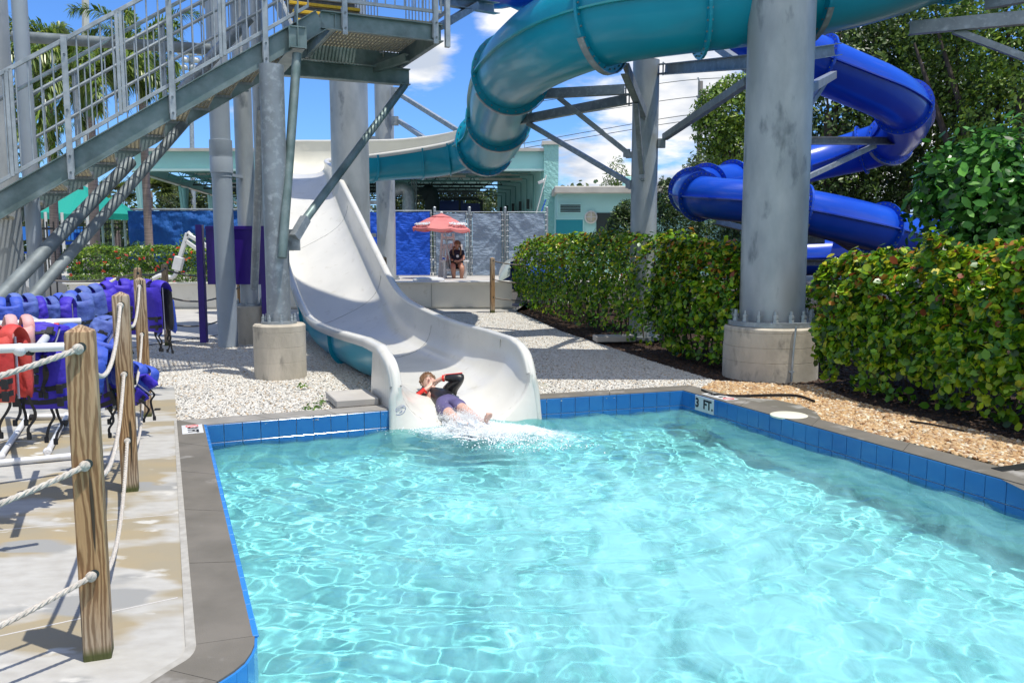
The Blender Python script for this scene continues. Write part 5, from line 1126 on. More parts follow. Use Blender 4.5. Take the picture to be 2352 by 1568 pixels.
def fanpalm(px, py, Y, rad, label, seed):
    r = np.random.RandomState(seed); c = at(px, py, Y); t = thing('fan_palm', (c.x, Y, 0), label, 'palm tree', 'fan palms beyond the pavilion'); g = MB(); g.tube([Vector((c.x, Y, 0)), c], [.16, .14], 10, False); g.build('trunk', palm_bark, t, True)
    Vv = []; Ff = []; Cc_ = []
    for k in range(34):
        d = Vector(r.normal(0, 1, 3)); d.z = abs(d.z)*.9-.25; d.normalize(); o = c+d*rad*.45; s_ = d.cross(ZA).normalized(); n_ = s_.cross(d)
        for j in range(16):
            an = R(-95+190*j/15); e = (d*math.cos(an)+s_*math.sin(an)); tip = o+e*rad*.55+n_*.0-ZA*.18*rad*abs(math.sin(an)); mid_ = o+e*rad*.28; w_ = e.cross(n_).normalized()*rad*.035; i0 = len(Vv); c0 = [(.12, .17, .04), (.20, .25, .06), (.07, .10, .03)][r.randint(3)]
            Vv += [o, mid_+w_, tip, mid_-w_]; Ff.append((i0, i0+1, i0+2, i0+3)); Cc_ += [(*c0, 1)]*4
    me = bpy.data.meshes.new('fans'); me.from_pydata([tuple(v) for v in Vv], [], Ff); a_ = me.attributes.new('Col', 'FLOAT_COLOR', 'POINT'); a_.data.foreach_set('color', np.array(Cc_, dtype=np.float32).ravel()); link_mesh(me, 'fans', leafmat, t)
fanpalm(344, 440, 47, 1.6, 'fan palm between the first two mint columns', 1); fanpalm(265, 448, 46, 1.2, 'fan palm behind the sea green canopy', 2); fanpalm(548, 462, 60, 1.4, 'fan palm beyond the right bay of the left roof', 3)
fanpalm(596, 470, 58, 1.2, 'fan palm seen between the pipe columns', 4)
# background bushes beyond the pavilion
for px, Y, bs, lab in ((405, 60, [(405, 470, 60, 1.3, 1.5)], 'dark tree behind the second mint column'), (440, 64, [(440, 465, 64, 1.6, 1.7)], 'dark tree between the third and fourth mint columns'), (490, 66, [(495, 470, 66, 1.6, 1.5), (470, 480, 66, 1.5, 1.2)], 'dark tree seen under the far end of the roof'), (1035, 52, [(1035, 455, 52, 2.0, 1.0), (1090, 470, 52, 1.2, .8)], 'bright shrubbery visible through the pavilion'), (960, 55, [(950, 465, 55, 1.6, 1.0)], 'green bush visible behind the black duct'), (130, 40, [(130, 500, 40, 2.4, 1.0), (220, 500, 40, 1.6, 1.0), (60, 490, 40, 1.6, 1.4)], 'dark hedge line behind the sea green canopy'), (1540, 45, [(1540, 440, 45, .9, .6)], 'far tree on the skyline right of the column'), (-40, 45, [(-40, 440, 45, 3, 2.5)], 'dark tree at far left behind the stairs'), (1145, 60, [(1130, 470, 60, 1.6, .9)], 'sparse far tree at the right of the pavilion gap')):
    tree('background_tree', tb(px, Y), 3.2, [bl(*b) for b in bs], 3500, .22, .5, [(.05, .08, .02), (.10, .15, .03), (.03, .05, .015)], [3, 2, 3], lab, 'tree', 300+px, .1, 'trees beyond the pavilion', branches=False)
# far belt of greenery that closes the horizon
r = np.random.RandomState(77); n = 60000; P = np.stack([r.uniform(-90, 90, n), r.uniform(74, 84, n), np.abs(r.normal(0, 1, n))*1.6+.2], 1); P[:, 2] *= 1+.5*np.sin(P[:, 0]*.31)+.3*np.sin(P[:, 0]*.9+2); P[:, 2] = P[:, 2].clip(.1, 7)
fw = leaves('far_woodland', P, np.tile([0, -1.0, .5], (n, 1)), .5, .6, palette(n, [(.05, .09, .025), (.09, .14, .03), (.03, .055, .02)], [3, 2, 3], r), leafdull, None, .6, 7); tag(fw, 'far belt of green trees closing the horizon', 'woodland', kind='stuff')
# ---------------------------------------------------------------- pavilion
DV = Vector((-.16, 1, 0)).normalized()
YB = 30.0
def fx(px, Y=YB): return at(px, 560, Y).x
def fz(py, Y=YB): return at(1176, py, Y).z
pav = thing('pavilion', (fx(800), YB, TZ), 'long mint green open pavilion with flat roof and steel trusses behind the slides', 'building')
xl, xr = fx(318), fx(1252); zt, zb = fz(347), fz(391)
def skew(x, y): return Vector((x+(y-YB)*DV.x/DV.y, y, 0))
D_ = 22
g = MB(); g.box(((xl+xr)/2, YB+.12, (zt+zb)/2), (xr-xl)/2, .12, (zt-zb)/2-.02); g.build('fascia', mint, pav)
g = MB(); g.box(((xl+xr)/2, YB+.02, zt+.03), (xr-xl)/2+.05, .22, .05); g.build('roof_edge', offw, pav)
g = MB(); g.box(((xl+xr)/2, YB-.02, zb), (xr-xl)/2, .16, .035); g.build('lower_flange', mat('pale mint edge', (.50, .72, .70), .6), pav)
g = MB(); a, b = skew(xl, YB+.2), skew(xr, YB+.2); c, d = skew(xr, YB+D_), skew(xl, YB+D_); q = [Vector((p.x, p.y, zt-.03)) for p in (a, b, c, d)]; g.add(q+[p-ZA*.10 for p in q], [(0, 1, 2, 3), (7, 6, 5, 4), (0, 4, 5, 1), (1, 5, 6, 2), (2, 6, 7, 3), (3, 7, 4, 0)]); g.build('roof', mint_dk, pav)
for k in range(9):     # cross trusses
    y = YB+1.2+k*2.3; z1 = zb+.05; z2 = zt-.25; g = MB(); n = 26
    for z in (z1, z2): g.beam(skew(xl+.3, y)+ZA*z, skew(xr-.3, y)+ZA*z, .035, .03)
    for j in range(n):
        x0 = xl+.3+(xr-xl-.6)*j/n; x1 = xl+.3+(xr-xl-.6)*(j+.5)/n; x2 = xl+.3+(xr-xl-.6)*(j+1)/n
        g.beam(skew(x0, y)+ZA*z1, skew(x1, y)+ZA*z2, .012, .012); g.beam(skew(x1, y)+ZA*z2, skew(x2, y)+ZA*z1, .012, .012)
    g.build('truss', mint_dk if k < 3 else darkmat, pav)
g = MB(); g.beam(skew(xl, YB)+ZA*(zb+.12), skew(xl, YB+D_)+ZA*(zb+.12), .08, .17); g.build('edge_beam', mint, pav)
g = MB(); g.beam(skew(xl, YB)+ZA*(zb-.05), skew(xl, YB+D_)+ZA*(zb-.05), .11, .018); g.build('edge_flange', offw, pav)
for k, y in enumerate((YB+.3, YB+7.0, YB+13.2, YB+19)):
    p = skew(xl+.12, y); g = MB(); g.lathe(p, [(.16, TZ), (.16, zb-.15)], 20); f = g.build('post', mint, pav, True)
    for sx in (-1, 1): g = MB(); g.beam(p+DV*sx*.10+ZA*(TZ+1.6), p+DV*sx*.75+ZA*(zb-.12), .05, .05); g.build('knee_brace', mint, pav)
# right part: textured end wall and inner wall
wx0, wx1 = fx(1248), fx(1281)
g = MB(); g.box(((wx0+wx1)/2, YB+.1, (TZ+fz(333))/2), (wx1-wx0)/2, .32, (fz(333)-TZ)/2); g.build('end_pier', mat('stucco mint', (.30, .60, .575), .85, 0, bump=1.0, bscale=9, bdist=.06), pav)
g = MB(); g.box(((wx0+wx1)/2+.05, YB+.1, fz(330)), (wx1-wx0)/2+.12, .4, .06); g.build('coping_cap', offw, pav)
g = MB(); a, b = skew(xr-.1, YB+.3), skew(xr-.1, YB+11); q = [a+ZA*TZ, b+ZA*TZ, b+ZA*zt, a+ZA*zt]; g.add(q+[p+XA*.2 for p in q], [(0, 1, 2, 3), (7, 6, 5, 4), (0, 3, 7, 4), (1, 5, 6, 2), (0, 4, 5, 1), (3, 2, 6, 7)]); g.build('side_wall', mint, pav)
g = MB()
for k in range(7): y = YB+1.2+k*1.3; g.tube([skew(xr-.2, y)+ZA*2.4, skew(xr-.2, y)+ZA*(4.0-.05*k), skew(xr-1.0, y)+ZA*(4.05-.05*k)], .03, 6)
g.build('wall_conduits', mint_dk, pav)
g = MB()
for k in range(5): y = YB+2+k*1.7; g.box(skew(xr-.25, y)+ZA*3.0, .06, .12, .18)
g.build('switch_boxes', darkmat, pav)
# overhead ducts and pipes inside
g = MB(); p = [at(900, 440, 33), at(925, 432, 33), at(938, 445, 33), at(938, 500, 33)]; g.tube([Vector(v) for v in smooth_path([tuple(x) for x in p], 5)], .24, 16); du = g.build('duct', galv_lt, pav, True)
g = MB(); p = [at(970, 450, 35), at(985, 442, 35), at(992, 455, 35), at(992, 510, 35)]; g.tube([Vector(v) for v in smooth_path([tuple(x) for x in p], 5)], .30, 16); g.build('duct', darkmat, pav, True)
for k, px in enumerate((940, 945, 950)): g = MB(); g.tube([at(px+6, 405, 34), at(px+6, 500, 34)], .03, 6); g.build('riser_pipe', galv, pav)
g = MB(); g.tube([at(1010, 457, 36), at(1095, 457, 36), at(1106, 463, 36), at(1106, 500, 36)], .06, 8); g.tube([at(1056, 457, 36), at(1056, 500, 36)], .05, 8); g.build('pump_pipework', darkmat, pav)
g = MB(); g.box(at(1046, 478, 37), 1.1, .4, .18); g.box(at(1038, 468, 37), .5, .3, .12); g.build('pump_housing', mat('navy pump housing', (.02, .05, .2), .5), pav)
for px, py, l_ in ((1164, 401, .78), (1020, 405, .8), (1150, 412, .8), (950, 400, .5)):
    g = MB(); g.box(at(px, py, YB+2.2), l_, .08, .035); g.build('tube_light', mat('dusty lamp casing', (.42, .42, .36), .5), pav)
# left bay louvre panel (second bay roof soffit boards)
g = MB()
for k in range(6): g.beam(skew(xl+1.2, YB+2+k*2.6)+ZA*(zb+.25), skew(xl+4.4, YB+2+k*2.6)+ZA*(zb+.25), .18, .02)
g.build('soffit_panels', offw, pav)
# leaning pole and net by the end pier, camera on the wall
t = thing('pool_pole', at(1230, 500, 29.3), 'white pole leaning inside the pavilion by the end wall', 'pole'); g = MB(); g.tube([at(1228, 505, 29.4), at(1255, 402, 29.6)], .02, 6); g.build('pole', plasticw, t)
t = thing('security_camera', at(1241, 418, 29.6), 'small white security camera on the pavilion end wall', 'camera'); g = MB(); g.beam(at(1236, 421, 29.5), at(1248, 416, 29.5), .05, .05, bev=.01); g.beam(at(1246, 418, 29.5), at(1250, 410, 29.8), .015, .015); g.build('housing', plasticw, t)
t = thing('blue_pole', at(1247, 500, 29.4), 'short blue pole leaning at the pavilion end wall', 'pole'); g = MB(); g.tube([at(1243, 488, 29.4), at(1254, 458, 29.5)], .02, 6); g.build('pole', tarp_b, t)

# low mint building on the right
YL = 28.0; lb = thing('low_building', (fx(1400, YL), YL, TZ), 'low flat mint building with teal door and louvre vent right of the pavilion', 'building')
lx0, lx1 = fx(1279, YL), fx(1760, YL); lz = fz(441, YL)
g = MB(); g.box(((lx0+lx1)/2, YL+3, (TZ+lz)/2), (lx1-lx0)/2, 3, (lz-TZ)/2); g.build('wall', mint, lb)
g = MB(); g.box(((lx0+lx1)/2, YL+2.8, fz(437, YL)), (lx1-lx0)/2+.1, 3.15, .11, bev=.02); g.build('roof', offw, lb)
def px_box(parent, name, x0, y0, x1, y1, Y, th, m, off=0):
    a, b = at(x0, y0, Y), at(x1, y1, Y); g = MB(); g.box(((a.x+b.x)/2, Y-off, (a.z+b.z)/2), abs(b.x-a.x)/2, th, abs(a.z-b.z)/2); return g.build(name, m, parent)
vt = px_box(lb, 'vent', 1284, 467, 1336, 490, YL, .03, mint, .02)
for k in range(5): px_box(vt, 'louvre', 1287, 470.6+k*3.6, 1333, 472.8+k*3.6, YL, .012, darkmat, .052)
dr = px_box(lb, 'door', 1277, 504, 1340, 575, YL, .03, tealdoor, .01)
for e in ((1277, 502, 1341, 504.5), (1338.5, 504, 1341, 575)): px_box(lb, 'door_frame', *e, YL, .045, mint, .01)
px_box(lb, 'doorway', 1370, 489, 1420, 575, YL, .02, darkmat, .01)
c = at(1357, 499, YL-.06); g = MB(); g.lathe(c, [(0, .0), (.20, 0), (.21, .05), (.17, .09), (.165, .06), (0, .06)], 30, -YA); lm = g.build('round_lamp', plasticw, lb, True)
g = MB(); g.lathe(c, [(.165, .058), (.10, .10), (0, .115)], 30, -YA); g.build('lamp_glass', glassy, lm, True)
g = MB(); g.box(c-YA*.105, .17, .012, .012); g.box(c-YA*.105, .012, .012, .17); g.build('lamp_cross', plasticw, lm)
# roof things
t = thing('roof_vent', at(1444, 420, 29.5), 'white and mint roof ventilator on the low building', 'roof vent'); g = MB(); g.box(at(1443, 424, 29.5), .18, .18, .12); g.box(at(1444, 413, 29.5), .14, .14, .10, bev=.02); g.build('hood', mint, t)
t = thing('roof_antenna', at(1209, 320, 31), 'thin aerial rod on the pavilion roof corner', 'aerial'); g = MB(); g.tube([at(1205, 345, 31), at(1205, 300, 31)], .012, 5); g.build('rod', galv, t)
# utility pole and wires
up_ = thing('utility_pole', tb(1606, 42), 'tall grey utility pole behind the young tree', 'utility pole'); g = MB(); b = at(1604, 560, 42); g.tube([Vector((b.x, 42, 0)), at(1609, 187, 42)], [.17, .12], 12); g.build('pole', mat('weathered grey pole', (.30, .28, .26), .9, 0, col2=(.22, .2, .18), scale=4, stretch=(1, 1, .2)), up_, True)
for px, py in ((1603, 178), (1600, 220), (1612, 265)): g = MB(); g.tube([at(px, py, 42), at(1609, py+18, 42)], .035, 6); g.build('insulator_arm', galv, up_)
g = MB(); g.tube([at(1603, 358, 41), at(1570, 400, 40.2)], .012, 4); g.build('guy_wire', offw, up_)
for i, (y0, y1, y2) in enumerate(((225, 182, 180), (268, 222, 222), (316, 262, 262), (327, 275, 270))):
    g = MB(); P = [at(1190, y0+16, 46), at(1400, (y0*.45+y1*.55)+8, 44), at(1605, y1, 42), at(1800, y2, 40)]; g.tube([Vector(v) for v in smooth_path([tuple(p) for p in P], 5)], .016, 4); tag(g.build('power_line', darkmat, origin=P[0]), ('uppermost power line crossing the clouds', 'second power line below the pole top', 'third power line, above the lowest pair', 'lowest power line crossing the clouds')[i], 'power line', 'power lines')
# stadium light pole on the left
lp = thing('light_tower', tb(435, 60), 'tall pole with clusters of white floodlights seen through the stair', 'light pole'); g = MB(); g.tube([Vector((at(444, 560, 60).x, 60, 0)), at(437, 108, 60)], [.20, .12], 10); g.build('pole', galv_lt, lp, True)
for px, py in ((415, 121), (437, 121), (460, 122), (426, 138), (452, 139), (423, 155), (446, 155)):
    c = at(px, py, 59.6); g = MB(); g.ell(c, .27, .25, .2, n=12, m=6); g.beam(c+ZA*-.15, at(437, py+6, 60), .03, .03); g.build('floodlight', plasticw, lp, True)
t2 = thing('slim_mast', tb(197, 40), 'pale mast rising beside the feathery palm', 'mast'); g = MB(); g.tube([Vector((at(199, 560, 40).x, 40, 0)), at(196, -10, 40)], .16, 8); g.build('mast', offw, t2, True)

# ---------------------------------------------------------------- white raceway along the terrace
YR = 20.25; rw = thing('raceway', (at(700, 700, YR).x, YR, 0), 'low white fibreglass raceway running across behind the slide', 'raceway')
def prof_at(x, y, dn=Vector((0, -1, 0)), zt_=.635):
    p = Vector((x, y, 0)); return [p-dn*.05+ZA*-.05, p-dn*.0+ZA*.03, p+ZA*(zt_-.13), p+dn*.03+ZA*(zt_-.055), p+dn*.10+ZA*(zt_-.04), p+dn*.115+ZA*(zt_-.01), p+dn*.09+ZA*zt_, p-dn*.12+ZA*(zt_+.005), p-dn*.16+ZA*(zt_-.02), p-dn*.17+ZA*(zt_-.35)]
x0, x1 = at(186, 700, 20.1).x, at(1176, 700, YR).x; xs_ = [x0+(x1-x0)*k/16 for k in range(17)]
rings = []
for an in (75, 55, 35, 18): 
    a_ = R(an); cxx = x0; rr_ = .55; rings.append(prof_at(cxx-rr_*math.sin(a_), YR-.10+rr_*(1-math.cos(a_)), Vector((-math.sin(a_), -math.cos(a_), 0)), .60))
for x in xs_: rings.append(prof_at(x, YR-.10+.10*(x-x0)/(x1-x0), zt_=.60+.045*(x-x0)/(x1-x0)))
g = MB(); g.loft([r[::-1] for r in rings]); g.build('outer_wall', white, rw, True, auto=R(30))
for k in (3, 5, 8, 11, 13): g = MB(); x = xs_[k]; q = prof_at(x, YR-.115+.10*(x-x0)/(x1-x0), zt_=.60+.045*(x-x0)/(x1-x0)); g.tube([p+Vector((0, -.004, 0)) for p in q[1:4]], .006, 4); g.build('joint_line', seam, rw)
g = MB(); g.loft([[Vector((x0, YR+.05, .5)), Vector((x0, YR+1.1, .45))], [Vector((x1, YR+.05, .55)), Vector((x1, YR+1.1, .5))]]); g.build('channel_floor', white, rw)
g = MB(); g.box(((x0+x1)/2, YR-.25, -.008), (x1-x0)/2, .02, .012); g.build('slot_drain', seam, rw)
t = thing('white_pad', at(978, 641, 22), 'white rounded pad on the raceway edge beside the grey column', 'pad'); g = MB(); g.ell(at(985, 643, 22), .42, .3, .08, n=18, m=8, pw=.7); g.build('pad', plasticw, t, True)
# ---------------------------------------------------------------- tarps and chain-link panels
def cloth_grid(x0, x1, z0, z1, Y, nx_, nz_, amp, seed, sag=0.0, scal=0.0, dx=0.0):
    P = []; 
    for j in range(nz_+1):
        row = []
        for i in range(nx_+1):
            u, v = i/nx_, j/nz_; x = x0+(x1-x0)*u; z = z0+(z1-z0)*v
            fd = abs(mn.noise(Vector((x*1.1+z*.9+seed, z*.5, seed+2)))); fe = abs(mn.noise(Vector((x*1.6-z*1.4+seed*3, z*.4, seed+7)))); d = mn.noise(Vector((x*1.3+seed, z*1.7, seed)))*amp-(max(0, .16-fd)*1.1+max(0, .12-fe)*.9)*.12+mn.noise(Vector((x*3.5+z*1.2, z*4-x*1.1, seed+5)))*amp*.55+mn.noise(Vector((x*9, z*11+x*3, seed+9)))*amp*.2
            z -= sag*4*u*(1-u)*v+scal*abs(math.sin(u*math.pi*3))*v
            row.append(Vector((x, Y+d+dx*u, z)))
        P.append(row)
    g = MB(); g.loft(P); return g
def panel(px0, px1, py0, py1, Y, m, label, post=True, name='tarp_fence', amp=.07, seed=0, sag=.02, frame=True):
    a, b = at(px0, py1, Y), at(px1, py0, Y); t = thing(name, ((a.x+b.x)/2, Y, a.z), label, 'fence panel', 'tarp-covered fence panels'); g = cloth_grid(a.x+.04, b.x-.04, max(a.z, TZ+.02), b.z-.03, Y-.03, 64, 56, amp, seed, sag); g.build('tarp', m, t, True)
    if frame:
        g = MB(); g.tube([Vector((a.x, Y, TZ)), Vector((a.x, Y, b.z)), Vector((b.x, Y, b.z)), Vector((b.x, Y, TZ))], .03, 8); g.build('frame', galv_lt, t, True)
        g = MB(); n = 12
        for k in range(n):
            for x in (a.x, b.x): z = TZ+(b.z-TZ)*(k+.5)/n; g.tube([Vector((x-.035, Y-.03, z)), Vector((x+.035, Y-.03, z))], .012, 5)
        g.build('ties', galv, t)
    return t
panel(846, 892, 484, 645, 27.2, tarp_b, 'strip of bright blue tarp between the wide column and the grey column', seed=1, amp=.04)
panel(892, 990, 484, 645, 27.0, tarp_b, 'wide bright blue tarp panel left of the umbrella', seed=2, amp=.04)
panel(1000, 1072, 486, 645, 27.0, tarp_g, 'slate grey tarp panel directly behind the lifeguard', seed=3, amp=.04)
panel(1083, 1154, 487, 645, 27.0, tarp_g, 'silvery grey tarp panel right of the lifeguard', seed=4, amp=.04)
panel(1166, 1254, 487, 660, 26.8, tarp_g, 'creased grey tarp panel at the end pier of the pavilion', seed=5, amp=.04)
t = panel(300, 612, 482, 645, 26.6, tarp_n, 'long navy blue tarp fence on the left behind the shrubs', seed=6, amp=.18, sag=0, frame=False)
g = MB(); a, b = at(300, 481, 26.6), at(612, 481, 26.6); g.tube([a, b], .03, 8); g.build('frame', galv_lt, t, True)
for px in (998, 1078, 1160, 1256): 
    q = at(px, 480, 27.05); g = MB(); g.tube([Vector((q.x, q.y, TZ)), q], .045, 10); g.ell(q+ZA*.03, .05, .05, .05, n=8, m=5); tag(g.build('fence_post', galv_lt, origin=(q.x, q.y, TZ)), {998: 'galvanised fence post just left of the slate grey tarp', 1078: 'galvanised fence post between the two middle grey tarps', 1160: 'tall galvanised post left of the creased tarp', 1256: 'galvanised post against the pavilion end pier'}[px], 'fence post', 'tarp fence posts')
# black iron fence on the left and the sea green canopy
fe = thing('iron_fence', at(200, 560, 25), 'black iron picket fence behind the hedge and under the canopy', 'fence')
for px0, px1, Y in ((90, 122, 15), (205, 300, 33), (100, 205, 33)):
    a, b = at(px0, 500, Y), at(px1, 500, Y); base = 0 if Y < 20 else TZ; zt_ = base+1.9; g = MB(); n = int((b.x-a.x)/.13)+1
    for k in range(n+1): x = a.x+(b.x-a.x)*k/n; g.beam((x, Y, base), (x, Y, zt_), .010, .010)
    for z in (base+.15, zt_-.3, zt_-.12): g.beam((a.x, Y, z), (b.x, Y, z), .015, .02)
    g.build('panel', ironblk, fe)
ca = thing('shade_canopy', tb(190, 30), 'sea green peaked shade canopy on white poles at left', 'canopy')
pk = at(188, 424, 31); e = [at(88, 487, 29), at(226, 489, 29), at(306, 484, 34), at(150, 480, 34)]; g = MB()
for i in range(4):
    a, b = e[i], e[(i+1) % 4]; m_ = (a+b)/2-ZA*.05; g.add([a, m_, b, pk], [(0, 1, 3), (1, 2, 3)]); g.add([a, m_, b, b-ZA*.22, m_-ZA*.22, a-ZA*.22], [(0, 1, 4, 5), (1, 2, 3, 4)])
g.build('canopy', canopy_t, ca)
pk2 = at(256, 452, 33); e2 = [at(226, 489, 30), at(300, 492, 32), at(306, 484, 36), at(240, 482, 36)]; g = MB()
for i in range(4): a, b = e2[i], e2[(i+1) % 4]; g.add([a, b, pk2], [(0, 1, 2)]); g.add([a, b, b-ZA*.22, a-ZA*.22], [(0, 1, 2, 3)])
g.build('canopy', canopy_t, ca)
for px, py, Y in ((104, 487, 29), (142, 488, 29), (200, 489, 29), (257, 489, 33), (285, 489, 33), (234, 488, 33)): q = at(px, py, Y); g = MB(); g.tube([Vector((q.x, q.y, TZ)), q], .05, 8); g.build('pole', plasticw, ca, True)
# blue awning strip and loungers beyond
t = thing('blue_awning', at(120, 535, 36), 'low blue fabric strip behind the iron fence', 'awning'); g = MB(); a, b = at(40, 536, 36), at(190, 536, 36); g.box((a+b)/2, (b.x-a.x)/2, .05, .28); g.build('fabric', mat('azure fabric', (.02, .18, .62), .7), t)
for i, (px, py) in enumerate(((110, 556), (150, 560), (186, 556), (96, 580))):
    q = at(px, py, 31); t = thing('sun_lounger', q, ('blue lounger behind the fence under the awning, left', 'blue lounger in the middle behind the fence', 'blue lounger nearest the palm trunk behind the fence', 'lowest blue lounger left behind the fence')[i], 'sun lounger', 'blue loungers'); g = MB(); g.box(q, .55, .28, .03); g.box(q+Vector((.5, 0, .18)), .04, .28, .22); g.build('seat', tarp_b, t); g = MB()
    for sx in (-.45, .45):
        for sy in (-.22, .22): g.beam(q+Vector((sx, sy, 0)), q+Vector((sx, sy, -.35)), .02, .02)
    g.build('legs', plasticw, t)

# ---------------------------------------------------------------- lifeguard station
LY = 24.9
um = thing('umbrella', Vector((at(1014, 640, LY).x, LY, TZ)), 'faded red lifeguard umbrella with white lettering', 'umbrella')
uc = at(1014, 493, LY); er = 137/2*LY/FP; ez = at(1014, 531, LY).z; seg = 8; tilt = .02
def urim(k, f, h): a_ = 2*math.pi*(k+.5)/seg; return Vector((uc.x+math.cos(a_)*er*f, uc.y+math.sin(a_)*er*f, uc.z-h+ (-.03*math.cos(a_)*f)))
hh_ = uc.z-ez
g = MB()
for k in range(seg):
    rows = []
    for f, h in ((.02, 0), (.25, .10), (.5, .27), (.75, .52), (1.0, .84)):
        a, b = urim(k, f, h*hh_), urim(k+1, f, h*hh_); m_ = (a+b)/2-ZA*.02*f*(-1); rows.append([a, (a*.75+b*.25)-ZA*.02*f, (a+b)/2-ZA*.03*f, (a*.25+b*.75)-ZA*.02*f, b])
    va = [rows[-1][0]-ZA*.05, rows[-1][1]-ZA*.08, rows[-1][2]-ZA*.085, rows[-1][3]-ZA*.08, rows[-1][4]-ZA*.05]; g.loft(rows+[va])
g.build('canopy', umb_r, um)
g = MB(); 
for k in range(seg): 
    rows = [[urim(k, .02, -.03), urim(k+1, .02, -.03)], [urim(k, .36, .13*hh_), urim(k+1, .36, .13*hh_)]]; g.loft(rows)
    g.loft([rows[-1], [p-ZA*.03 for p in rows[-1]]])
g.build('vent_cap', umb_r, um)
g = MB(); g.ell(uc+ZA*.05, .05, .05, .05, n=8, m=5); g.build('finial', plasticw, um, True)
g = MB(); g.tube([Vector((uc.x+.30, LY+.15, TZ)), Vector((uc.x+.02, LY, uc.z))], .022, 8); g.build('pole', galv_lt, um, True)
for k, px, py in ((4, 981, 517), (6, 1052, 518)):
    c = at(px, py, LY-er*.72); a_ = 2*math.pi*(k+1)/seg; tx = Vector((-math.sin(a_), math.cos(a_), 0)) ; tx = tx if tx.x > 0 else -tx
    ra = Vector((math.cos(a_)*.80, math.sin(a_)*.80, -.55)).normalized(); nv = tx.cross(-ra); 
    q = urim(k+.5, .76, .50*hh_)+nv.normalized()*.05
    q = Vector((uc.x+math.cos(a_)*er*.80, uc.y+math.sin(a_)*er*.80, uc.z-.66*hh_))+nv*.05
    text_obj('lettering', '+GUARD', .165, q, tx, -ra, plasticw, um, bold=.008, depth=.006)
ld = thing('guard_ladder', Vector((at(1028, 640, 25.6).x, 25.6, TZ)), 'white ladder-back guard stand behind the seated lifeguard', 'guard stand')
def lpt(px, py, Y=25.6): return at(px, py, Y)
for a, b in (((1016, 536), (1009, 650)), ((1041, 536), (1046, 600)), ((1021, 560), (1015, 650))): g = MB(); g.beam(lpt(*a), Vector((lpt(*b).x, 25.6, max(lpt(*b).z, TZ))), .045, .035); g.build('rail', plasticw, ld)
for py in (546, 569, 590, 609, 631): g = MB(); g.box(lpt(1029, py), .17*1.0, .06, .035, bev=.008); g.build('rung', plasticw, ld)
g = MB(); g.box(lpt(1031, 551), .12, .05, .02); g.build('strap_bundle', galv, ld)
ch = thing('lounge_chair', Vector((at(1045, 640, 25.1).x, 25.1, TZ)), 'white plastic armchair with slatted back under the umbrella', 'chair')
sx = at(1046, 620, 25.2).x; sz = at(1046, 616, 25.2).z
g = MB(); g.box((sx, 25.15, sz-.05), .26, .26, .03, bev=.01); g.build('seat', plasticw, ch)
for k in range(5): g = MB(); x = sx-.20+.10*k; g.box((x-.05, 25.45, sz+.33+.05*math.cos((k-2)*.6)), .043, .015, .36, XA, Vector((0, .97, -.2)).normalized(), Vector((0, .2, .97)).normalized(), .008); g.build('back_slat', plasticw, ch)
for s_ in (-1, 1):
    g = MB(); g.box((sx+s_*.33, 25.15, sz+.21), .07, .33, .015, bev=.006); g.build('armrest', plasticw, ch)
    for yy in (24.9, 25.4): g = MB(); g.box((sx+s_*.30, yy, (TZ+sz+.2)/2), .03, .03, (sz+.2-TZ)/2, bev=.004); g.build('leg', plasticw, ch)
t = thing('drink_cup', at(1027, 596, 24.95), 'white and blue paper cup with straw on the left armrest', 'cup'); cc_ = Vector((sx-.33, 25.0, sz+.225)); g = MB(); g.lathe(cc_, [(0, 0), (.03, 0), (.04, .13), (.042, .13)], 14); cp = g.build('cup', plasticw, t, True); g = MB(); g.tube([cc_+ZA*.05, cc_+Vector((-.02, 0, .30))], .005, 5); g.build('straw', plasticw, t); g = MB(); g.lathe(cc_, [(.0345, .04), (.0385, .09)], 14); g.build('print_band', tarp_b, t)

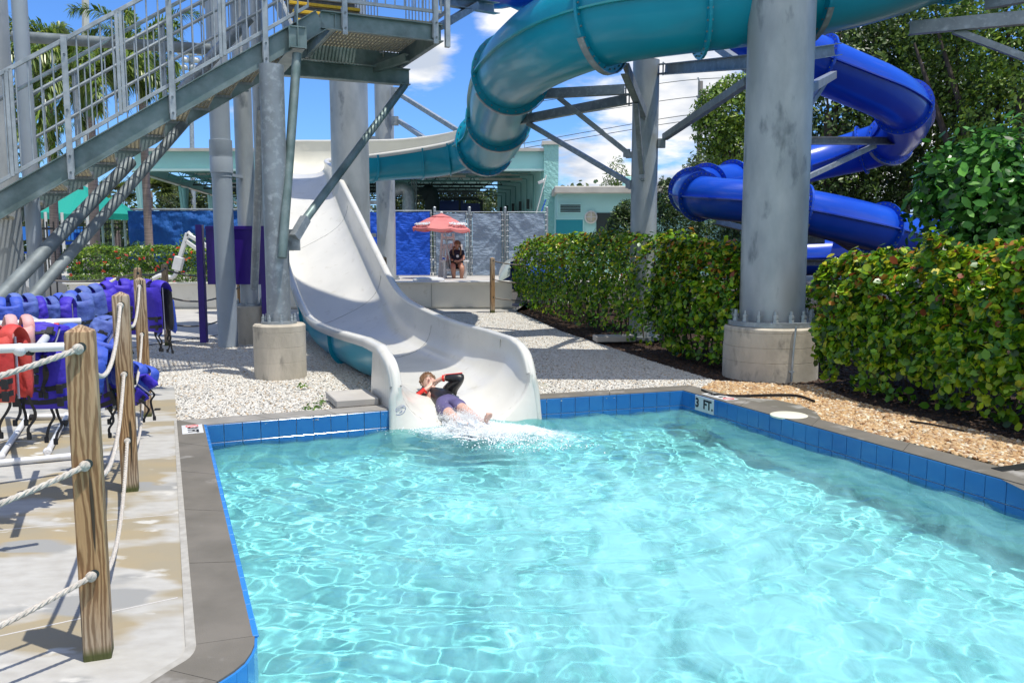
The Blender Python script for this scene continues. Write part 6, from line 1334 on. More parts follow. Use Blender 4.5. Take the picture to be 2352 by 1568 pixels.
# ---------------------------------------------------------------- people
def skinbody(name, J, E, m, parent, sub=2, root=None, smooth=True):
    names = list(J); me = bpy.data.meshes.new(name); off = wloc(parent) if parent else Vector()
    me.from_pydata([tuple(Vector(J[n][0])-off) for n in names], [(names.index(a), names.index(b)) for a, b in E], [])
    ob = bpy.data.objects.new(name, me); COL.objects.link(ob); me.materials.append(m)
    if parent: ob.parent = parent
    sk = ob.modifiers.new('skin', 'SKIN'); sk.use_smooth_shade = True
    if not me.skin_vertices: return ob
    for i, n in enumerate(names):
        r = J[n][1]; d = me.skin_vertices[0].data[i]; d.radius = r if isinstance(r, tuple) else (r, r); d.use_root = (n == (root or names[0]))
    sb = ob.modifiers.new('sub', 'SUBSURF'); sb.levels = sub; sb.render_levels = sub
    return ob
def hand(J, E, key, wrist, dirv, side, palm_n, s=1.0, curl=.35, r=.0085):
    """five curled fingers rooted in the palm"""
    d = dirv.normalized(); sd = side.normalized(); n_ = palm_n.normalized()
    J[key+'palm'] = (wrist+d*.045*s, (.030*s, .018*s)); E.append((key, key+'palm'))
    J[key+'kn'] = (wrist+d*.078*s, (.034*s, .014*s)); E.append((key+'palm', key+'kn'))
    for k, (o_, l_) in enumerate(((-.027, .060), (-.009, .070), (.009, .066), (.026, .052))):
        p = wrist+d*.085*s+sd*o_*s; prev = key+'kn'; dd = d.copy()
        for j in range(3):
            dd = (dd+n_*curl*(.5+.3*j)).normalized(); p = p+dd*l_*s*(.45, .32, .23)[j]; nm = f'{key}f{k}{j}'; J[nm] = (p, r*s*(1, .92, .8)[j]); E.append((prev, nm)); prev = nm
    p = wrist+d*.03*s-sd*.030*s; J[key+'t0'] = (p, .011*s); E.append((key+'palm', key+'t0')); p2 = p+(d*.8-sd*.55+n_*.3).normalized()*.038*s; J[key+'t1'] = (p2, .0095*s); E.append((key+'t0', key+'t1')); p3 = p2+(d*.95-sd*.1+n_*.3).normalized()*.026*s; J[key+'t2'] = (p3, .008*s); E.append((key+'t1', key+'t2'))
def face_bits(parent, c, f, up, r, m_skin, eye_closed=True, lip=None):
    """f: facing direction, up: crown direction"""
    sd = f.cross(up).normalized(); g = MB()
    g.ell(c+f*r*.93-up*r*.12, r*.13, r*.20, r*.22, sd, f, up, 8, 6); g.build('nose', m_skin, parent, True)
    for s_ in (-1, 1):
        g = MB(); g.ell(c+sd*s_*r*.86-up*r*.05-f*r*.02, r*.10, r*.16, r*.26, sd, f, up, 8, 6); g.build('ear', m_skin, parent, True)
        g = MB(); g.ell(c+f*r*.84+sd*s_*r*.34+up*r*.10, r*.16, r*.06, r*.03 if eye_closed else r*.09, sd, f, up, 8, 5); g.build('eye', hair_d, parent, True)
        g = MB(); g.ell(c+f*r*.86+sd*s_*r*.34+up*r*.30, r*.20, r*.05, r*.035, sd, f, up, 8, 5); g.build('eyebrow', hair_b, parent, True)
    g = MB(); g.ell(c+f*r*.84-up*r*.50, r*.26, r*.07, r*.07, sd, f, up, 8, 5); g.build('mouth', lip or mat('lips', (.55, .16, .14), .5), parent, True)
# boy sliding out of the flume
boy = thing('person', at(1020, 930, 8.15), 'boy in black shirt and purple shorts sliding into the pool with hands over his face', 'person')
q = lambda x, y, Y: at(x, y, Y)
hd = q(984, 877, 8.62); fdir = (Vector((.12, -.80, .55))).normalized(); crn = Vector((-.30, .42, .72)); crn = (crn-fdir*crn.dot(fdir)).normalized()
J = {'pel': (q(1032, 931, 8.10), .085), 'wst': (q(1018, 923, 8.24), .088), 'chs': (q(1003, 912, 8.40), (.105, .09)), 'nk0': (q(997, 903, 8.48), .055), 'nk': (q(992, 893, 8.54), .044),
     'rs': (q(973, 905, 8.49), .052), 're': (q(953, 916, 8.33), .038), 'rw': (q(980, 893, 8.36), .024), 'ls': (q(1021, 905, 8.50), .058), 'le': (q(1062, 865, 8.36), .043), 'lw': (q(1013, 869, 8.40), .024),
     'rh': (q(1020, 938, 8.08), .070), 'rk': (q(1034, 951, 7.82), .050), 'ra': (q(1062, 975, 7.52), .032), 'lh': (q(1042, 928, 8.10), .070), 'lk': (q(1068, 941, 7.84), .050), 'la': (q(1106, 968, 7.52), .032), 'lheel': (q(1110, 975, 7.46), .028), 'lf': (q(1119, 962, 7.43), (.034, .020)), 'lt': (q(1124, 953, 7.42), (.030, .014)),
     'rf': (q(1074, 980, 7.45), .026), 'rt': (q(1078, 972, 7.40), .020)}
E_ = [('pel', 'wst'), ('wst', 'chs'), ('chs', 'nk0'), ('nk0', 'nk'), ('chs', 'rs'), ('rs', 're'), ('re', 'rw'), ('chs', 'ls'), ('ls', 'le'), ('le', 'lw'), ('pel', 'rh'), ('rh', 'rk'), ('rk', 'ra'), ('ra', 'rf'), ('rf', 'rt'), ('pel', 'lh'), ('lh', 'lk'), ('lk', 'la'), ('la', 'lheel'), ('lheel', 'lf'), ('lf', 'lt')]
J['hd0'] = (hd-crn*.050+fdir*.018, .056); J['hd1'] = (hd, (.074, .080)); J['hd2'] = (hd+crn*.05, .064); E_ += [('nk', 'hd0'), ('hd0', 'hd1'), ('hd1', 'hd2')]
for k in range(5):
    J[f'toe{k}'] = (J['lt'][0]+Vector((-.028+.014*k, 0, .018-.002*abs(k-1))), .009); E_.append(('lt', f'toe{k}'))
hand(J, E_, 'rw', J['rw'][0], q(991, 880, 8.42)-J['rw'][0], Vector((0, -.2, 1)), Vector((.2, .7, .2)), .95, .25)
hand(J, E_, 'lw', J['lw'][0], q(994, 878, 8.42)-J['lw'][0], Vector((.3, .1, 1)), Vector((-.3, .7, -.2)), .95, .25)
skinbody('body', J, E_, skin, boy, 2, 'pel')
S_ = {k: (J[k][0], tuple(x*1.22+.007 for x in (J[k][1] if isinstance(J[k][1], tuple) else (J[k][1],)*2))) for k in ('pel', 'wst', 'chs', 'nk0', 'rs', 're', 'ls', 'le')}
S_['rc'] = (J['re'][0].lerp(J['rw'][0], .82), .032); S_['lc'] = (J['le'][0].lerp(J['lw'][0], .86), .032)
skinbody('shirt', S_, [('pel', 'wst'), ('wst', 'chs'), ('chs', 'nk0'), ('chs', 'rs'), ('rs', 're'), ('re', 'rc'), ('chs', 'ls'), ('ls', 'le'), ('le', 'lc')], blackcloth, boy, 2, 'chs')
S2 = {'w': (J['wst'][0].lerp(J['pel'][0], .15), .100), 'pel': (J['pel'][0], .105), 'rh': (J['rh'][0], .088), 'rk': (J['rh'][0].lerp(J['rk'][0], .80), .074), 'lh': (J['lh'][0], .088), 'lk': (J['lh'][0].lerp(J['lk'][0], .80), .074)}
skinbody('shorts', S2, [('w', 'pel'), ('pel', 'rh'), ('rh', 'rk'), ('pel', 'lh'), ('lh', 'lk')], purplecloth, boy, 2, 'pel')
g = MB(); g.tube([J['re'][0].lerp(J['rw'][0], .05)+Vector((-.01, -.035, .022)), J['re'][0].lerp(J['rw'][0], .4)+Vector((0, -.03, .020)), J['re'][0].lerp(J['rw'][0], .80)+Vector((0, -.022, .014))], .020, 8); g.build('red_sleeve_panel', redcloth, boy, True)
g = MB(); g.tube([J['re'][0].lerp(J['rw'][0], .78), J['re'][0].lerp(J['rw'][0], .90)], .034, 12); g.tube([J['le'][0].lerp(J['lw'][0], .84), J['le'][0].lerp(J['lw'][0], .92)], .035, 12); g.build('red_cuffs', redcloth, boy, True)
g = MB(); g.tube([J['le'][0].lerp(J['lw'][0], k/6)+ZA*(.040-.004*k/6)+Vector((0, -.005, 0)) for k in range(0, 6)], .005, 6); g.build('red_piping', redcloth, boy, True)
nk = J['nk0'][0]; g = MB(); g.tube([nk+Vector((-.065, -.03, .02)), nk+Vector((-.035, -.075, -.008)), nk+Vector((.02, -.085, -.015)), nk+Vector((.06, -.05, .02))], .010, 8); g.build('red_collar', redcloth, boy, True)
face_bits(boy, hd+fdir*.008, fdir, crn, .078, skin)
def hair_cap(parent, c, f, up, r, m, seed, length=.05, n=260, back=.35):
    rr = np.random.RandomState(seed); g = MB(); g.ell(c-f*r*.16+up*r*.20, r*.98, r*.98, r*.96, f.cross(up), f, up, 14, 9)
    for k in range(n):
        d = Vector(rr.normal(0, 1, 3)).normalized()
        if d.dot(f) > .35 and d.dot(up) < .62: continue
        if d.dot(up) < -.15 and d.dot(f) > -.2: continue
        p = c-f*r*.14+up*r*.18+d*r*.95; e = p+(d*.35+up*-.2+Vector(rr.normal(0, .5, 3))*.7)*length; g.tube([p, (p+e)/2+d*.006, e], [.006, .005, .001], 4, False)
    g.build('hair', m, parent, True)
hair_cap(boy, hd+crn*.012, fdir, crn, .082, hair_b, 3, .012, 420)

# seated lifeguard
lg = thing('person', Vector((sx, 25.1, TZ)), 'lifeguard with braids in dark polo shirt sitting in the white chair under the umbrella', 'person')
J = {'pel': (q(1047, 607, 25.2), .14), 'wst': (q(1047, 596, 25.22), .125), 'chs': (q(1048, 583, 25.25), (.16, .13)), 'nk0': (q(1049, 575, 25.25), .07), 'nk': (q(1050, 571, 25.25), .055),
     'rs': (q(1036, 579, 25.25), .07), 're': (q(1029, 594, 25.15), .048), 'rw': (q(1045, 600, 24.95), .032), 'ls': (q(1062, 580, 25.25), .07), 'le': (q(1065, 595, 25.15), .048), 'lw': (q(1055, 599, 24.95), .032),
     'rh': (q(1040, 608, 25.15), .11), 'rk': (q(1041, 614, 24.78), .085), 'ra': (q(1043, 643, 24.82), .048), 'lh': (q(1055, 608, 25.15), .11), 'lk': (q(1061, 614, 24.78), .085), 'la': (q(1060, 643, 24.82), .048), 'rf': (q(1042, 647, 24.7), .04), 'lf': (q(1061, 647, 24.7), .04)}
E_ = [('pel', 'wst'), ('wst', 'chs'), ('chs', 'nk0'), ('nk0', 'nk'), ('chs', 'rs'), ('rs', 're'), ('re', 'rw'), ('chs', 'ls'), ('ls', 'le'), ('le', 'lw'), ('pel', 'rh'), ('rh', 'rk'), ('rk', 'ra'), ('ra', 'rf'), ('pel', 'lh'), ('lh', 'lk'), ('lk', 'la'), ('la', 'lf')]
hc = q(1050, 562, 25.2); ff = Vector((-.35, -.93, -.02)).normalized(); uu = ZA
J['h0'] = (hc-uu*.07+ff*.02, .068); J['h1'] = (hc, (.088, .095)); J['h2'] = (hc+uu*.07, .078); E_ += [('nk', 'h0'), ('h0', 'h1'), ('h1', 'h2')]
hand(J, E_, 'rw', J['rw'][0], Vector((1, -.2, 0)), Vector((0, .3, 1)), Vector((0, .5, -.6)), 1.0, .4); hand(J, E_, 'lw', J['lw'][0], Vector((-1, -.2, 0)), Vector((0, .3, 1)), Vector((0, .5, -.6)), 1.0, .4)
skinbody('body', J, E_, skin2, lg, 2, 'pel')
S_ = {k: (J[k][0], tuple(x*1.12+.012 for x in (J[k][1] if isinstance(J[k][1], tuple) else (J[k][1],)*2))) for k in ('wst', 'chs', 'nk0', 'rs', 'ls')}
S_['hem'] = (J['pel'][0].lerp(J['wst'][0], .3), .165); S_['rc'] = (J['rs'][0].lerp(J['re'][0], .72), .078); S_['lc'] = (J['ls'][0].lerp(J['le'][0], .72), .078)
skinbody('polo_shirt', S_, [('hem', 'wst'), ('wst', 'chs'), ('chs', 'nk0'), ('chs', 'rs'), ('rs', 'rc'), ('chs', 'ls'), ('ls', 'lc')], navycloth, lg, 2, 'chs')
S2 = {'pel': (J['pel'][0], .155), 'rh': (J['rh'][0], .125), 'rk': (J['rh'][0].lerp(J['rk'][0], .35), .118), 'lh': (J['lh'][0], .125), 'lk': (J['lh'][0].lerp(J['lk'][0], .35), .118)}
skinbody('shorts', S2, [('pel', 'rh'), ('rh', 'rk'), ('pel', 'lh'), ('lh', 'lk')], black, lg, 2, 'pel')
face_bits(lg, hc+ff*.006, ff, uu, .092, skin2, False)
hair_cap(lg, hc+uu*.01, ff, uu, .098, hair_d, 8, .04, 200)
for s_ in (-1, 1):
    g = MB(); b0 = hc+Vector((s_*.085, -.02, -.05)); pts = [b0+Vector((s_*.03*math.sin(k*.5), -.02*k**.5-.04*(k > 1), -.045*k)) for k in range(7)]; g.tube(pts, [.026, .03, .024, .03, .024, .026, .012], 8); g.build('braid', hair_d, lg, True)
g = MB(); g.lathe(q(1051, 588.5, 25.06), [(0, .0), (.042, 0), (.042, .012), (0, .012)], 16, -YA); g.build('round_badge', plasticw, lg); g = MB(); g.tube([J['re'][0].lerp(J['rw'][0], .86), J['re'][0].lerp(J['rw'][0], .96)], .045, 10); g.build('wristwatch', black, lg, True)
# ---------------------------------------------------------------- timber posts and ropes
HP = 1.22; HOLES = (1.14, .725, .32)
pts_ = [G(227, 1503), G(300, 1125), G(336, 955), G(316, 846), G(386, 790), Vector((G(5, 800).x-.35, 12.9, 0)), None, None]
def post_proto(c, rot):
    t = thing('timber_post', c, 'x', 'timber post', 'timber rope posts'); a = Vector((math.cos(rot), math.sin(rot), 0)); b = Vector((-math.sin(rot), math.cos(rot), 0)); hw = .047
    bm_v = []
    g = MB(); 
    rings = []
    for z, k in ((-.03, 1), (.0, 1), (.4, 1), (.8, 1), (HP-.035, 1), (HP-.022, .94), (HP, .12)):
        ring = []
        for sx, sy in ((-1, -1), (1, -1), (1, 1), (-1, 1)):
            for (dx, dy) in (((.12, 0), (0, .12)) if sx*sy > 0 else ((0, .12), (.12, 0))):
                ring.append(c+a*hw*sx*k*(1-dx)+b*hw*sy*k*(1-dy)+ZA*z)
        rings.append(ring)
    # order corners consistently
    for i, rg in enumerate(rings):
        ctr = sum(rg, Vector())/8; rg.sort(key=lambda p: math.atan2((p-ctr).dot(b), (p-ctr).dot(a)))
    g.loft(rings, True); g.add(rings[-1], [tuple(range(8))]); g.build('timber', wood, t, True, auto=R(30))
    for z in HOLES:
        g = MB(); g.lathe(c+ZA*(z+.006)+a*.006-b*(hw+.0012), [(0, 0), (.017, 0)], 14, -b); g.build('drilled_hole', darkmat, t)
    return t
proto = post_proto(pts_[0], R(20)); labs = ['nearest and largest timber post at the pool corner, brown grain with mossy foot', 'second nearest timber post, beside the life jackets', 'third timber post along the pool side in front of a purple life jacket', 'timber post whose pointed cap shows behind the purple life jackets', 'dark timber post left of the purple board', 'timber post cut by the left edge of the view', 'orange-brown timber post behind the slide rim below the grey column', 'lone timber post at the far end of the gravel beside the hedge', 'timber post half hidden behind the purple board']
locs = [pts_[0], pts_[1], pts_[2], Vector((at(316, 620, 10.7).x, 10.7, 0)), pts_[4], Vector((at(3, 620, 12.7).x, 12.7, 0)), Vector((at(883, 600, 20.2).x, 20.2, 0)), G(1131, 716), Vector((at(550, 650, 15.8).x, 15.8, 0))]
posts = []
for i, p in enumerate(locs):
    o = proto if i == 0 else copy_tree(proto); o.location = p; o['label'] = labs[i]; posts.append(o)
def rope(p, q, sag, r=.011, m=rope_m, twist=True, knots=(1, 1), name='rope', label='', n=44):
    p, q = Vector(p), Vector(q); L_ = (q-p).length; P = []
    for k in range(n+1):
        t = k/n; v = p.lerp(q, t); v.z -= sag*4*t*(1-t); P.append(v)
    g = MB()
    if twist:
        m_ = int(L_/.010); Q = []
        for k in range(m_+1):
            t = k/m_; v = p.lerp(q, t); v.z -= sag*4*t*(1-t); Q.append(v)
        for s_ in range(3):
            path = []; 
            for k, v in enumerate(Q):
                d = (Q[min(k+1, m_)]-Q[max(k-1, 0)]).normalized(); x = d.cross(ZA).normalized(); y = x.cross(d); an = 2*math.pi*(k*.010/.075+s_/3); path.append(v+(x*math.cos(an)+y*math.sin(an))*r*.50)
            g.tube(path, r*.60, 6)
    else: g.tube(P, r, 7)
    rr = np.random.RandomState(int(L_*1000) % 977)
    for c, on in ((p, knots[0]), (q, knots[1])):
        if not on: continue
        if twist:
            for k in range(5):
                ax = Vector(rr.normal(0, 1, 3)).normalized(); bx = ax.cross(Vector(rr.normal(0, 1, 3))).normalized(); cx = ax.cross(bx); g.tube([c+(bx*math.cos(a_)+cx*math.sin(a_))*r*1.25+ax*r*.35*math.sin(2*a_) for a_ in [2*math.pi*j/12 for j in range(13)]], r*.72, 6)
            g.ell(c, r*1.5, r*1.5, r*1.5, n=9, m=6)
        else: g.ell(c, r*2.2, r*2.2, r*2.4, n=8, m=5)
    return tag(g.build(name, m, None, True, origin=p), label, 'rope', 'barrier ropes')
p0 = pts_[0]+Vector((-1.15, -1.5, 0)); fr = Vector((math.sin(R(20)), -math.cos(R(20)), 0))*.056; lv = ('top', 'middle', 'bottom')
for j, z in enumerate(HOLES): rope(pts_[0]+fr+Vector((-.004, 0, z)), p0+Vector((0, 0, z-.02)), .13, r=.0102, label=f'{lv[j]} rope running from the nearest post out of the left of the picture', knots=(1, 0))
d12 = (pts_[1]-pts_[0]).normalized(); d23 = (pts_[2]-pts_[1]).normalized()
for j, z in enumerate(HOLES): rope(pts_[0]+d12*.045+Vector((.01, 0, z-.05)), pts_[1]+fr+Vector((0, 0, z)), .20, r=.0098, label=f'{lv[j]} rope between the nearest and the second post', knots=(0, 1))
for j, z in enumerate(HOLES): rope(pts_[1]+d23*.045+Vector((.01, 0, z-.04)), pts_[2]+fr+Vector((0, 0, z)), .20, r=.0098, label=f'{lv[j]} rope between the second and the third post', knots=(0, 1))
p4 = Vector(locs[3]); p5 = Vector(locs[4]); pL = Vector(locs[5]); pS = Vector(locs[8])
for j, z in enumerate(HOLES[:2]): rope(pL+Vector((0, 0, z)), p4+Vector((0, 0, z)), .14, r=.014, m=rope_dk, twist=False, label=f'{lv[j]} dark rope between the left-edge post and the capped post')
for j, z in enumerate(HOLES[:1]): rope(p4+Vector((0, 0, z)), p5+Vector((0, 0, z)), .05, r=.014, m=rope_dk, twist=False, label='short dark rope between the capped post and the post left of the purple board')
for j, z in enumerate(HOLES): rope(p5+Vector((0, 0, z)), pS+Vector((0, 0, z)), .16, r=.014, m=rope_dk, twist=False, label=f'{lv[j]} dark rope running right from the post left of the purple board')
pR = Vector(locs[7]); pQ = Vector((at(1300, 700, 20.8).x, 20.8, 0))
for j, z in enumerate(HOLES): rope(pR+Vector((0, 0, z)), pQ+Vector((0, 0, z-.05)), .10, r=.015, m=rope_dk, twist=False, label=f'{lv[j]} dark rope from the lone far post into the hedge')

# ---------------------------------------------------------------- life jackets
vest_cols = {'p': mat('purple-blue vest nylon', (.05, .025, .48), .65, 0, col2=(.035, .015, .36), scale=6, bump=.7, bscale=9, bdist=.02, obj=True), 'b': mat('mid blue vest nylon', (.045, .10, .52), .65, 0, col2=(.03, .07, .40), scale=7, bump=.8, bscale=10, bdist=.02, obj=True),
    'l': mat('faded blue vest nylon', (.10, .155, .42), .7, 0, col2=(.05, .08, .32), scale=9, bump=.8, bscale=11, bdist=.02, obj=True), 'r': mat('red vest nylon', (.58, .07, .05), .65, 0, col2=(.5, .03, .03), scale=6, bump=.7, bscale=9, bdist=.02, obj=True), 'k': mat('salmon faded vest', (.66, .30, .25), .6, 0, col2=(.52, .36, .38), scale=10, bump=.6, bscale=9, bdist=.02, obj=True)}
vlin = mat('grey vest lining', (.30, .29, .36), .8, 0, col2=(.2, .19, .25), scale=12, bump=.5, bscale=14, bdist=.01); meshm = mat('black mesh panel', (.018, .018, .022), .7, bump=.4, bscale=160, bdist=.003)
def vest(c, W, H_, yaw, tilt, roll, col, label, belts=2, th=.05, mesh=False, straps=True, open_=1.0, seed=0):
    r = np.random.RandomState(seed+3); t = thing('life_jacket', c, label, 'life jacket', 'life jackets on the rack')
    Mx = Matrix.Rotation(yaw, 3, 'Z') @ Matrix.Rotation(tilt, 3, 'X') @ Matrix.Rotation(roll, 3, 'Y'); X_, Y_, Z_ = (Mx @ Vector(v) for v in ((1, 0, 0), (0, 1, 0), (0, 0, 1)))
    c = Vector(c); mcol = vest_cols[col]
    def slabp(cx, cz, w_, h_, y, th_, name, m, neck=0.0, bulge=.02, taper=0.0, z0=-1, seedk=1):
        """padded panel on a grid with a crumpled surface"""
        nx_, nz_ = 12, 14; F, Bk = [], []
        for j in range(nz_+1):
            v = j/nz_*2-1; rf, rb = [], []
            for i in range(nx_+1):
                u = i/nx_*2-1; e = (1-abs(u)**5)**.35*(1-abs(v)**6)**.35 if abs(u) < 1 and abs(v) < 1 else 0
                hx = w_/2*(1-.10*abs(v)**3-taper*(v+1)/2); zz = cz+v*h_/2-neck*max(0, v)**3*(1-u*u)**1.0*1.0
                cr_ = mn.noise(Vector((u*2.2+seed, v*2.6, seedk)))*.012+mn.noise(Vector((u*5+seed, v*6, seedk)))*.006
                p = c+X_*(cx+u*hx)+Z_*zz+Y_*(y-bulge*(1-u*u)); rf.append(p-Y_*(th_*e*.5+cr_*e)); rb.append(p+Y_*(th_*e*.5+cr_*e*.5))
            F.append(rf); Bk.append(rb)
        g = MB(); g.loft([rr_[::-1] for rr_ in F]); g.loft(Bk)
        bd = lambda A_: A_[0]+[rw_[-1] for rw_ in A_[1:]]+A_[-1][::-1][1:]+[rw_[0] for rw_ in A_[::-1][1:]]
        g.loft([bd(F), bd(Bk)]); return g.build(name, m, t, True, auto=R(75))
    dy = .055*open_
    slabp(0, 0, W, H_*.78, -dy, th, 'back_panel', mcol, neck=.02, seedk=1)
    for s_ in (-1, 1): slabp(s_*W*.24, -.01, W*.44, H_*.74, dy+.03, th*.95, 'front_panel', meshm if mesh else mcol, bulge=.005, seedk=2+s_)
    for s_ in (-1, 1):
        g = MB(); P = [c+X_*s_*W*.29+Z_*(H_*.30)-Y_*dy, c+X_*s_*W*.28+Z_*(H_*.40)-Y_*(dy*.8), c+X_*s_*W*.27+Z_*(H_*.40+.03)+Y_*.01, c+X_*s_*W*.28+Z_*(H_*.39)+Y_*(dy*.8+.02), c+X_*s_*W*.29+Z_*(H_*.28)+Y_*(dy+.03)]
        P = [Vector(v) for v in smooth_path([tuple(p) for p in P], 4)]; rings = []
        for i, p in enumerate(P):
            d = (P[min(i+1, len(P)-1)]-P[max(i-1, 0)]).normalized(); n_ = X_.cross(d).normalized(); rings.append([p+X_*math.cos(a_)*W*.20+n_*math.sin(a_)*.013*(1+.12*math.sin(i*1.7+s_)) for a_ in [2*math.pi*k/10 for k in range(10)]])
        g.loft(rings, True); g.build('shoulder_pad', mcol if s_ < 0 or col != 'p' else mcol, t, True)
    g = MB()
    for k in range(4): z = H_*(.30-.2*k); 
    ed = [c+X_*W*.46+Z_*z-Y_*(dy-.03) for z in np.linspace(-H_*.36, H_*.36, 12)]; g.tube(ed, .006, 5); g.build('piping', vlin, t, True)
    for k in range(belts):
        z = -H_*(.13+.14*k); g = MB(); P = []
        for j in range(13):
            u = -1+2*j/12; P.append(c+X_*u*W*.50+Z_*(z-.018*(1-u*u))-Y_*(dy+.020+th*.5*(1-abs(u)**4)**.5))
        rr_ = [[p+Z_*.014, p-Z_*.014] for p in P]; g.loft(rr_); g.loft([[p-Z_*.014+Y_*.004, p+Z_*.014+Y_*.004] for p in P])
        for sx_ in (-.42, .42): g.box(c+X_*sx_*W+Z_*z*1.0-Y_*(dy+.03+th*.44)-Z_*.014, .018, .006, .026, X_, Y_, Z_, .003)
        g.build('belt', black, t)
    if straps:
        for k in range(2):
            b0 = c+X_*W*r.uniform(-.45, .45)-Z_*H_*.36+Y_*dy; g = MB(); P = [b0]; 
            for j in range(5): P.append(P[-1]+Vector((r.uniform(-.03, .03), r.uniform(-.02, .02), -.045)))
            P = [Vector(v) for v in smooth_path([tuple(p) for p in P], 3)]; g.loft([[p-XA*.009, p+XA*.009] for p in P]); g.box(P[-1], .012, .006, .018, bev=.003); g.build('loose_strap', black, t)
    return t
J_ = [  # px, py, Y, W, H, yaw, tilt, roll, colour, label
 (104, 852, 4.75, .285, .52, 4, 2, 0, 'p', 'large plain purple life jacket hanging left of the nearest post with two black belts'),
 (8, 842, 4.3, .20, .44, -6, 0, 0, 'r', 'red life jacket with black belt at the left edge'),
 (42, 812, 4.5, .14, .42, 40, 0, 4, 'k', 'faded salmon life jacket wedged beside the red one'),
 (182, 872, 4.9, .26, .42, 25, 6, 12, 'b', 'blue life jacket low behind the nearest post'),
 (242, 880, 5.4, .24, .36, -10, 8, -14, 'p', 'bright purple life jacket hanging low just right of the nearest post'),
 (235, 818, 5.3, .20, .24, 20, -20, 20, 'b', 'crumpled blue life jacket in the middle of the cluster behind the nearest post'),
 (246, 765, 5.5, .18, .20, -20, -30, 10, 'l', 'faded blue life jacket on top of the cluster right of the nearest post'),
 (262, 792, 5.7, .18, .24, 30, 10, -20, 'l', 'rumpled pale blue life jacket beside the second post'),
 (322, 868, 6.6, .20, .20, 30, 50, 35, 'b', 'blue life jacket with pointed corner sticking out right of the second post'),
 (318, 896, 6.5, .22, .18, -15, 40, -25, 'p', 'lower purple-blue jacket flap pointing right behind the second post'),
 (292, 712, 7.7, .30, .56, 8, 0, -3, 'p', 'tall purple life jacket hanging between the second and third posts'),
 (352, 706, 8.3, .36, .58, -25, 4, 3, 'p', 'purple life jacket with black mesh front right of the third post'),
 (240, 706, 7.2, .20, .44, 62, 0, -8, 'p', 'narrow purple life jacket seen edge-on, first left of the tall purple ones'),
 (210, 708, 6.9, .20, .38, 66, 0, -6, 'l', 'grey and faded blue life jacket hanging edge-on left of the purple ones'),
 (178, 722, 6.6, .22, .32, 48, 0, 0, 'l', 'sky-blue life jacket with black buckle on the sloping rope'),
 (136, 726, 6.4, .22, .26, 10, 0, 0, 'p', 'small purple life jacket hanging on the rope behind the white pipe'),
 (104, 722, 6.3, .16, .24, 55, 0, 6, 'l', 'faded jacket on the rope, second left of the small purple one'),
 (80, 725, 6.2, .16, .24, 40, 0, -5, 'p', 'dark blue jacket between two faded ones on the rope'),
 (50, 722, 6.1, .18, .28, 58, 0, 4, 'l', 'blue and grey jacket with puckered edge on the rope near the left'),
 (20, 726, 6.0, .18, .24, 35, 0, 0, 'b', 'leftmost blue jacket on the rope by the left edge'),
 (222, 722, 7.0, .22, .42, 58, 0, 10, 'p', 'dark purple jacket squeezed between the grey one and the narrow purple one'),
 (158, 716, 6.7, .18, .30, 60, 0, -8, 'b', 'mid blue jacket hanging edge-on next to the sky-blue one with the buckle'),
 (268, 690, 7.6, .22, .40, 40, 0, 6, 'p', 'purple jacket hanging behind the second post, puckered edge towards the pool'),
 (372, 722, 8.7, .24, .50, -50, 6, 8, 'b', 'blue jacket behind the black mesh one, right of the third post'),
 (228, 850, 5.2, .22, .30, -30, 10, 8, 'b', 'blue jacket in the heart of the cluster above the hanging purple one'),
 (258, 838, 5.6, .22, .30, 12, 0, -10, 'p', 'purple jacket in the cluster touching the left side of the second post'),
 (140, 800, 4.9, .22, .26, 35, -10, 0, 'b', 'blue jacket shoulder visible between the plain purple one and the nearest post'),
 (92, 782, 4.6, .20, .16, 10, -50, 0, 'p', 'open collar of a purple jacket lying over the white pipe'),
]
for i, (px, py, Y, W, H_, yw, ti, ro, cl, lab) in enumerate(J_): vest(at(px, py, Y), W, H_, R(yw), R(ti), R(ro), cl, lab, mesh=(i == 11), seed=i, belts=2 if H_ > .3 else 1, th=.055 if W > .2 else .06)
# star-spangled vest lying along the pipe
t = thing('life_jacket', at(72, 757, 4.7), 'flag-patterned life jacket with white stars and red stripes lying on top of the rack', 'life jacket', 'life jackets on the rack')
c = at(72, 757, 4.7); g = MB(); 
g.ell(c, .20, .10, .028, pw=.6, n=20, m=8); g.build('panel', vest_cols['p'], t, True)
g = MB()
for k in range(3): g.box(c+Vector((.03+.055*k, -.072, .018)), .014, .035, .006, XA, Vector((0, .8, .6)), Vector((0, -.6, .8)), .002)
g.build('white_stripes', plasticw, t)
g = MB()
for k in range(3): g.box(c+Vector((.058+.055*k, -.072, .018)), .014, .035, .006, XA, Vector((0, .8, .6)), Vector((0, -.6, .8)), .002)
g.build('red_stripes', vest_cols['r'], t)
g = MB()
for k, (dx, dz) in enumerate(((-.15, .0), (-.10, .01), (-.055, .0), (-.02, .012))):
    q_ = c+Vector((dx, -.098, .018+dz)); pts5 = []
    for j in range(10): a_ = math.pi/2+j*math.pi/5; rr_ = .020 if j % 2 == 0 else .008; pts5.append(q_+XA*math.cos(a_)*rr_+Vector((0, .6, .8))*math.sin(a_)*rr_)
    g.add(pts5, [tuple(range(10))])
g.build('stars', plasticw, t)
g = MB(); g.box(c+Vector((0, -.09, .04)), .02, .02, .012, bev=.004); g.box(c+Vector((.09, -.07, .045)), .022, .02, .012, bev=.004); g.build('buckles', plasticw, t)
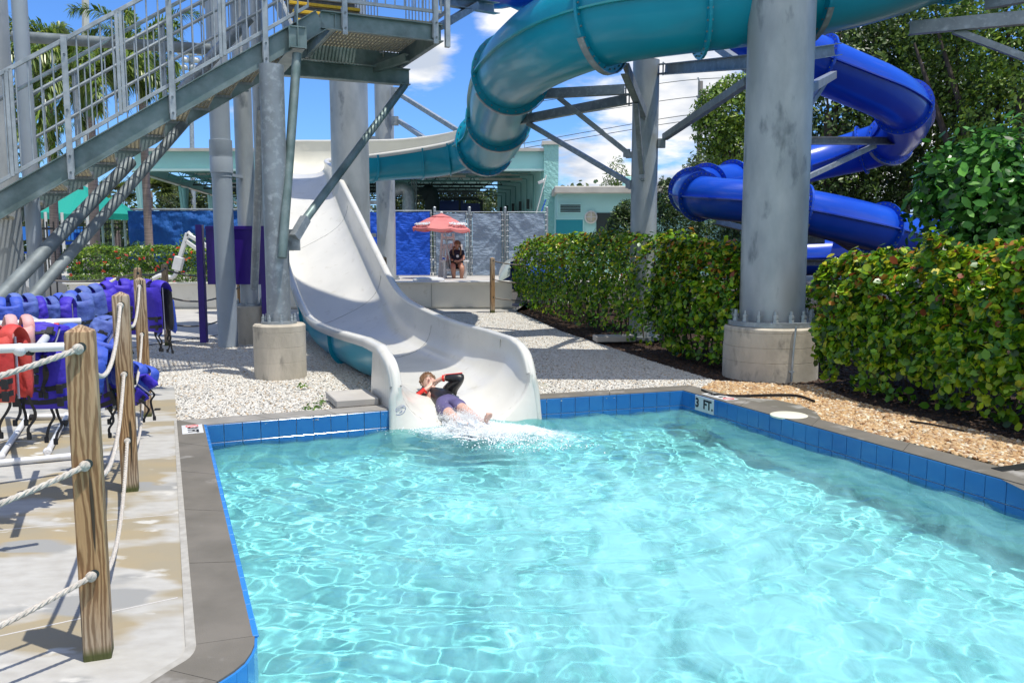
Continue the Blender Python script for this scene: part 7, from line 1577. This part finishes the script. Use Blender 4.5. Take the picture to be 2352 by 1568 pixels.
# the white pipe rack
rk = thing('pipe_rack', G(60, 1000), 'white plastic pipe rack carrying the life jackets at left', 'rack')
def rp(P, r=.021, name='pipe'): g = MB(); g.tube(P, r, 14); return g.build(name, pvcw, rk, True)
a, b = at(-120, 805, 3.75), at(150, 796, 4.0); rp([a, b]); f1, f2 = G(-120, 1083), G(205, 1052); rp([f1+ZA*.03, f2+ZA*.03])
rp([G(2, 1058)+ZA*.03, G(63, 966)+ZA*.03]); rp([G(110, 1048)+ZA*.03, G(154, 962)+ZA*.03]); rp([G(63, 965)+ZA*.03, G(175, 962)+ZA*.03])
v0 = G(63, 965); rp([v0+ZA*.02, v0+ZA*.95]); rp([G(236, 950)+ZA*.03, G(236, 950)+ZA*.8]); rp([at(90, 795, 4.1), at(130, 742, 5.4)], .02); rp([at(-20, 745, 5.0), at(185, 738, 5.3)], .022)
rp([v0+ZA*.93, at(90, 742, 5.2)], .02)
for q_ in (G(2, 1058)+ZA*.03, G(63, 966)+ZA*.03, G(110, 1046)+ZA*.03, G(154, 962)+ZA*.03, at(45, 803, 3.9)): g = MB(); g.ell(q_, .031, .031, .031, n=12, m=8); g.build('fitting', pvcw, rk, True)
for q_ in (G(150, 985)+ZA*.05, G(74, 968)+ZA*.04, at(68, 803, 3.93)): g = MB(); g.tube([q_-XA*.012, q_+XA*.012], .027, 12); g.build('strap_band', black, rk, True)

# rope carrying the row of jackets
rope(at(0, 738, 6.1), at(265, 640, 7.4), .05, r=.012, label='rope sloping up behind the white pipe with jackets hung over it', knots=(0, 0))
t = thing('strap', G(345, 944), 'black strap with buckle lying on the deck by the third post', 'strap'); g = MB(); P = [G(320, 944), G(340, 945), G(362, 941)]; g.loft([[p-V*.012+ZA*.004, p+V*.012+ZA*.004] for p in P]); g.box(P[-1]+ZA*.008, .025, .014, .006, bev=.003); g.build('webbing', black, t)
# fallen leaf, dark stones
for i, (px, py) in enumerate(((40, 1417), (12, 1265))):
    q_ = G(px, py); g = MB(); g.add([q_+Vector((-.018, -.006, .004)), q_+Vector((0, -.008, .010)), q_+Vector((.022, .008, .005)), q_+Vector((0, .004, .006))], [(0, 1, 2, 3)]); tag(g.build('fallen_leaf', mat('orange leaf', (.45, .13, .02), .7) if i == 0 else darkmat, origin=q_), ('small orange leaf on the deck left of the nearest post', 'tiny dark leaf scrap on the deck at left')[i], 'leaf')

# ---------------------------------------------------------------- purple board and pool lift
sb = thing('notice_board', G(463, 786), 'tall purple notice board seen from the back behind the grey drain pipe', 'notice board')
yb = G(463, 786).y; a = at(455, 516, yb); b = at(472, 786, yb)
g = MB(); g.box(((a.x+b.x)/2, yb, a.z/2), .05, .05, a.z/2, bev=.004); g.build('post', purple, sb)
a2, b2 = at(472, 519, yb), at(612, 653, yb); g = MB(); g.box(((a2.x+b2.x)/2, yb+.02, (a2.z+b2.z)/2), (b2.x-a2.x)/2, .03, (a2.z-b2.z)/2, bev=.003); g.build('panel', purple, sb)
g = MB(); g.box((a2.x+.35, yb-.02, (a2.z+b2.z)/2), .02, .012, (a2.z-b2.z)/2-.03); g.box(((a2.x+b2.x)/2, yb-.02, a2.z-.03), (b2.x-a2.x)/2, .012, .02); g.build('batten', purple, sb)
g = MB(); g.box((b2.x-.02, yb, a2.z/2), .05, .05, a2.z/2); g.build('post', purple, sb)
pl_ = thing('pool_lift', at(408, 640, 19.8), 'white angular arm of a pool lift behind the raceway', 'pool lift'); LY2 = 19.9
g = MB()
def la(*p): return at(p[0], p[1], LY2)
for s_ in (((431, 536), (413, 592)), ((431, 538), (470, 562)), ((428, 554), (470, 584)), ((470, 562), (500, 585))): g.beam(la(*s_[0]), la(*s_[1]), .045, .045, YA, .006)
g.build('arm', plasticw, pl_); g = MB(); g.beam(la(413, 590), la(406, 620), .10, .075, YA, .01); g.build('actuator', plasticw, pl_)
g = MB(); g.tube([Vector(v) for v in smooth_path([tuple(la(406, 618)), tuple(la(402, 632)), tuple(la(392, 637)), tuple(la(370, 632)), tuple(la(352, 640))], 4)], .05, 8); g.tube([la(440, 542), la(431, 534)], .05, 8); g.build('lower_tube', plasticw, pl_, True)
# plinth chamfer etc. of a small white block left, behind the pipe
t = thing('white_block', at(66, 645, 14), 'white slanted end of a trough beside the grey pipe at far left', 'block'); g = MB(); g.beam(at(68, 640, 14), at(61, 656, 14), .05, .08, bev=.01); g.build('block', plasticw, t)

# ---------------------------------------------------------------- splash at the slide mouth
foam_m = bpy.data.materials.new('white water spray'); foam_m.use_nodes = True; b_ = foam_m.node_tree.nodes['Principled BSDF']; b_.inputs['Base Color'].default_value = (.88, .90, .91, 1); b_.inputs['Roughness'].default_value = .5; b_.inputs['Subsurface Weight'].default_value = .0; b_.inputs['Transmission Weight'].default_value = .0; b_.inputs['IOR'].default_value = 1.33
r = np.random.RandomState(12); ico_v = np.array([(0, 0, 1), (.9, 0, .1), (-.3, .85, .1), (-.5, -.75, .1), (0, 0, -1), (.4, -.7, -.2)]); ico_f = np.array([(0, 1, 2), (0, 2, 3), (0, 3, 5), (0, 5, 1), (4, 2, 1), (4, 3, 2), (4, 5, 3), (4, 1, 5)])
PV = []; PF = []; k0 = 0
def drops(c, n, spread, s0, s1, up=.5):
    global k0
    P = np.array(c)+r.normal(0, 1, (n, 3))*np.array(spread); P[:, 2] = c[2]+np.abs(P[:, 2]-c[2])*up*1.6; s = s0+(s1-s0)*r.uniform(0, 1, n)**3
    for p, s_ in zip(P, s): PV.append(p+ico_v*s_*(1+r.uniform(-.3, .6, (1, 3)))); PF.append(ico_f+k0); k0 += 6
for (px, py, Y, n, sp_, a_, b__) in ((1078, 974, 7.50, 5200, (.12, .08, .034), .0012, .0065), (1056, 956, 7.72, 4200, (.075, .08, .035), .001, .005), (1074, 958, 7.55, 3000, (.07, .06, .06), .0008, .004), (1092, 962, 7.45, 1800, (.07, .05, .05), .0008, .004), (1098, 978, 7.40, 3600, (.14, .07, .026), .0012, .006), (1130, 990, 7.2, 3200, (.18, .07, .02), .0012, .006), (1044, 945, 7.9, 160, (.10, .08, .05), .001, .005),
     (1012, 952, 7.95, 2200, (.10, .08, .018), .001, .004), (982, 932, 8.15, 1500, (.05, .12, .016), .001, .004), (1040, 985, 7.45, 2600, (.20, .06, .014), .001, .006), (1160, 1005, 7.0, 800, (.22, .08, .012), .002, .009), (1200, 1020, 6.8, 500, (.25, .09, .010), .002, .008)):
    c = at(px, py, Y); drops((c.x, c.y, max(c.z-.02, WZ+.005)), n, sp_, a_, b__)
spl = np_mesh('splash', np.concatenate(PV), np.concatenate(PF), foam_m, None, True); tag(spl, 'white splash of water thrown up round the boy at the slide mouth', 'splash', kind='stuff')
# lumpy body of white water under the legs
def lump(c, rx, ry, rz, seed, g):
    nu, nv = 44, 24; rings = []
    for j in range(nv+1):
        ph = math.pi/2*j/nv; ring = []
        for i in range(nu):
            a_ = 2*math.pi*i/nu; d = Vector((math.cos(a_)*math.cos(ph), math.sin(a_)*math.cos(ph), math.sin(ph))); k = 1+.75*mn.fractal(d*3.0+Vector((seed, 0, 0)), .7, 2.1, 6)
            ring.append(Vector(c)+Vector((d.x*rx*k, d.y*ry*k, d.z*rz*k-.02)))
        rings.append(ring)
    g.loft(rings, True)
g = MB()
for i, (px, py, Y, rx, ry, rz) in enumerate(((1078, 980, 7.46, .13, .11, .085), (1054, 964, 7.7, .08, .10, .06), (1092, 974, 7.40, .10, .07, .06), (1105, 992, 7.3, .20, .12, .05))):
    c = at(px, py, Y); lump((c.x, c.y, max(c.z-.03, WZ)), rx, ry, rz, i*3.1, g)
tag(g.build('white_water', foam_m, None, True), 'boiling white water where the slide meets the pool', 'splash', kind='stuff')
bpy.context.view_layer.update()
